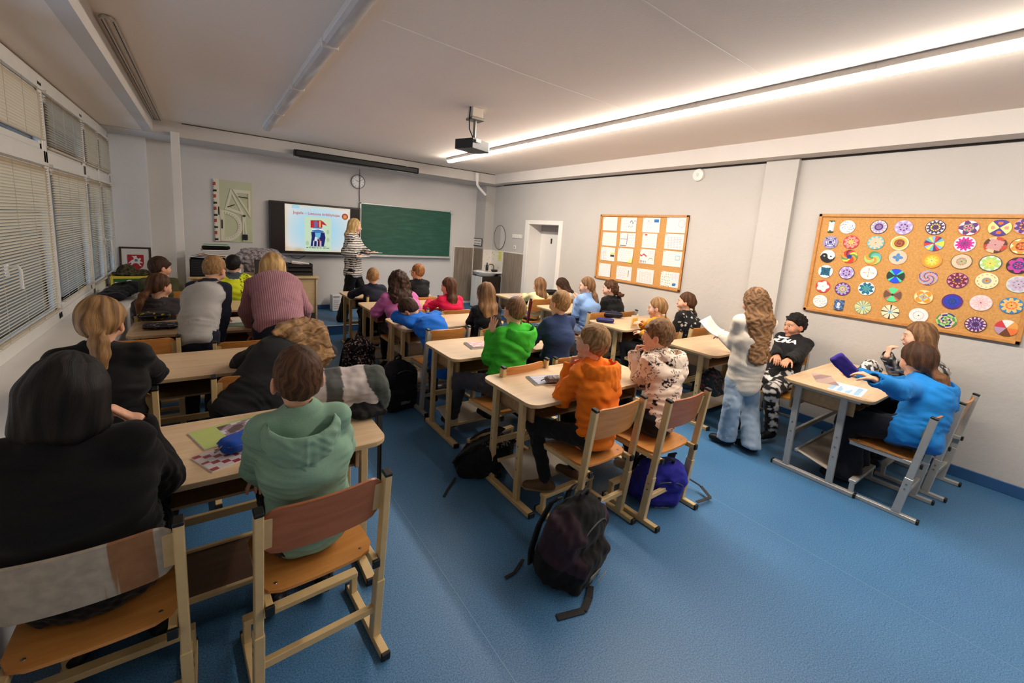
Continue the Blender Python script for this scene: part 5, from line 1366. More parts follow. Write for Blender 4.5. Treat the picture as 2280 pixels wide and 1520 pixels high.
person('girl with a low brown ponytail in a dark grey top by the windows', (-0.360,5.160,1.044), (-.32,5.20,.56), look=(-48,8,0), s=.86, hs=.97, rh=(-0.235,5.420,0.767), re=(-0.253,5.200,0.809), lh=(-.45,5.5,.80),
  top=dict(c=(60,56,60), t=.016, hood=.7, name='hoodie'), pants=DKP, shoes=BK, hair=dict(style='pony', col='brown', t=.013, tie=(.0,-.108,-.04), band=(20,18,18), tail=[(-.03,-.04,-.03),(-.06,-.07,-.10),(-.07,-.07,-.20)], tr=[.022,.034,.032,.016], tip=.5))
person('child with a dark bowl haircut in an olive top by the framed crest', (-0.421,6.280,1.102), (-.37,6.32,.57), look=(-62,4,0), s=.84, hs=.97, top=dict(c=(70,72,46), t=.016), pants=DKP, shoes=BK, hair=dict(style='short', col='dkbrown', t=.018, fringe=1, nape=-.08))
person('child with black hair in a bright yellow jacket', (0.270,6.280,1.142), (.27,6.32,.57), look=(-18,6,0), s=.84, hs=.97, girth=1.1, glasses=(40,36,36),
  top=dict(c=(210,222,40), pat=lambda V, c, i: np.where((np.linalg.norm(V-i['N'], axis=1) < .092)[:, None], lin((70,78,90)), np.where(((np.abs(sn(V, 3, .05, 4)) < .25) & (lateral(V, i) > .07))[:, None], lin((24,26,24)), lin((212,224,40)))), t=.026, name='jacket'), pants=DKP, shoes=BK, hair=dict(style='short', col='black', t=.015))
# ---- teacher
person('teacher with long blond hair in a black and white striped sweater by the board', (1.974,7.250,1.701), (1.947,7.250,0.994), face=-118, look=(-100,8,0), s=.97, hs=.97, rh=(1.945,7.020,1.248), re=(1.806,7.200,1.158), lh=(2.129,7.050,1.309), le=(2.197,7.320,1.193), rp='flat', lp='flat', rd=(.95,-.3,-.05), ld=(.95,-.25,0), rn=(0,0,1), ln=(0,0,1), bend=.0,
  legs={'r': ((1.865,7.220,0.606), (1.784,7.250,0.230)), 'l': ((2.111,7.300,0.626), (2.200,7.350,0.163))}, skin='c', shoes=dict(c=(20,20,22), sole=(24,24,24), dir={'r': (.6,-.8), 'l': (.8,-.6)}),
  top=dict(c=(230,226,220), pat=stripes((26,26,32),(226,222,216), .036, .42), t=.020, m=KNIT, hem=.08, flare=.015), pants=dict(c=(15,15,17), m=LEATH, wide=.03, t=.016, long=.02), hair=dict(style='long', col='blond', t=.013, len=.52, w=.10, front=1, wave=.6, tip=.3))
# ---- middle row
person('boy with very short blond hair in a navy top at the front desk', (1.801,5.750,1.067), (1.87,5.82,.56), look=(-12,4,0), s=.80, hs=.96, lh=(1.622,6.050,0.794), le=(1.512,5.850,0.797), top=dict(c=(28,32,46), t=.016), pants=DKP, shoes=BK, hair=dict(style='buzz', col='sandy', t=.007))
person('boy with short reddish hair and glasses in a black T-shirt at the front desk', (2.440,5.780,1.127), (2.50,5.86,.56), look=(28,2,0), s=.80, hs=.97, glasses=(30,28,28), top=dict(c=(20,21,23), t=.012), pants=DKP, shoes=BK, hair=dict(style='buzz', col='ginger', t=.009))
person('pupil with thick curly brown hair in a pink sweatshirt', (1.794,4.800,1.104), (1.90,4.84,.56), look=(0,8,0), s=.90, hs=1.0, girth=1.2, shw=1.1, lh=(1.669,5.100,0.747), le=(1.527,4.850,0.722), top=dict(c=(206,112,176), t=.026), pants=DKP, shoes=BK, hair=dict(style='curly', col='dkbrown', t=.034, len=.25, w=.125, th=.07, seed=4))
person('girl with long straight brown hair in a raspberry red top', (2.462,4.840,1.046), (2.50,4.86,.56), look=(26,4,0), s=.82, hs=.96, lh=(2.335,5.120,0.820), le=(2.268,4.900,0.802), top=dict(c=(206,24,70), t=.016), pants=DKP, shoes=BK, hair=dict(style='long', col='brown', t=.012, len=.37, w=.066, side=(1,)))
person('girl in black with very long hair lightening to blond at the ends', (2.402,3.860,1.109), (2.45,3.88,.56), look=(8,6,0), s=.84, hs=.98, lh=(2.423,4.150,0.774), top=dict(c=(20,20,24), t=.016), pants=DKP, shoes=BK, hair=dict(style='long', col='ltbrown', t=.013, len=.46, w=.082, tip=.7, seed=9))
person('boy in a bright blue hoodie with his head down on the desk', (1.634,4.030,0.938), (1.85,3.68,.50), face=10, look=(35,48,-15), s=.84, hs=.97, lh=(1.692,4.250,0.798), le=(1.542,4.100,0.870), rh=(1.865,4.300,0.777), re=(2.027,4.200,0.848), bend=.10, eyes=False,
  top=dict(c=(22,104,204), t=.022, name='hoodie', flare=.02, hem=.16, fold=.009), pants=dict(c=(34,40,60)), shoes=BK, hair=dict(style='short', col='dkbrown', t=.016, seed=8), legs={'r': ((2.10,3.98,.45),(2.08,3.85,.12)), 'l': ((1.88,3.95,.40),(1.82,3.80,.12))})
person('boy with cropped brown hair in a bright green hoodie raising his hand to his ear', (2.032,2.800,1.139), (1.90,2.74,.56), face=4, look=(4,2,0), s=.87, hs=.98, lh=(1.861,2.860,0.961), le=(1.783,2.950,0.763), lp='open', ld=(.25,.1,1), ln=(.9,.2,0), rh=(2.15,3.1,.82), re=(2.35,2.8,.75),
  legs={'l': ((1.687,3.020,0.542), (1.723,3.211,0.120)), 'r': ((1.98,3.06,.52),(1.98,3.02,.22))}, top=dict(c=(58,176,44), hood=1.2, t=.018, name='hoodie', fold=.008), pants=dict(c=(58,58,64), t=.016), shoes=BK, hair=dict(style='buzz', col='ltbrown', t=.007))
person('boy with sandy hair in a plain navy sweater in the middle row', (2.551,2.840,1.175), (2.52,2.86,.56), look=(4,0,0), s=.84, hs=.96, rh=(2.70,3.12,.80), lh=(2.38,3.12,.80), top=dict(c=(40,58,96), t=.014, fold=.005), pants=NAVYP, shoes=BK, hair=dict(style='short', col='sandy', t=.012, seed=2, nape=-.085))
person('boy in an orange hoodie resting his chin on his hands', (1.970,1.860,1.114), (1.95,1.74,.56), face=4, look=(20,-6,-4), s=.86, hs=.99, lh=(1.897,1.960,0.938), le=(1.856,2.020,0.733), rh=(2.036,2.000,0.909), re=(2.16,2.05,.80), lp='fist', rp='fist', ld=(.3,-.05,.9), rd=(-.2,-.05,.95), ln=(.6,-.8,0), rn=(-.6,-.8,0), bend=.05,
  legs={'l': ((1.707,2.040,0.551), (1.739,1.920,0.214)), 'r': ((2.06,2.1,.52),(2.02,1.95,.20))}, top=dict(c=(236,120,22), hood=1.2, t=.018, name='hoodie', fold=.009, hem=.05), pants=dict(c=(18,18,22), t=.004), shoes=dict(c=(86,62,40), sole=(150,120,84), dir={'l': (-.6,.5), 'r': (-.2,.9)}), hair=dict(style='short', col='sandy', t=.016, seed=11, line=.05))
person('boy in a cream hoodie printed all over with black doodles', (2.643,1.860,1.104), (2.50,1.68,.565), face=6, look=(27,0,-3), s=.86, hs=.99, lh=(2.566,1.980,0.944), le=(2.630,2.050,0.701), rh=(2.800,2.020,0.907), re=(2.72,2.02,.80), lp='fist', rp='fist', ld=(.35,-.05,.9), rd=(-.2,0,.95), ln=(.6,-.8,0), rn=(-.6,-.7,0), bend=.05,
  legs={'l': ((2.625,2.000,0.372), (2.536,1.860,0.147)), 'r': ((2.64,2.05,.5),(2.62,1.9,.2))}, top=dict(c=(236,214,196), pat=doodle((234,214,196),(22,20,22)), hood=1.28, t=.020, name='hoodie', fold=.008, hem=.04, res=.85), pants=dict(c=(17,17,20), t=.012), shoes=dict(c=(186,160,140), sole=(206,196,184), dir={'l': (-.2,.9), 'r': (0,1)}), hair=dict(style='short', col='ltbrown', t=.017, seed=12, fringe=1))
# ---- wall row
person('girl with shoulder-length brown hair in a pale yellow sweater', (4.215,5.200,0.997), (4.14,5.24,.56), look=(16,4,0), s=.82, hs=.96, lh=(4.212,5.550,0.793), le=(4.065,5.300,0.757), ld=(-.6,.6,0), lp='flat', top=dict(c=(228,222,168), t=.018), pants=JEAN, shoes=BK, skin='c', hair=dict(style='long', col='ltbrown', t=.012, len=.27, w=.068))
person('girl with dark brown hair falling forward as she writes by the door', (4.793,5.300,0.976), (4.74,5.20,.56), look=(30,38,-14), s=.82, hs=.96, top=dict(c=(206,196,182), t=.016), pants=DKP, shoes=BK, hair=dict(style='long', col='dkbrown', t=.014, len=.33, w=.07, front=1, end=(.05,.08,0)))
person('girl in a light blue sweatshirt with a low ponytail, hand at her mouth', (4.137,4.100,1.138), (4.20,4.06,.56), look=(38,2,0), s=.86, hs=.97, lh=(4.103,4.220,0.935), le=(4.107,4.300,0.687), lp='fist', ld=(.2,0,.95), rh=(4.40,4.36,.82), top=dict(c=(136,170,218), t=.018), pants=dict(c=(150,176,214)), shoes=BK, skin='c',
  hair=dict(style='pony', col='ltbrown', t=.012, tie=(0,-.105,-.05), band=(40,30,28), tail=[(.0,-.03,-.06),(.02,-.04,-.15),(.03,-.03,-.24)], tr=[.020,.036,.038,.016]))
person('girl in a black hoodie with brown hair by the wall', (4.625,4.120,1.090), (4.74,4.08,.56), look=(38,4,0), s=.86, hs=.97, top=dict(c=(22,22,24), hood=.9, t=.018, name='hoodie'), pants=DKP, shoes=BK, skin='c', hair=dict(style='pony', col='brown', t=.012, tie=(.02,-.10,-.06), tail=[(.06,-.02,-.02),(.12,-.02,-.03)], tr=[.024,.034,.018], curl=1))
person('girl in mustard yellow with a blond braid reading a booklet', (4.168,2.980,1.040), (4.16,2.96,.56), look=(30,6,0), s=.85, hs=.97, lh=(4.030,3.020,0.752), le=(4.031,2.900,0.686), rh=(4.127,3.120,0.829), re=(4.36,3.05,.74), lp='curl', rp='curl', top=dict(c=(206,140,36), t=.016), pants=DKP, shoes=BK, skin='c',
  hair=dict(style='braid', col='dkblond', t=.011, tie=(.02,-.098,-.03), tail=[(.0,-.02,-.10),(-.02,-.02,-.20)]))
person('girl with a dark braid in a black top with white stars', (4.754,3.000,1.084), (4.80,2.96,.56), look=(28,0,0), s=.86, hs=.97, top=dict(c=(22,23,26), pat=stars((22,23,26),(216,212,204)), t=.018), pants=DKP, shoes=BK, skin='c', hair=dict(style='braid', col='brown', t=.012, tie=(.02,-.098,-.04), tail=[(.02,-.02,-.08),(.02,-.01,-.2)]))
person('standing girl with very long wavy brown hair in a cream sweater and pale jeans', (3.835,1.770,1.320), (3.835,1.760,0.638), face=-30, look=(-18,8,0), s=.87, hs=.98, lh=(3.895,2.020,0.968), le=(3.742,1.800,0.823), rh=(4.144,2.120,0.906), re=(4.324,2.000,0.745), lp='curl', rp='curl', bend=.01, legs={'l': ((3.744,1.780,0.416), (3.803,1.813,0.090)), 'r': ((3.993,1.740,0.385), (3.877,1.631,0.090))},
  top=dict(c=(226,214,198), t=.026, m=KNIT, fold=.0035, hem=.10), pants=dict(c=(152,172,192), wide=.032, t=.012, long=.03), shoes=dict(c=(20,20,22), sole=(26,26,26), dir={'l': (-.2,.9), 'r': (.1,.9)}), skin='c', hair=dict(style='long', col='ltbrown', t=.018, len=.56, w=.115, th=.065, wave=2.6, amp=.004, curl=.35, tip=.5, seed=14))
bb = person('boy in a black hoodie with a white chest print, sitting sideways by the wall', (4.813,1.800,1.042), (4.52,1.74,.56), face=78, look=(62,2,0), s=.86, hs=.97, lh=(4.190,1.620,0.759), rh=(4.267,1.700,0.738), le=(4.805,1.620,0.611), re=(4.62,2.0,.75), lp='curl', rp='curl', bend=.0,
  legs={'l': ((4.19,1.66,.51),(4.27,1.64,.12)), 'r': ((4.2,1.88,.51),(4.28,1.86,.12))}, skin='b', top=dict(c=(20,20,22), hood=.95, t=.020, name='hoodie'), pants=dict(c=(30,30,32), pat=camo([(24,24,26),(226,222,216),(30,30,32),(24,24,26)], 5, .09), t=.02), shoes=BK, hair=dict(style='short', col='black', t=.022, seed=15, line=.045, tous=.009))
person('woman in a bright blue hoodie with a blond ponytail below the mandala board', (4.313,0.760,1.031), (4.12,.66,.56), face=6, look=(-38,10,0), s=.95, hs=1.05, girth=1.12, lh=(3.447,0.900,1.015), le=(3.298,0.800,0.911), rh=(4.5,1.12,.80), re=(4.65,.7,.7), bend=.06, lp='curl', ld=(-.2,.9,.3),
  top=dict(c=(20,120,196), hood=1.35, t=.024, name='hoodie', fold=.007, hem=.09, flare=.03), pants=dict(c=(20,22,32), t=.014, wide=.05), shoes=BK, eyes=False, hair=dict(style='pony', col='brown', t=.022, tie=(.02,-.115,-.05), tail=[(-.03,-.05,-.04),(-.05,-.08,-.11),(-.05,-.07,-.17)], tr=[.024,.040,.034,.014], tip=2.2, seed=16), legs={'l': ((4.07,1.02,.50),(4.05,.98,.10)), 'r': ((4.31,1.05,.50),(4.30,1.0,.10))})
person('girl in a camouflage top with long brown hair, hand at her mouth', (4.745,0.860,1.158), (4.70,.72,.56), face=8, look=(20,6,0), s=.88, hs=.98, lh=(4.574,0.990,0.987), le=(4.783,1.050,0.751), lp='fist', ld=(.2,0,.95), ln=(.6,-.8,0), top=dict(c=(90,88,84), pat=camo([(66,64,62),(150,146,140),(26,26,28),(206,202,196)], 7, .07), t=.018), pants=DKP, shoes=BK, skin='c', hair=dict(style='long', col='ltbrown', t=.013, len=.50, w=.085, tip=.4, seed=18))
# chest print of the boy in the black hoodie: letters and leaping cat laid onto the cloth
from mathutils.bvhtree import BVHTree
def stick(parent_inf, parts, name, origin, rx, up_, into, mt):
    """project flat outlines (triangulated meshes) onto the garment"""
    ob = parent_inf['obj']; me = ob.data; bvh = BVHTree.FromPolygons([v.co for v in me.vertices], [p.vertices[:] for p in me.polygons])
    org = Vector(tuple(parent_inf['org']))
    for pm in parts:
        for v in pm.vertices:
            p = Vector(origin)+Vector(rx)*v.co.x+Vector(up_)*v.co.y-org
            hit = bvh.ray_cast(p-Vector(into)*.3, Vector(into))
            v.co = (hit[0] if hit[0] else p)-Vector(into)*.004
        pm.materials.clear(); pm.materials.append(mt); o = bpy.data.objects.new(name, pm); COL.objects.link(o); o.parent = parent_inf['root']
def flat_text(txt, size, bold=0.):
    c = bpy.data.curves.new('t', 'FONT'); c.body = txt; c.size = size; c.align_x = 'CENTER'; c.align_y = 'CENTER'; c.offset = bold; c.resolution_u = 2
    o = bpy.data.objects.new('t', c); COL.objects.link(o); dg = bpy.context.evaluated_depsgraph_get(); me = bpy.data.meshes.new_from_object(o.evaluated_get(dg)); bpy.data.objects.remove(o); return me
def flat_poly(pts):
    me = bpy.data.meshes.new('p'); me.from_pydata([(x, y, 0) for x, y in pts], [], [tuple(range(len(pts)))]); return me
WPRINT = mat('white chest print', (232,230,228), .7)
into = -Vector(tuple(bb['fb'])); into = Vector((-bb['fb'][0], -bb['fb'][1], -bb['fb'][2])); rgt = Vector(tuple(-bb['rb'])); upv = Vector(tuple(bb['up']))
cen = Vector(tuple(bb['ch']))+Vector(tuple(bb['fb']))*.2+upv*.0
stick(bb, [flat_text('PUMA', .085, .003)], 'chest_lettering', cen+upv*.035, rgt, upv, into, WPRINT)
catp = [(-.05,-.012),(-.03,.006),(-.005,.014),(.02,.016),(.038,.030),(.052,.034),(.049,.024),(.058,.016),(.045,.012),(.030,-.004),(.036,-.024),(.027,-.022),(.018,-.006),(-.006,-.006),(-.022,-.020),(-.040,-.030),(-.034,-.018),(-.045,-.012),(-.062,.004),(-.066,.0)]
stick(bb, [flat_poly([(-x*1.0, y*1.0) for x, y in catp][::-1])], 'leaping_cat', cen+upv*.095-rgt*.045, rgt, upv, into, WPRINT)
# ================================================================= FRONT WALL
# interactive screen
scn = thing('interactive_screen', 'large black interactive screen showing a history slide', 'screen', (1.625, YF-.06, 1.165))
MB().box(-.745, .745, -.035, .06, 0, .875, .008).build('housing', mat('screen bezel', (26,20,20), .35), scn)
MB().box(-.72, .72, -.037, -.034, .03, .85).build('dark_glass', mat('dark glass', (30,22,22), .15), scn)
MB().box(-.72, .745, -.05, .03, -.035, .0, .006).build('lower_bar', mat('grey bar', (120,120,122), .4), scn)
def slide(a, b):
    r = math.hypot((a-.5)*1.1, (b-.5)*.9); k = min(1, r/.6); c = [170+70*k*k, 226+8*k, 255-25*k*k]
    e = min(a, 1-a, b*.8, (1-b)*.9)
    n = .5+.5*math.sin(a*23+b*7)*math.sin(b*19-a*11)
    if e < .055: q = (1-e/.055)*(.5+.5*n); c = [c[0]*(1-q)+236*q, c[1]*(1-q)+214*q, c[2]*(1-q)+176*q]
    if b < .12 and a < .3: q = (1-b/.12)*.6*n; c = [c[0]*(1-q)+200*q, c[1]*(1-q)+150*q, c[2]*(1-q)+90*q]
    return [min(255, x) for x in c]
N1, N2 = 48, 36; vs = []; fs = []; cs = []; X0, X1, Z0, Z1 = -.515, .555, .045, .84
for i in range(N2+1):
    for k_ in range(N1+1): vs.append((X0+(X1-X0)*k_/N1, -.0375, Z0+(Z1-Z0)*i/N2))
for i in range(N2):
    for k_ in range(N1):
        q = i*(N1+1)+k_; fs.append((q, q+1, q+N1+2, q+N1+1)); cs.append(_lin(slide((k_+.5)/N1, (i+.5)/N2)))
so_ = colmesh('slide', vs, fs, cs, attr_mat('screen picture', .3, .62), scn)
EM = lambda n, c, s=.62: emat('screen '+n, c, s)
def flatq(name, pts, c, dz=.0005):
    b = MB(); n = len(pts); b.add([(x, -.0378-dz, z) for x, z in pts], [tuple(range(n))]); o = b.build(name, EM(name+'%d%d%d' % c, c), so_)
    return o
def S(x, z): return (X0+(X1-X0)*x, Z0+(Z1-Z0)*z)
text_mesh('slide_title', 'Jogaila – Lietuvos krikštytojas', .064, M_front(*[0,0,0]) @ Matrix.Translation((X0+(X1-X0)*.475, Z0+(Z1-Z0)*.83, .0385)), EM('title', (206,84,92)), so_, .0002, bold=.001)
flatq('emblem', [S(.915+.052*math.cos(a), .82+.07*math.sin(a)) for a in np.linspace(0, 6.283, 24)[:-1]], (168,72,64)); flatq('emblem_tower', [S(.89,.78),S(.94,.78),S(.94,.86),S(.928,.845),S(.915,.86),S(.902,.845),S(.89,.86)], (246,158,70), .0009)
flatq('menu_button', [S(.10,.92),S(.21,.92),S(.21,.99),S(.10,.99)], (176,226,250))
PX = lambda x, z: S(.285+.41*x, .02+.74*z)
flatq('poster', [PX(0,0),PX(1,0),PX(1,1),PX(0,1)], (214,238,206))
flatq('banner', [PX(.22,.68),PX(.66,.70),PX(.66,.80),PX(.84,.77),PX(.70,.88),PX(.60,.92),PX(.22,.90)], (200,44,46), .0008)
flatq('banner_figure', [PX(.36,.70),PX(.46,.70),PX(.5,.82),PX(.44,.90),PX(.34,.86)], (120,110,170), .0011); flatq('banner_mark', [PX(.54,.70),PX(.60,.70),PX(.60,.9),PX(.54,.9)], (240,180,120), .0011)
flatq('robe', [PX(.22,.14),PX(.72,.14),PX(.78,.40),PX(.74,.56),PX(.24,.56),PX(.26,.40)], (28,36,110), .0008)
flatq('mantle', [PX(.26,.58),PX(.50,.52),PX(.72,.58),PX(.62,.70),PX(.32,.70)], (70,130,190), .0010); flatq('ermine', [PX(.24,.60),PX(.50,.64),PX(.74,.60),PX(.66,.67),PX(.32,.67)], (236,244,250), .0012)
flatq('beard', [PX(.40,.40),PX(.50,.34),PX(.58,.42),PX(.60,.54),PX(.38,.54)], (120,196,236), .0013); flatq('shield', [PX(.36,.30),PX(.46,.28),PX(.48,.40),PX(.38,.42)], (236,238,240), .0015)
flatq('sword', [PX(.54,.14),PX(.58,.14),PX(.57,.36),PX(.53,.36)], (214,90,60), .0015)
for k_ in range(3): flatq('column', [PX(.30+.14*k_,.13),PX(.34+.14*k_,.13),PX(.36+.13*k_,.30),PX(.32+.13*k_,.30)], (226,232,240), .0016)
for k_, (x0, x1) in enumerate(((.06,.14),(.17,.22),(.25,.42),(.44,.52),(.55,.63),(.68,.78),(.80,.93))): flatq('caption_stroke', [PX(x0,.075),PX(x1,.075),PX(x1,.10),PX(x0,.10)], (96,120,90), .0009)
for (x, z) in ((.87,.58),(.88,.34),(.10,.22)): flatq('ornament', [PX(x+.06*math.cos(a), z+.07*math.sin(a)) for a in np.linspace(0, 6.283, 12)[:-1]], (184,214,184), .0009)
flatq('ground_line', [PX(.15,.12),PX(.82,.12),PX(.78,.135),PX(.2,.135)], (90,110,150), .0012)
MB().tube([(-.45,.0,-.03),(-.40,-.01,-.07),(-.3,-.01,-.09),(-.22,.0,-.05),(-.18,.01,-.03)], .006, 6).build('cable', BLACK_P, scn, True)
# green chalkboard
def chalk_mat():
    t = NT('green chalkboard'); b = t.b; tc = t.add('ShaderNodeTexCoord'); mp = t.add('ShaderNodeMapping'); mp.inputs['Scale'].default_value = (2, 1, 14); mp.inputs['Rotation'].default_value = (0, .12, 0); t.ln(tc, 'Object', mp, 0)
    nz = t.add('ShaderNodeTexNoise'); nz.inputs['Scale'].default_value = 1.6; nz.inputs['Detail'].default_value = 6; t.ln(mp, 0, nz, 'Vector'); rp = t.add('ShaderNodeValToRGB'); e = rp.color_ramp.elements
    e[0].position = .45; e[1].position = .9; e[0].color = rgba(_lin((22,84,66))); e[1].color = rgba(_lin((52,110,92))); t.ln(nz, 0, rp, 0); t.ln(rp, 0, b, 'Base Color'); b.inputs['Roughness'].default_value = .55; return t.m
cb = thing('chalkboard', 'wide green chalkboard with a white aluminium frame', 'chalkboard', (3.325, YF-.04, 1.165))
MB().box(-.94, .94, -.012, .035, .01, .965).build('writing_surface', chalk_mat(), cb); ALU = mat('white aluminium', (214,214,212), .35, metal=.3)
for a in ((-.955,.955,0,.022), (-.955,.955,.962,.985), (-.955,-.932,0,.985), (.932,.955,0,.985)): MB().box(a[0], a[1], -.02, .036, a[2], a[3], .003).build('frame_bar', ALU, cb)
MB().box(-.955, .955, -.075, -.018, -.012, .012, .004).build('chalk_tray', ALU, cb)
MB().box(.91, .965, -.045, -.01, .93, .995, .004).build('corner_bracket', ALU, cb)
# wall clock
ck = thing('wall_clock', 'round white wall clock above the screen', 'clock', (2.34, YF, 2.52)); Mc = Matrix.Rotation(R_(90), 4, 'X')
MB().lathe([(.0,.018),(.112,.018),(.118,.03),(.128,.028),(.13,.0)], 40, Mc).build('rim', mat('clock rim', (150,150,152), .35, metal=.5), ck, True)
MB().prism(circ(.111, 40), .0185, .0195, Mc).build('dial', mat('clock dial', (240,240,238), .4), ck)
for k_ in range(12):
    a = k_*math.pi/6; MB().bar((.085*math.sin(a),-.0205,.085*math.cos(a)), (.102*math.sin(a),-.0205,.102*math.cos(a)), .007, .001, up=(0,1,0), bev=0).build('hour_mark', BLACK_P, ck)
for (a, L, w_) in ((R_(-58), .055, .008), (R_(60), .085, .005)): MB().bar((0,-.022,0), (L*math.sin(a),-.022,L*math.cos(a)), w_, .001, up=(0,1,0), bev=0).build('hand', BLACK_P, ck)
cbl = MB().tube([(2.36,YF-.03,2.745),(2.365,YF-.035,2.52),(2.36,YF-.03,2.36),(2.37,YF-.015,2.16)], .006, 6).build('wall_cable', mat('grey cable', (92,88,86), .6), None, True); tag(cbl, 'thin dark cable hanging down behind the wall clock to the chalkboard', 'cable')
# projection screen roller under the beam
rs = thing('projection_screen', 'rolled-up black projection screen under the front beam', 'projection screen', (2.155, 7.62, 2.765))
MB().bar((-1.0,0,0), (1.0,0,0), .10, .10, bev=.02).build('case', mat('roller case', (12,11,11), .6), rs)
for q in (-1, 1): MB().box(q*1.0-.012, q*1.0+.012, -.045, .045, -.05, .05, .01).build('end_cap', BLACK_P, rs); MB().box(q*.8-.02, q*.8+.02, .0, .085, -.02, .06, .004).build('bracket', STEEL, rs)
MB().box(-.94, .94, -.02, .0, -.062, -.04, .004).build('pull_bar', mat('pull bar', (34,32,32), .3), rs)
# board of drawing tools
tb = thing('drawing_tool_board', 'pale green board holding a ruler, set squares, protractor and compass', 'tool board', (.385, YF-.012, 1.32))
MB().box(-.26, .26, -.006, .012, 0, .965, .003).build('panel', mat('pale green panel', (206,212,178), .5), tb)
IV = mat('ivory plastic', (236,232,208), .4); 
rl = MB().box(-.262, -.185, -.022, -.006, .0, .975, .002).build('ruler', IV, tb)
for k_ in range(10): MB().box(-.262, -.226 if k_ % 2 else -.215, -.0235, -.0215, .02+k_*.095, .02+k_*.095+(.05 if k_ % 2 else .03)).build('ruler_mark', mat('red mark', (178,60,50), .5) if k_ % 2 else BLACK_P, rl)
for k_ in range(40): MB().box(-.262, -.246, -.0233, -.0215, .012+k_*.0238, .018+k_*.0238).build('ruler_tick', BLACK_P, rl)
MB().box(-.205, -.188, -.03, -.02, .42, .55, .003).build('handle', BLACK_P, rl)
def frame_tri(name, pts, wd, handle):
    o = None; c = Vector((sum(p[0] for p in pts)/3, sum(p[1] for p in pts)/3)); b = MB()
    inn = [Vector(p)+(c-Vector(p))*wd for p in pts]
    vs = [(p[0], -.018, p[1]) for p in pts]+[(p.x, -.018, p.y) for p in inn]+[(p[0], -.007, p[1]) for p in pts]+[(p.x, -.007, p.y) for p in inn]
    fs = []
    for k_ in range(3):
        j = (k_+1) % 3; fs += [(k_, j, 3+j, 3+k_), (6+k_, 9+k_, 9+j, 6+j), (k_, 6+k_, 6+j, j), (3+k_, 3+j, 9+j, 9+k_)]
    b.add(vs, fs); o = b.build(name, IV, tb); MB().bar((handle[0],-.026,handle[1]), (handle[2],-.026,handle[3]), .012, .016, up=(0,1,0)).build('handle', BLACK_P, o)
frame_tri('set_square', [(-.115,.52),(.155,.43),(-.03,.855)], .38, (-.085,.55,.02,.60)); frame_tri('set_square', [(-.01,.84),(.235,.84),(.235,.40)], .36, (.07,.73,.20,.72))
pr = MB(); outp = [(.0+.245*math.sin(a), .255+.245*math.cos(a)) for a in np.linspace(0, math.pi, 25)]; inp = [(.0+.185*math.sin(a), .255+.185*math.cos(a)) for a in np.linspace(0, math.pi, 25)]
vs = [(-.125+x, y_, z) for y_ in (-.018, -.007) for x, z in outp+inp]; fs = []
for k_ in range(24): fs += [(k_, k_+1, 25+k_+1, 25+k_), (50+k_, 75+k_, 75+k_+1, 50+k_+1), (k_, 50+k_, 50+k_+1, k_+1), (25+k_, 25+k_+1, 75+k_+1, 75+k_)]
pr.add(vs, fs); pr.box(-.18, -.125, -.018, -.007, .01, .50); po = pr.build('protractor', IV, tb)
for k_ in range(19):
    a = math.pi*k_/18; MB().bar((-.125+.195*math.sin(a),-.0185,.255+.195*math.cos(a)), (-.125+.212*math.sin(a),-.0185,.255+.212*math.cos(a)), .004, .001, up=(0,1,0), bev=0).build('degree_mark', BLACK_P, po)
MB().box(-.168, -.150, -.028, -.016, .21, .35, .003).build('handle', BLACK_P, po)
cp = MB().bar((.13,-.02,.02), (.13,-.02,.42), .025, .014, up=(0,1,0)).build('compass', IV, tb)
MB().bar((.165,-.02,.05), (.15,-.02,.42), .022, .014, up=(0,1,0)).build('compass_leg', IV, cp); MB().box(.112, .185, -.035, -.008, .04, .13, .004).build('chalk_holder', BLACK_P, cp); MB().lathe([(.018,-.02),(.018,.02)], 12, Matrix.Translation((.145,-.02,.43)) @ Mc).build('hinge', BLACK_P, cp)
# white drain elbow at the right end of the beam, its run traced from image pixels
pp = MB(); pp.tube([(4.416,7.660,2.906), (4.425,7.660,2.752)], .042, 14); pp.tube([(4.424,7.660,2.778), (4.430,7.660,2.683), (4.480,7.660,2.628), (4.636,7.660,2.504)], .026, 12)
tag(pp.build('drain_elbow', WHITE_P, None, True), 'short white bent pipe below the front beam in the far corner', 'pipe')
# ceiling projector
pj = thing('projector', 'black projector hanging from the ceiling on a short pole', 'projector', (2.17, 3.86, H))
MB().box(-.06, .06, -.05, .05, -.09, 0, .006).build('ceiling_box', mat('mount box', (214,200,184), .5), pj); MB().box(-.07, .07, -.06, .06, -.115, -.09, .004).build('mount_plate', STEEL, pj)
MB().tube([(0,0,-.11),(0,0,-.27)], .016, 12).build('pole', STEEL, pj, True); MB().tube([(-.07,-.02,0),(-.075,-.02,-.1),(-.07,-.02,-.2),(-.03,-.02,-.27),(.02,-.02,-.285)], .006, 8).build('cable', BLACK_P, pj, True)
b = MB(); b.prism([(-.17,-.13),(.11,-.13),(.17,-.09),(.17,.09),(.11,.13),(-.17,.13)], -.395, -.305, Matrix.Rotation(R_(20), 4, 'Z') @ Matrix.Diagonal((.86,.86,1,1))); b.build('body', mat('projector shell', (24,23,24), .35), pj)
b = MB(); Ml = Matrix.Rotation(R_(20), 4, 'Z') @ Matrix.Translation((.08,.13,-.335)) @ Matrix.Rotation(R_(-90), 4, 'X'); b.lathe([(.04,-.02),(.04,.02),(.032,.02),(.03,.008),(.0,.012)], 20, Ml); b.build('lens', mat('lens glass', (30,32,40), .1), pj, True)
MB().hexa(Matrix.Rotation(R_(20), 4, 'Z') @ Matrix.Translation((-.09,-.132,-.325)), .07, .004, .03).build('badge', mat('badge', (200,200,200), .4), pj)
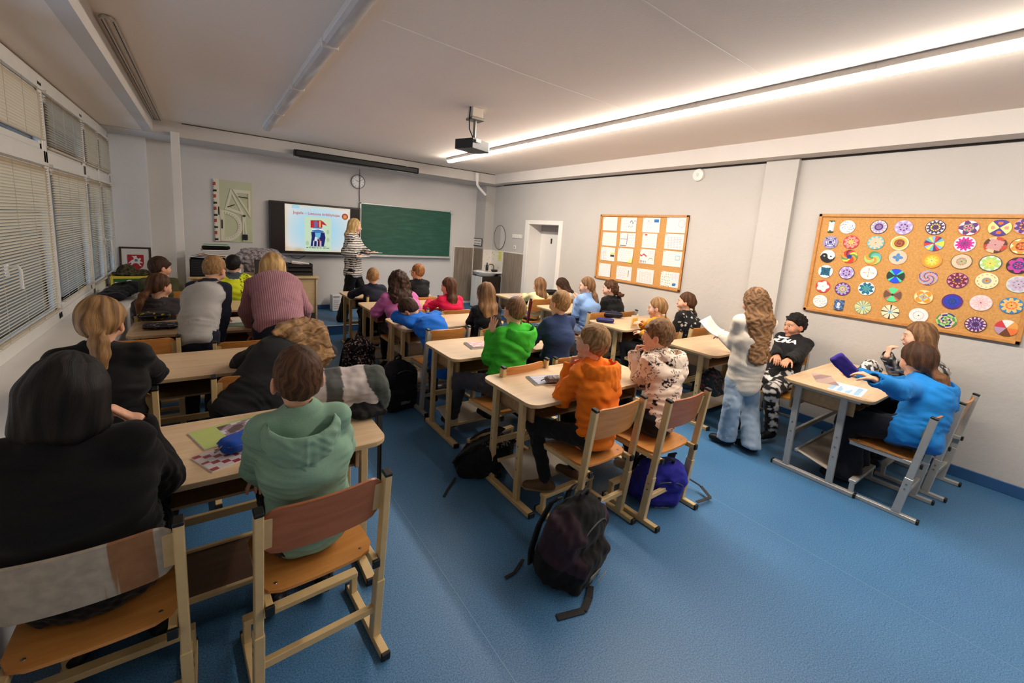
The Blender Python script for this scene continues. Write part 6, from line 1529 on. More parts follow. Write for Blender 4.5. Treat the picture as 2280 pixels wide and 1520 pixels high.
MB().hexa(Matrix.Rotation(R_(20), 4, 'Z') @ Matrix.Translation((.02,.0,-.388)), .2, .16, .006, .002).build('underside_plate', mat('underside', (80,80,84), .4), pj)
# ================================================================= TEACHER'S DESK AND ITS THINGS
td = thing('teacher_desk', 'light wooden teacher desk on the podium in front of the screen', 'desk', (.60, 7.36, POD)); W_TD = wood_mat('teacher desk wood', (206,182,142), (190,164,122), (1,10,10), .45)
MB().box(-.80, .80, -.31, .31, .735, .76, .004).build('tabletop', W_TD, td)
for q in (-1, 1): MB().box(q*.76-.012, q*.76+.012, -.29, .29, 0, .735, .002).build('side_panel', W_TD, td)
MB().box(-.748, .748, -.27, -.255, .2, .735, .002).build('front_panel', W_TD, td)
TZ = POD+.76
def tray(label, x, y):
    t = thing('letter_tray', label, 'letter tray', (x, y, TZ)); 
    for k_ in range(3):
        b = MB(); z = k_*.062; b.box(-.17,.17,-.12,.12,z,z+.004); b.box(-.17,-.166,-.12,.12,z,z+.055); b.box(.166,.17,-.12,.12,z,z+.055); b.box(-.17,.17,.116,.12,z,z+.055); b.box(-.17,.17,-.12,-.116,z,z+.05)
        b.build('tray', mat('tray black', (22,20,20), .4), t)
    for k_ in range(3): MB().hexa(Matrix.Translation((-.02+.02*k_,0,.175+.008*k_)) @ Matrix.Rotation(.2-.2*k_, 4, 'Z') @ Matrix.Rotation(.12, 4, 'Y'), .24, .18, .006).build('papers', [PAPER, mat('pinkish paper', (214,176,150), .7), PAPER][k_], t)
    return t
tray('black letter trays with papers on the right end of the teacher desk', 1.17, 7.36)
lp_ = thing('laptop', 'open dark laptop on the teacher desk behind the blond woman', 'laptop', (.74, 7.30, TZ)); MB().box(-.17,.17,-.12,.12,0,.018,.004).build('base', mat('laptop grey', (150,146,140), .4), lp_)
MB().hexa(Matrix.Translation((0,.0,.115)) @ Matrix.Rotation(R_(-28), 4, 'X'), .34, .012, .24, .004).build('lid', mat('laptop lid', (46,42,42), .35), lp_)
fo = Field((.25,7.58,POD+.5), (1.05,8.0,1.45), .014); fo.ecap((.5,7.76,1.2),(.86,7.76,1.2),(.08,.07),(.08,.07),V3(1,0,0),V3(0,1,0),.03); fo.ecap((.42,7.75,1.12),(.95,7.75,1.10),(.1,.08),(.1,.08),V3(1,0,0),V3(0,1,0),.06); fo.ecap((.45,7.76,.75),(.9,7.76,.75),(.12,.09),(.12,.09),V3(1,0,0),V3(0,1,0),.1); fo.ecap((.68,7.76,1.15),(.68,7.76,.7),(.22,.08),(.22,.08),V3(1,0,0),V3(0,1,0),.08)
fo.disp(lambda p: .012*sn(p, 4, .09, 5)+.008*sn(p, 5, .045, 4)); V, Q = fo.mesh(); cc_ = np.where((np.abs(sn(V, 6, .05, 4)) < .18)[:, None], lin((96,90,98)), lin((168,160,166)))
tag(np_mesh('coat', V, Q, cc_, CLOTH), 'grey-lilac patterned coat draped over the chair behind the teacher desk', 'coat')
oc = thing('office_chair', 'dark office chair hidden under the grey-lilac coat', 'chair', (.68, 7.92, POD)); MB().box(-.22,.22,-.1,.1,.40,.46,.03).build('seat', BLACK_P, oc); MB().tube([(0,0,.05),(0,0,.42)], .025, 10).build('column', STEEL, oc, True)
for k_ in range(5): MB().bar((0,0,.045), (.2*math.cos(k_*1.257), .2*math.sin(k_*1.257), .03), .03, .025).build('leg', BLACK_P, oc)
tag(MB().lathe([(.03,0),(.036,.0),(.04,.10),(.036,.10),(.03,.01),(.0,.01)], 16).build('cup', mat('white cup', (226,224,222), .3), None, True, (.36, 7.22, TZ)), 'white cup on the teacher desk beside the yellow jacket', 'cup')
MB_ = thing('document_crate', 'black ribbed crate full of papers at the left end of the teacher desk', 'crate', (.02, 7.30, TZ-.02))
b = MB(); b.box(-.20,.20,-.18,.18,.02,.03); b.box(-.2,.2,-.18,-.172,.02,.25); b.box(-.2,.2,.172,.18,.02,.25); b.box(-.2,-.192,-.18,.18,.02,.25); b.box(.192,.2,-.18,.18,.02,.25); b.build('shell', mat('crate black', (18,20,28), .4), MB_)
for k_ in range(9): MB().box(-.19, .19, -.19, -.18, .04+k_*.023, .05+k_*.023, .002).build('rib', mat('crate rib', (44,46,56), .4), MB_)
for k_ in range(4): MB().hexa(Matrix.Translation((-.05+.05*k_,.0,.27+.012*k_)) @ Matrix.Rotation(.12*k_-.2, 4, 'Z') @ Matrix.Rotation(.10, 4, 'Y'), .30, .22, .008).build('papers', [PAPER, mat('lilac paper', (196,190,210), .7), MATS['pinkish paper'], PAPER][k_], MB_)
def book(name, label, M, w_, d_, h_, c, cat='book', pages=True):
    t = thing(name, label, cat); t.matrix_world = M
    MB().box(-w_/2,w_/2,-d_/2,d_/2,0,.003).build('back_cover', mat('cover %s' % (c,), c, .45), t); 
    if pages: MB().box(-w_/2+.003,w_/2-.003,-d_/2+.003,d_/2-.003,.003,h_-.003).build('pages', PAPER, t)
    MB().box(-w_/2,w_/2,-d_/2,d_/2,h_-.003,h_).build('front_cover', mat('cover %s' % (c,), c, .45), t); return t
zc = TZ+.33
book('folder', 'dark red folder under the black case on the document crate', M_top(.10,7.42,zc,.1), .30, .20, .02, (96,40,44), 'folder'); 
book('folder', 'flat green folder on top of the black case at the teacher desk', M_top(.12,7.42,zc+.075,-.1), .28, .2, .015, (96,160,120), 'folder')
fo = Field((-.12,7.28,zc), (.36,7.56,zc+.1), .007); fo.ecap((-.02,7.42,zc+.047),(.26,7.42,zc+.047),(.07,.027),(.07,.027),V3(0,1,0),V3(0,0,1),.01); V, Q = fo.mesh(); tag(np_mesh('pencil_case', V, Q, np.tile(lin((20,22,22)), (len(V),1)), CLOTH), 'black soft case between two folders on the document crate', 'case')
ap = thing('air_purifier', 'white slim box with grey print standing on the podium by the wall', 'box', (1.90, 8.22, POD)); MB().box(-.075,.075,-.09,.09,0,.30,.01).build('body', mat('purifier white', (226,226,226), .4), ap)
for k_ in range(5): MB().box(-.05, .05-.02*(k_ % 2), -.0912, -.0898, .05+k_*.035, .058+k_*.035).build('print_line', mat('print grey', (120,120,124), .6), ap)
MB().box(-.055,.055,-.0912,-.0898,.255,.275).build('title_print', mat('print grey', (120,120,124), .6), ap)
# ================================================================= WINDOW SILL THINGS
fc = thing('framed_crest', 'framed picture of a red shield with a white horseman on the sill', 'picture', (-.83, 8.26, SZ)); fc.rotation_euler = (R_(-4), 0, 0)
for a in ((-.175,.175,0,.025), (-.175,.175,.415,.44), (-.175,-.15,0,.44), (.15,.175,0,.44)): MB().box(a[0],a[1],-.02,.0,a[2],a[3],.004).build('frame_bar', mat('dark brown frame', (62,42,30), .4), fc)
MB().box(-.155,.155,-.012,-.004,.02,.42).build('mount', mat('mount board', (226,222,216), .6), fc)
shp = [(-.09,.33),(-.09,.20),(-.075,.155),(-.04,.122),(0,.108),(.04,.122),(.075,.155),(.09,.20),(.09,.33)]
b = MB(); b.add([(x,-.0135,z) for x, z in shp], [tuple(range(len(shp)))]); b.build('shield', mat('shield red', (176,30,44), .5), fc)
hp = [(-.078,.215),(-.055,.235),(-.045,.25),(-.02,.262),(-.022,.285),(-.03,.30),(-.045,.312),(-.005,.308),(.004,.316),(.016,.308),(.012,.292),(.03,.272),(.05,.285),(.062,.268),(.05,.252),(.045,.235),(.07,.225),(.078,.205),(.06,.212),(.04,.215),(.05,.185),(.066,.165),(.044,.166),(.034,.19),(.012,.208),(-.02,.205),(-.04,.185),(-.07,.175),(-.056,.19),(-.045,.208),(-.062,.22),(-.074,.20)]
b = MB(); b.add([(x,-.0145,z) for x, z in hp], [tuple(range(len(hp)))]); b.build('horseman', mat('horseman white', (232,230,228), .5), fc)
b = MB(); b.add([(x,-.0152,z) for x, z in ((-.01,.232),(.02,.232),(.024,.262),(.0,.272),(-.014,.256))], [(0,1,2,3,4)]); b.build('saddle', mat('saddle blue', (90,130,160), .5), fc)
gb = thing('game_box', 'green and yellow game box with white lettering on the sill', 'game box', (-.79, 7.42, SZ)); gb.rotation_euler = (0,0,.08); GRN = mat('box green', (34,92,52), .5); YEL = mat('box yellow', (216,196,60), .5)
MB().box(-.20,.20,-.14,.14,0,.135,.002).build('carton', YEL, gb); MB().box(-.175,.175,-.1415,-.139,.02,.105).build('front_print', GRN, gb); MB().box(.199,.2015,-.11,.11,.02,.105).build('side_print', GRN, gb)
text_mesh('lettering', 'Garden', .085, M_front(.055,-.1415,.055), WHITE_P, gb, .0006, bold=.002, shear=.25); MB().box(-.165,-.115,-.143,-.141,.035,.06).build('small_badge', WHITE_P, gb)
fo = Field((-1.0,7.2,SZ+.13), (-.55,7.62,SZ+.33), .008); fo.ell((-.80,7.42,SZ+.155), (.19,.15,.022), None, .02); fo.ell((-.84,7.42,SZ+.20), (.095,.09,.075), None, .04); fo.ell((-.68,7.40,SZ+.17), (.08,.07,.04), None, .03); fo.half((0,0,SZ+.137), V3(0,0,-1), .004); fo.disp(lambda p: .008*sn(p, 3, .06, 5)); V, Q = fo.mesh()
tag(np_mesh('sun_hat', V, Q, camo([(58,56,36),(84,78,50),(38,36,28),(66,50,34)], 3, .05)(V, None, None), CLOTH), 'crumpled camouflage hat on top of the game box', 'hat')
fo = Field((-1.0,5.95,SZ), (-.55,6.95,SZ+.22), .012); fo.ecap((-.84,6.15,SZ+.05),(-.78,6.8,SZ+.06),(.13,.05),(.14,.06),V3(1,0,0),V3(0,0,1),.03); fo.ell((-.72,6.7,SZ+.09), (.12,.16,.06), None, .05); fo.half((0,0,SZ+.003), V3(0,0,-1), .004); fo.disp(lambda p: .012*sn(p, 9, .1, 5)+.006*sn(p, 10, .04, 4)); V, Q = fo.mesh()
tag(np_mesh('folded_jacket', V, Q, np.tile(lin((16,18,24)), (len(V),1)), CLOTH), 'crumpled dark navy jacket lying on the window sill', 'jacket')
# ================================================================= SCHOOL BAGS
def rbox(F_, c, half, A, r, k=.02, op='add'):
    c = np.asarray(c, float); m = np.linalg.norm(half)+r+k+3*F_.h; q = F_.sub(c-m, c+m)
    if q is None: return
    sl, X, Y, Z = q; x = X-c[0]; y = Y-c[1]; z = Z-c[2]
    p = [np.abs(x*A[0, i]+y*A[1, i]+z*A[2, i])-(half[i]-r) for i in range(3)]
    d = np.sqrt(sum(np.maximum(t, 0)**2 for t in p))+np.minimum(np.maximum(np.maximum(p[0], p[1]), p[2]), 0)-r
    F_.put(sl, d, k, op)
def backpack(label, base, yawd, tilt, w_, d_, h_, c, pat=None, c2=None, straps=True, h=.009, lean=0., bulge=1., extra=None, handle=True):
    """soft rucksack standing on base; front (pocket side) faces local -y; tilt leans it backwards"""
    r, f, u, A = hframe(yawd, -tilt, lean); B = ev(base)
    t = thing('backpack', label, 'backpack', tuple(B)); F_ = Field(-np.array((.40,.40,.06)), np.array((.40,.40,h_+.2)), h); g = lambda x, y, z: A@np.array((x, y, z))
    rbox(F_, g(0,0,h_*.40), (w_/2,d_/2,h_*.42), A, .06, .03); F_.ell(g(0,.0,h_*.74), (w_*.42,d_*.46,h_*.27), A, .06)
    rbox(F_, g(0,-d_*.55,h_*.27), (w_*.40,d_*.22*bulge,h_*.25), A, .045, .025)
    for s_ in (-1, 1): F_.ecap(g(s_*w_*.5,0,h_*.12), g(s_*w_*.5,0,h_*.36), (.028,.06), (.024,.055), A[:, 0], A[:, 1], .025)
    sd = int(abs(B[0]*100+B[1]*37)) % 500; F_.disp(lambda p: .007*sn(p, sd, .11, 5)+.004*sn(p, sd+1, .045, 4)); F_.half((0,0,.003), V3(0,0,-1), .006)
    V, Q = F_.mesh(); cols = np.tile(lin(c), (len(V),1)); q = V@A
    if c2: m = (np.abs(q[:, 0]) > w_*.30) & (q[:, 2] > h_*.35); cols = np.where(m[:, None], lin(c2), cols)
    if pat: cols = pat(V, cols, None)
    np_mesh('shell', V, Q, cols*(1+.12*sn(V, sd, .05, 4))[:, None], CLOTH, t)
    BKS = mat('strap webbing', (20,20,22), .7, .1, 60)
    zp = []
    for a in np.linspace(-1.2, 1.2, 15): zp.append(tuple(g(math.sin(a)*w_*.40, -d_*.40-.012, h_*.56+math.cos(a)*h_*.30)))
    MB().tube(zp, .004, 6).build('zip', mat('zip', (70,70,74), .4), t, True)
    MB().box(*(-.05,.05), -.003, .003, -.015, .015).build('label_patch', mat('patch', (120,116,112), .6), t).matrix_local = Matrix(((*A[:, 0],0),(*A[:, 1],0),(*A[:, 2],0),(0,0,0,1))).transposed().to_4x4() @ Matrix.Translation((0,-d_*.55-d_*.22*bulge-.004,h_*.24)) @ Matrix.Rotation(0, 4, 'Z')
    if handle: MB().tube([tuple(g(-.035,.02,h_*.98)), tuple(g(-.03,.02,h_*1.07)), tuple(g(.0,.02,h_*1.11)), tuple(g(.03,.02,h_*1.07)), tuple(g(.035,.02,h_*.98))], .010, 8).build('grab_handle', BKS, t, True)
    if straps:
        for s_ in (-1, 1):
            pts = [g(s_*.07,d_*.48,h_*.92), g(s_*.09,d_*.62,h_*.8), g(s_*.12,d_*.66,h_*.5), g(s_*.15,d_*.58,h_*.2), g(s_*.16,d_*.45,h_*.06)]
            b = MB(); 
            for p_, q_ in zip(pts, pts[1:]): b.bar(tuple(p_), tuple(q_), .055, .012, up=tuple(A[:, 1]))
            b.build('shoulder_strap', BKS, t)
    if extra: extra(t, g, A)
    return t
def loose(pts, wd=.028):
    def f(t, g, A):
        b = MB(); L0 = Vector(t.location)
        for p_, q_ in zip(pts, pts[1:]): b.bar(tuple(Vector(p_)-L0), tuple(Vector(q_)-L0), wd, .004, up=(0,0,1), bev=.001)
        b.build('loose_strap', mat('strap webbing', (20,20,22), .7, .1, 60), t)
    return f
def bigbag(t, g, A):
    loose([(1.788,1.500,-0.066), (1.486,1.247,0.020), (1.423,1.218,0.006), (1.285,1.257,0.006)], .035)(t, g, A)  # strap points converted from image pixels
    loose([(1.354,1.620,0.020), (1.264,1.577,0.010), (1.207,1.578,0.006)], .018)(t, g, A)
    text_mesh('logo_lettering', 'DAKINE', .022, Matrix(((*A[:, 0],0),(*A[:, 2],0),(*-A[:, 1],0),(0,0,0,1))).transposed().to_4x4() @ Matrix.Identity(4), mat('logo tan', (190,150,110), .6), t, .0006).location = tuple(g(-.03,-.225,.17))
backpack('large black and aubergine backpack standing in the aisle with a trailing strap', (1.525,1.50,0), 14, 14, .36, .22, .46, (16,15,17), None, (50,34,44), extra=bigbag, h=.0075, bulge=1.2)
wb = thing('water_bottle', 'light blue plastic bottle in the side of the black backpack', 'bottle', (1.73,1.46,.10)); wb.rotation_euler = (R_(-20), R_(28), 0); BLU = mat('bottle blue', (84,128,206), .3)
MB().lathe([(.0,0),(.034,.0),(.036,.02),(.036,.14),(.03,.155)], 20).build('flask', BLU, wb, True); MB().lathe([(.036,.155),(.038,.16),(.038,.195),(.03,.20),(.0,.20)], 20).build('cap', mat('bottle cap blue', (96,140,216), .35), wb, True); MB().box(-.008,.008,-.008,.008,.2,.222,.002).build('spout', BLACK_P, wb)
backpack('royal blue backpack behind the chair of the doodle-print boy', (2.56,1.70,0), -30, 34, .32, .2, .40, (36,36,140), None, (44,46,160), h=.009, extra=loose([(2.78,1.60,.12),(2.88,1.50,.05),(2.84,1.40,.03),(2.70,1.42,.03)], .025))
backpack('black backpack lying on its side under the green-hooded boy', (1.56,2.66,.0), 40, 58, .34, .22, .42, (14,14,16), lambda V, c, i: np.where(((np.abs(sn(V, 4, .03, 4)) < .2) & (V[:, 2] > .24))[:, None], lin((150,146,140)), c), h=.009, extra=loose([(1.40,2.50,.02),(1.30,2.42,.006),(1.24,2.36,.006)], .018))
backpack('dark navy backpack leaning in the aisle with a small white logo', (1.48,3.98,0), 12, 8, .38, .24, .48, (15,17,24), None, None, h=.010)
backpack('black backpack with a small floral print in the aisle', (1.42,5.02,0), 10, 4, .34, .22, .46, (22,18,24), lambda V, c, i: np.where((sn(V, 4, .035, 4) > .75)[:, None], lin((196,150,150)), np.where((sn(V, 9, .03, 4) > .85)[:, None], lin((216,206,190)), c)), h=.010, extra=loose([(1.26,5.0,.18),(1.15,4.85,.08),(1.05,4.72,.01)], .02))
backpack('low dark slouched bag between the floral and the navy backpacks', (1.45,4.50,0), 30, 50, .34, .2, .30, (18,17,18), h=.011, straps=False)
backpack('black school bag on the floor behind the boy in navy', (3.05,2.95,.0), 30, 60, .40, .22, .40, (20,20,22), h=.011)
backpack('dark bag hanging low at the front-row chair', (1.74,5.62,.30), 0, 0, .26, .16, .34, (18,19,24), h=.013, straps=False)
backpack('dark teal backpack standing by the wall under the bare-topped desk', (4.62,2.50,0), 0, 5, .30, .18, .42, (26,44,50), lambda V, c, i: np.where((sn(V, 4, .05, 4) > .6)[:, None], lin((120,60,80)), c), h=.012)
# grey rucksack lying on the near desk
DZ_ = .76
gr = thing('grey_rucksack', 'pale grey and charcoal rucksack propped on the near desk', 'backpack', (.60,2.36,DZ_))
F_ = Field((-.32,-.28,-.03), (.42,.28,.40), .0075); r_, f_, u_, A = hframe(-6, -28, 0)
rbox(F_, A@np.array((0,.0,.10)), (.20,.10,.15), A, .06, .03); F_.ell(A@np.array((.13,-.02,.07)), (.10,.10,.12), A, .05); rbox(F_, A@np.array((-.0,-.10,.05)), (.15,.05,.08), A, .04, .03); F_.disp(lambda p: .006*sn(p, 77, .1, 5)+.003*sn(p, 78, .04, 4)); F_.half((0,0,.003), V3(0,0,-1), .005)
V, Q = F_.mesh(); q = V@A; x = q[:, 0]; pg = lin((196,184,180)); dk = lin((86,86,84)); mg = lin((66,72,68))
cols = np.where(((x > -.115) & (x < -.035))[:, None], dk, np.where((x > .10+.05*np.sin(q[:, 2]*14))[:, None], mg, pg)); np_mesh('shell', V, Q, cols, CLOTH, gr)
MB().hexa(Matrix.Translation((-.075,-.085,.215)) @ Matrix.Rotation(R_(-28), 4, 'X'), .038, .004, .05, .002).build('white_tag', mat('tag white', (232,228,226), .5), gr); MB().hexa(Matrix.Translation((-.075,-.0885,.218)) @ Matrix.Rotation(R_(-28), 4, 'X'), .02, .004, .022).build('red_badge', mat('tag red', (196,40,44), .5), gr)
for dx, (ex, ey) in ((.10,(.135,-.42)), (.17,(.165,-.36))):
    b = MB(); pts = [(dx-.02,-.06,.10),(dx+.02,-.16,.03),(dx+.03,-.22,.012),(dx+.06,-.26,-.005),(dx+.065,-.30,-.10),(dx+.06,-.31,-.36)]
    pts = [(.06+.5*(dx-.1),-.10,.06),(.09+.5*(dx-.1),-.13,.02),(.105+dx*.2,-.10,.012),(.125+.15*dx,-.12,.0),(.130+.15*dx,-.14,-.15),(.125+.15*dx,-.16,-.42)]
    for p_, q_ in zip(pts, pts[1:]): b.bar(p_, q_, .028, .006, up=(1,0,0) if p_[2] < 0 else (0,0,1), bev=.001)
    b.build('strap', mat('strap webbing', (20,20,22), .7, .1, 60), gr)
F_ = Field((-.22,-.34,-.02),(.26,-.02,.14), .0075); F_.ecap((.0,-.15,.035),(.12,-.12,.05),(.06,.035),(.07,.05),V3(0,1,0),V3(0,0,1),.02); F_.ecap((.02,-.2,.025),(.14,-.2,.03),(.04,.022),(.04,.02),V3(0,1,0),V3(0,0,1),.02); F_.disp(lambda p: .007*sn(p, 31, .05, 5)); F_.half((0,0,.003), V3(0,0,-1), .005); V, Q = F_.mesh(); np_mesh('black_flap', V, Q, np.tile(lin((20,20,22)), (len(V),1)), CLOTH, gr)
F_ = Field((.35,2.10,DZ_),(.68,2.42,DZ_+.2), .006); F_.ecap((.44,2.22,DZ_+.05),(.55,2.24,DZ_+.06),(.035,.03),(.03,.026),V3(0,1,0),V3(0,0,1),.015); F_.cap((.53,2.24,DZ_+.06),(.60,2.22,DZ_+.10),.018,.010,.01); F_.cap((.55,2.24,DZ_+.05),(.63,2.25,DZ_+.05),.016,.012,.01); F_.ell((.42,2.21,DZ_+.055),(.03,.03,.028),None,.015); F_.half((0,0,DZ_+.003), V3(0,0,-1), .004); V, Q = F_.mesh()
tag(np_mesh('plush_toy', V, Q, np.tile(lin((126,118,116)), (len(V),1)), KNIT), 'small grey plush toy leaning against the pale grey rucksack', 'toy')
# ================================================================= THINGS ON DESKS, several located by image pixels
def soft(name, label, cat, a, b, wa, c, pat=None, h=.006, rim=None):
    a = ev(a); b = ev(b); d = nrm(b-a); s_ = np.cross(V3(0,0,1), d); F_ = Field(np.minimum(a, b)-.13, np.maximum(a, b)+.13, h)
    F_.ecap(a+V3(0,0,wa[1]), b+V3(0,0,wa[1]), wa, wa, s_, V3(0,0,1), .005); F_.half(a+V3(0,0,wa[1]*1.85), V3(0,0,1), .012); F_.half(a+V3(0,0,.002), V3(0,0,-1), .004); F_.disp(lambda p: .0025*sn(p, 12, .06, 4)); V, Q = F_.mesh(); cols = np.tile(lin(c), (len(V),1))
    if pat: cols = pat(V, cols, None)
    org = (a+b)/2; t = thing(name, label, cat, tuple(org)); np_mesh('case', V, Q, cols, CLOTH, t, org)
    L = np.linalg.norm(b-a)/2; z = wa[1]*1.25; pts = [d*L*1.0+s_*wa[0]*1.0, d*(L+wa[1]*.75)+s_*wa[0]*.7, d*(L+wa[1]*.75)-s_*wa[0]*.7, d*L-s_*wa[0]*1.0, -d*L-s_*wa[0]*1.0, -d*(L+wa[1]*.75)-s_*wa[0]*.7, -d*(L+wa[1]*.75)+s_*wa[0]*.7, -d*L+s_*wa[0]]
    MB().tube([tuple(p+V3(0,0,z)) for p in pts+pts[:1]], .0035, 6, caps=False).build('zip', mat('zip', (70,70,74), .4) if not rim else mat('zip%s' % (rim,), rim, .4), t, True)
    e_ = d*(-L-wa[1]*.8); MB().tube([tuple(e_+V3(0,0,z)), tuple(e_-d*.03+s_*.01+V3(0,0,z-.02))], .004, 6).build('zip_pull', STEEL, t, True)
    return t
def pictured(name, label, M, w_, d_, fn, h_=.006, cat='book'):
    t = thing(name, label, cat); t.matrix_world = M; MB().box(-w_/2,w_/2,-d_/2,d_/2,0,h_-.0006).build('pages', PAPER, t)
    N1, N2 = 26, 20; vs = [(w_*(k_/N1-.5), d_*(i/N2-.5), h_) for i in range(N2+1) for k_ in range(N1+1)]; fs = []; cs = []
    for i in range(N2):
        for k_ in range(N1): q = i*(N1+1)+k_; fs.append((q, q+1, q+N1+2, q+N1+1)); cs.append(_lin(fn((k_+.5)/N1, (i+.5)/N2)))
    colmesh('cover', vs, fs, cs, attr_mat('glossy print', .3), t); return t
def horse(a, b):
    v = math.sin(a*9+b*5)+math.sin(a*17-b*13)
    if .35 < a < .95 and .25+.3*abs(a-.6) < b < .9: return (90,70,70) if v > .5 else (150,130,140) if v > -.4 else (206,200,214)
    return (176,190,110)
pictured('picture_book', 'green picture book with a horse on the near desk', M_top(*(0.081,2.288,0.760)[:2],DZ_,.30), .30, .215, horse)
pictured('exercise_book', 'thin notebook sticking out under the blue pencil case', M_top(*(0.067,2.060,0.760)[:2],DZ_,.42), .24, .17, lambda a, b: (206,196,196) if (int(a*9)+int(b*7)) % 3 else (150,60,70))
soft('pencil_case', 'bright blue oval pencil case beside the mint-green boy', 'pencil case', (*(0.055,2.061,0.777)[:2],DZ_+.007), (*(0.190,2.152,0.777)[:2],DZ_+.007), (.054,.036), (16,66,158), rim=(30,50,110))
soft('pencil_case', 'black pencil case with yellow print on the window-side desk', 'pencil case', (-0.468,4.875,0.800), (-0.318,4.912,0.800), (.09,.035), (22,20,24), lambda V, c, i: np.where((sn(V, 3, .05, 4) > .7)[:, None], lin((206,180,40)), c), h=.009)
soft('pencil_case', 'flat black patterned pencil case under the black one, window-side desk', 'pencil case', (-0.434,4.690,0.762), (-0.233,4.679,0.762), (.09,.022), (24,24,34), lambda V, c, i: np.where((sn(V, 5, .03, 4) > .6)[:, None], lin((150,150,170)), c), h=.009)
pictured('notebook', 'open white notebook on the desk under the bending woman', M_top(.20,4.80,DZ_,.1), .30, .22, lambda a, b: (110,110,120) if abs(b-.4-.5*(a-.2)) < .03 and a < .5 else (232,230,230), .01, 'notebook')
pictured('exercise_book', 'teal exercise book under the open notebook', M_top(.22,4.66,DZ_,-.2), .26, .19, lambda a, b: (110,140,130), .006)
pictured('notebook', 'spiral notebook beside the silver pencil case', M_top(1.93,2.22,DZ_,-.25), .24, .18, lambda a, b: (80,80,84) if a < .12 or b < .08 else (206,204,214) if (int(b*9)) % 2 else (170,176,200), .008, 'notebook')
soft('pencil_case', 'silver patterned pencil case on the desk of the boy in orange', 'pencil case', (1.90,2.16,DZ_+.009), (2.03,2.12,DZ_+.009), (.032,.026), (150,142,138), lambda V, c, i: np.where((np.abs(sn(V, 5, .016, 4)) < .25)[:, None], lin((90,84,84)), c))
pictured('notebook', 'red and white patterned notebook between the two near boys', M_top(2.42,2.30,DZ_,.2), .22, .17, lambda a, b: (206,60,70) if math.sin(a*19)*math.sin(b*17) > .2 else (232,206,206), .01, 'notebook')
pictured('notebook', 'pink flowered notebook on the desk of the boy in green', M_top(1.98,3.20,DZ_,-.15), .26, .20, lambda a, b: (96,92,96) if b < .15 or a < .1 else (226,170,176) if math.sin(a*15+3)*math.sin(b*13) > -.1 else (236,214,210), .012, 'notebook')
soft('pencil_case', 'pink and navy pencil case on the desk of the boy in navy', 'pencil case', (2.62,3.30,DZ_), (2.80,3.32,DZ_), (.05,.030), (60,60,120), lambda V, c, i: np.where((V[:, 2] > DZ_+.04)[:, None], lin((206,130,190)), c), h=.009)
soft('pencil_case', 'navy pencil case with a pink side on the wall-row desk', 'pencil case', (3.952,3.649,0.762), (4.069,3.532,0.762), (.045,.03), (40,44,110), lambda V, c, i: np.where(((V[:, 2] > DZ_+.03) & (V[:, 0] > 4.12))[:, None], lin((226,150,196)), c), h=.009)
soft('pencil_case', 'larger dark pencil case behind the navy and pink one', 'pencil case', (4.294,3.870,0.762), (4.438,3.738,0.762), (.05,.045), (34,30,50), h=.009)
bkl = thing('booklet', 'upright yellow and white booklet held by the girl with a blond braid', 'book', (4.169,3.220,0.838)); 
for s_ in (-1, 1): MB().hexa(Matrix.Rotation(R_(20+26*s_), 4, 'Z') @ Matrix.Translation((s_*.055,0,0)), .11, .004, .16).build('page', mat('booklet page', (236,226,196), .6), bkl)
MB().hexa(Matrix.Rotation(R_(-6), 4, 'Z') @ Matrix.Translation((-.055,-.003,.0)), .07, .004, .09).build('cover_print', mat('booklet yellow', (232,182,70), .5), bkl)
pictured('worksheet', 'grey worksheet on the left end of the desk by the door', M_top(4.14,5.72,DZ_,.1), .30, .21, lambda a, b: (150,150,156) if (int(b*9) % 2 and .1 < a < .9) else (206,202,202), .002, 'paper')
soft('pencil_case', 'small black pencil case between the two girls by the door', 'pencil case', (4.814,5.697,0.762), (4.960,5.674,0.762), (.06,.05), (26,26,30), h=.012)
pa, pb, pc2, pd2 = V3(*(3.640,2.130,1.107)), V3(*(3.890,2.050,0.953)), V3(*(4.242,2.200,0.962)), V3(*(4.059,2.270,1.107)); vs = []; fs = []; n_ = 8; pm_ = (pa+pb+pc2+pd2)/4  # sheet corners taken from image pixels at chosen depths
for i in range(n_+1):
    for j in range(n_+1):
        a_, b_ = i/n_, j/n_; vs.append(tuple(pa*(1-a_)*(1-b_)+pb*a_*(1-b_)+pc2*a_*b_+pd2*(1-a_)*b_-pm_+V3(-.01,-.01,-.03)*(1-(2*a_-1)**2)))
for i in range(n_):
    for j in range(n_): fs.append((i*(n_+1)+j, (i+1)*(n_+1)+j, (i+1)*(n_+1)+j+1, i*(n_+1)+j+1))
pp_ = MB().add(vs, fs).build('paper_sheets', PAPER, None, True, tuple(pm_)); so2 = pp_.modifiers.new('thickness', 'SOLIDIFY'); so2.thickness = .003; tag(pp_, 'curling white sheets held by the standing girl', 'paper')
b = MB(); b.hexa(Matrix.Rotation(R_(-8), 4, 'X'), .20, .14, .004); t_ = b.build('paper_sheets', PAPER, None, False, (2.208,6.980,1.309)); t_.rotation_euler = (0,0,.1); tag(t_, 'white sheets in the left hand of the teacher', 'paper')
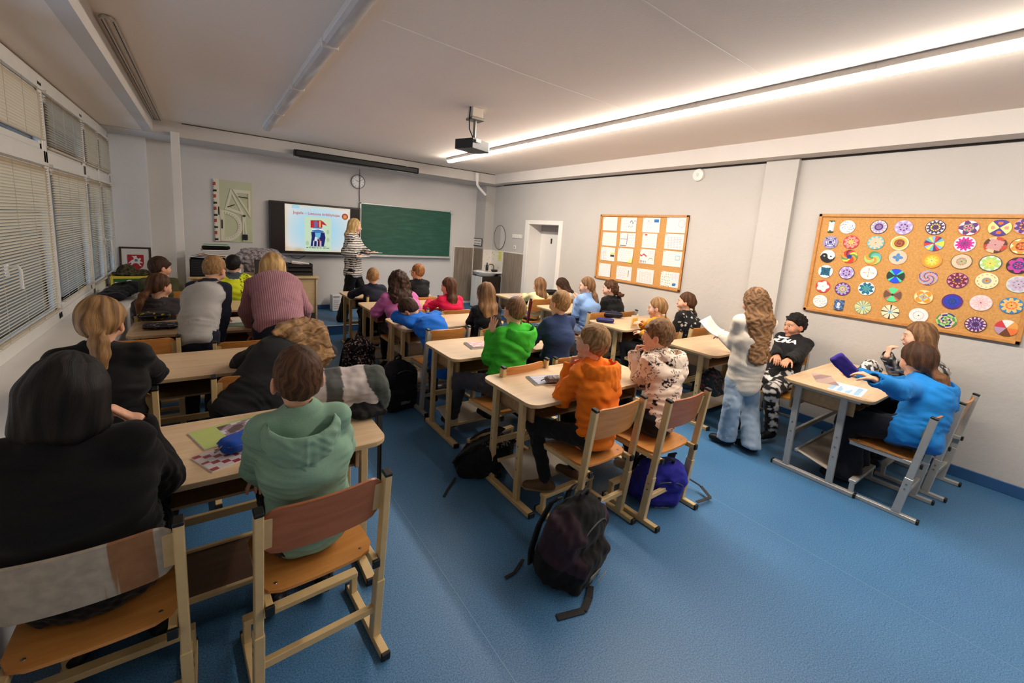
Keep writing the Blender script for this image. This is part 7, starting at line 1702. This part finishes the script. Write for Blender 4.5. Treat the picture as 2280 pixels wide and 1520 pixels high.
b = MB(); b.hexa(Matrix.Rotation(R_(-6), 4, 'Y'), .19, .13, .004); t_ = b.build('paper_sheets', PAPER, None, False, (2.012,6.940,1.250)); t_.rotation_euler = (0,0,-.1); tag(t_, 'white sheets in the right hand of the teacher', 'paper')
va = V3(*(3.816,1.000,0.939)); vb = V3(*(3.659,1.060,1.053)); vd = nrm(vb-va); vn = V3(-.95,-.25,.15); vn = nrm(vn-vd*(vn@vd)); vm = (va+vb)/2
F_ = Field(vm-.2, vm+.2, .006); rbox(F_, vm, (.125,.048,.02), np.stack([vd, np.cross(vn, vd), vn], 1), .019, .004); F_.disp(lambda p: .002*sn(p, 12, .06, 4)); V, Q = F_.mesh()
tag(np_mesh('pencil_case', V, Q, np.tile(lin((60,44,140)), (len(V),1)), CLOTH), 'long violet pencil case held up by the woman in blue', 'pencil case')
pictured('worksheet', 'pale blue worksheet on the near edge of the pale desk', M_top(4.02,1.06,DZ_,.12), .30, .21, lambda a, b: (150,190,220) if (int(b*8) % 2 and .08 < a < .6+.3*math.sin(b*9)) else (214,230,236), .002, 'paper')
pictured('worksheet', 'brownish printed leaflet lying on the pale desk', M_top(4.14,1.26,DZ_,.5), .30, .15, lambda a, b: (150,120,120) if math.sin(a*7+b*5) > .2 else (186,156,146), .003, 'paper')
pc_ = V3(*(4.697,1.115,0.800)); pc_[2] = DZ_; F_ = Field(pc_-V3(.2,.13,.0), pc_+V3(.2,.13,.2), .008); F_.ecap(pc_+V3(-.1,0,.05),pc_+V3(.1,0,.05),(.06,.05),(.07,.05),V3(0,1,0),V3(0,0,1),.02); F_.ell(pc_+V3(0,0,.09),(.12,.05,.05),None,.03); F_.disp(lambda p: .008*sn(p, 3, .06, 5)); F_.half((0,0,DZ_+.002), V3(0,0,-1), .004); V, Q = F_.mesh()
tag(np_mesh('soft_pouch', V, Q, camo([(226,220,214),(60,58,58),(240,236,230),(30,30,30)], 8, .05)(V, None, None), CLOTH), 'white pouch with black brush print on the pale desk', 'pouch')
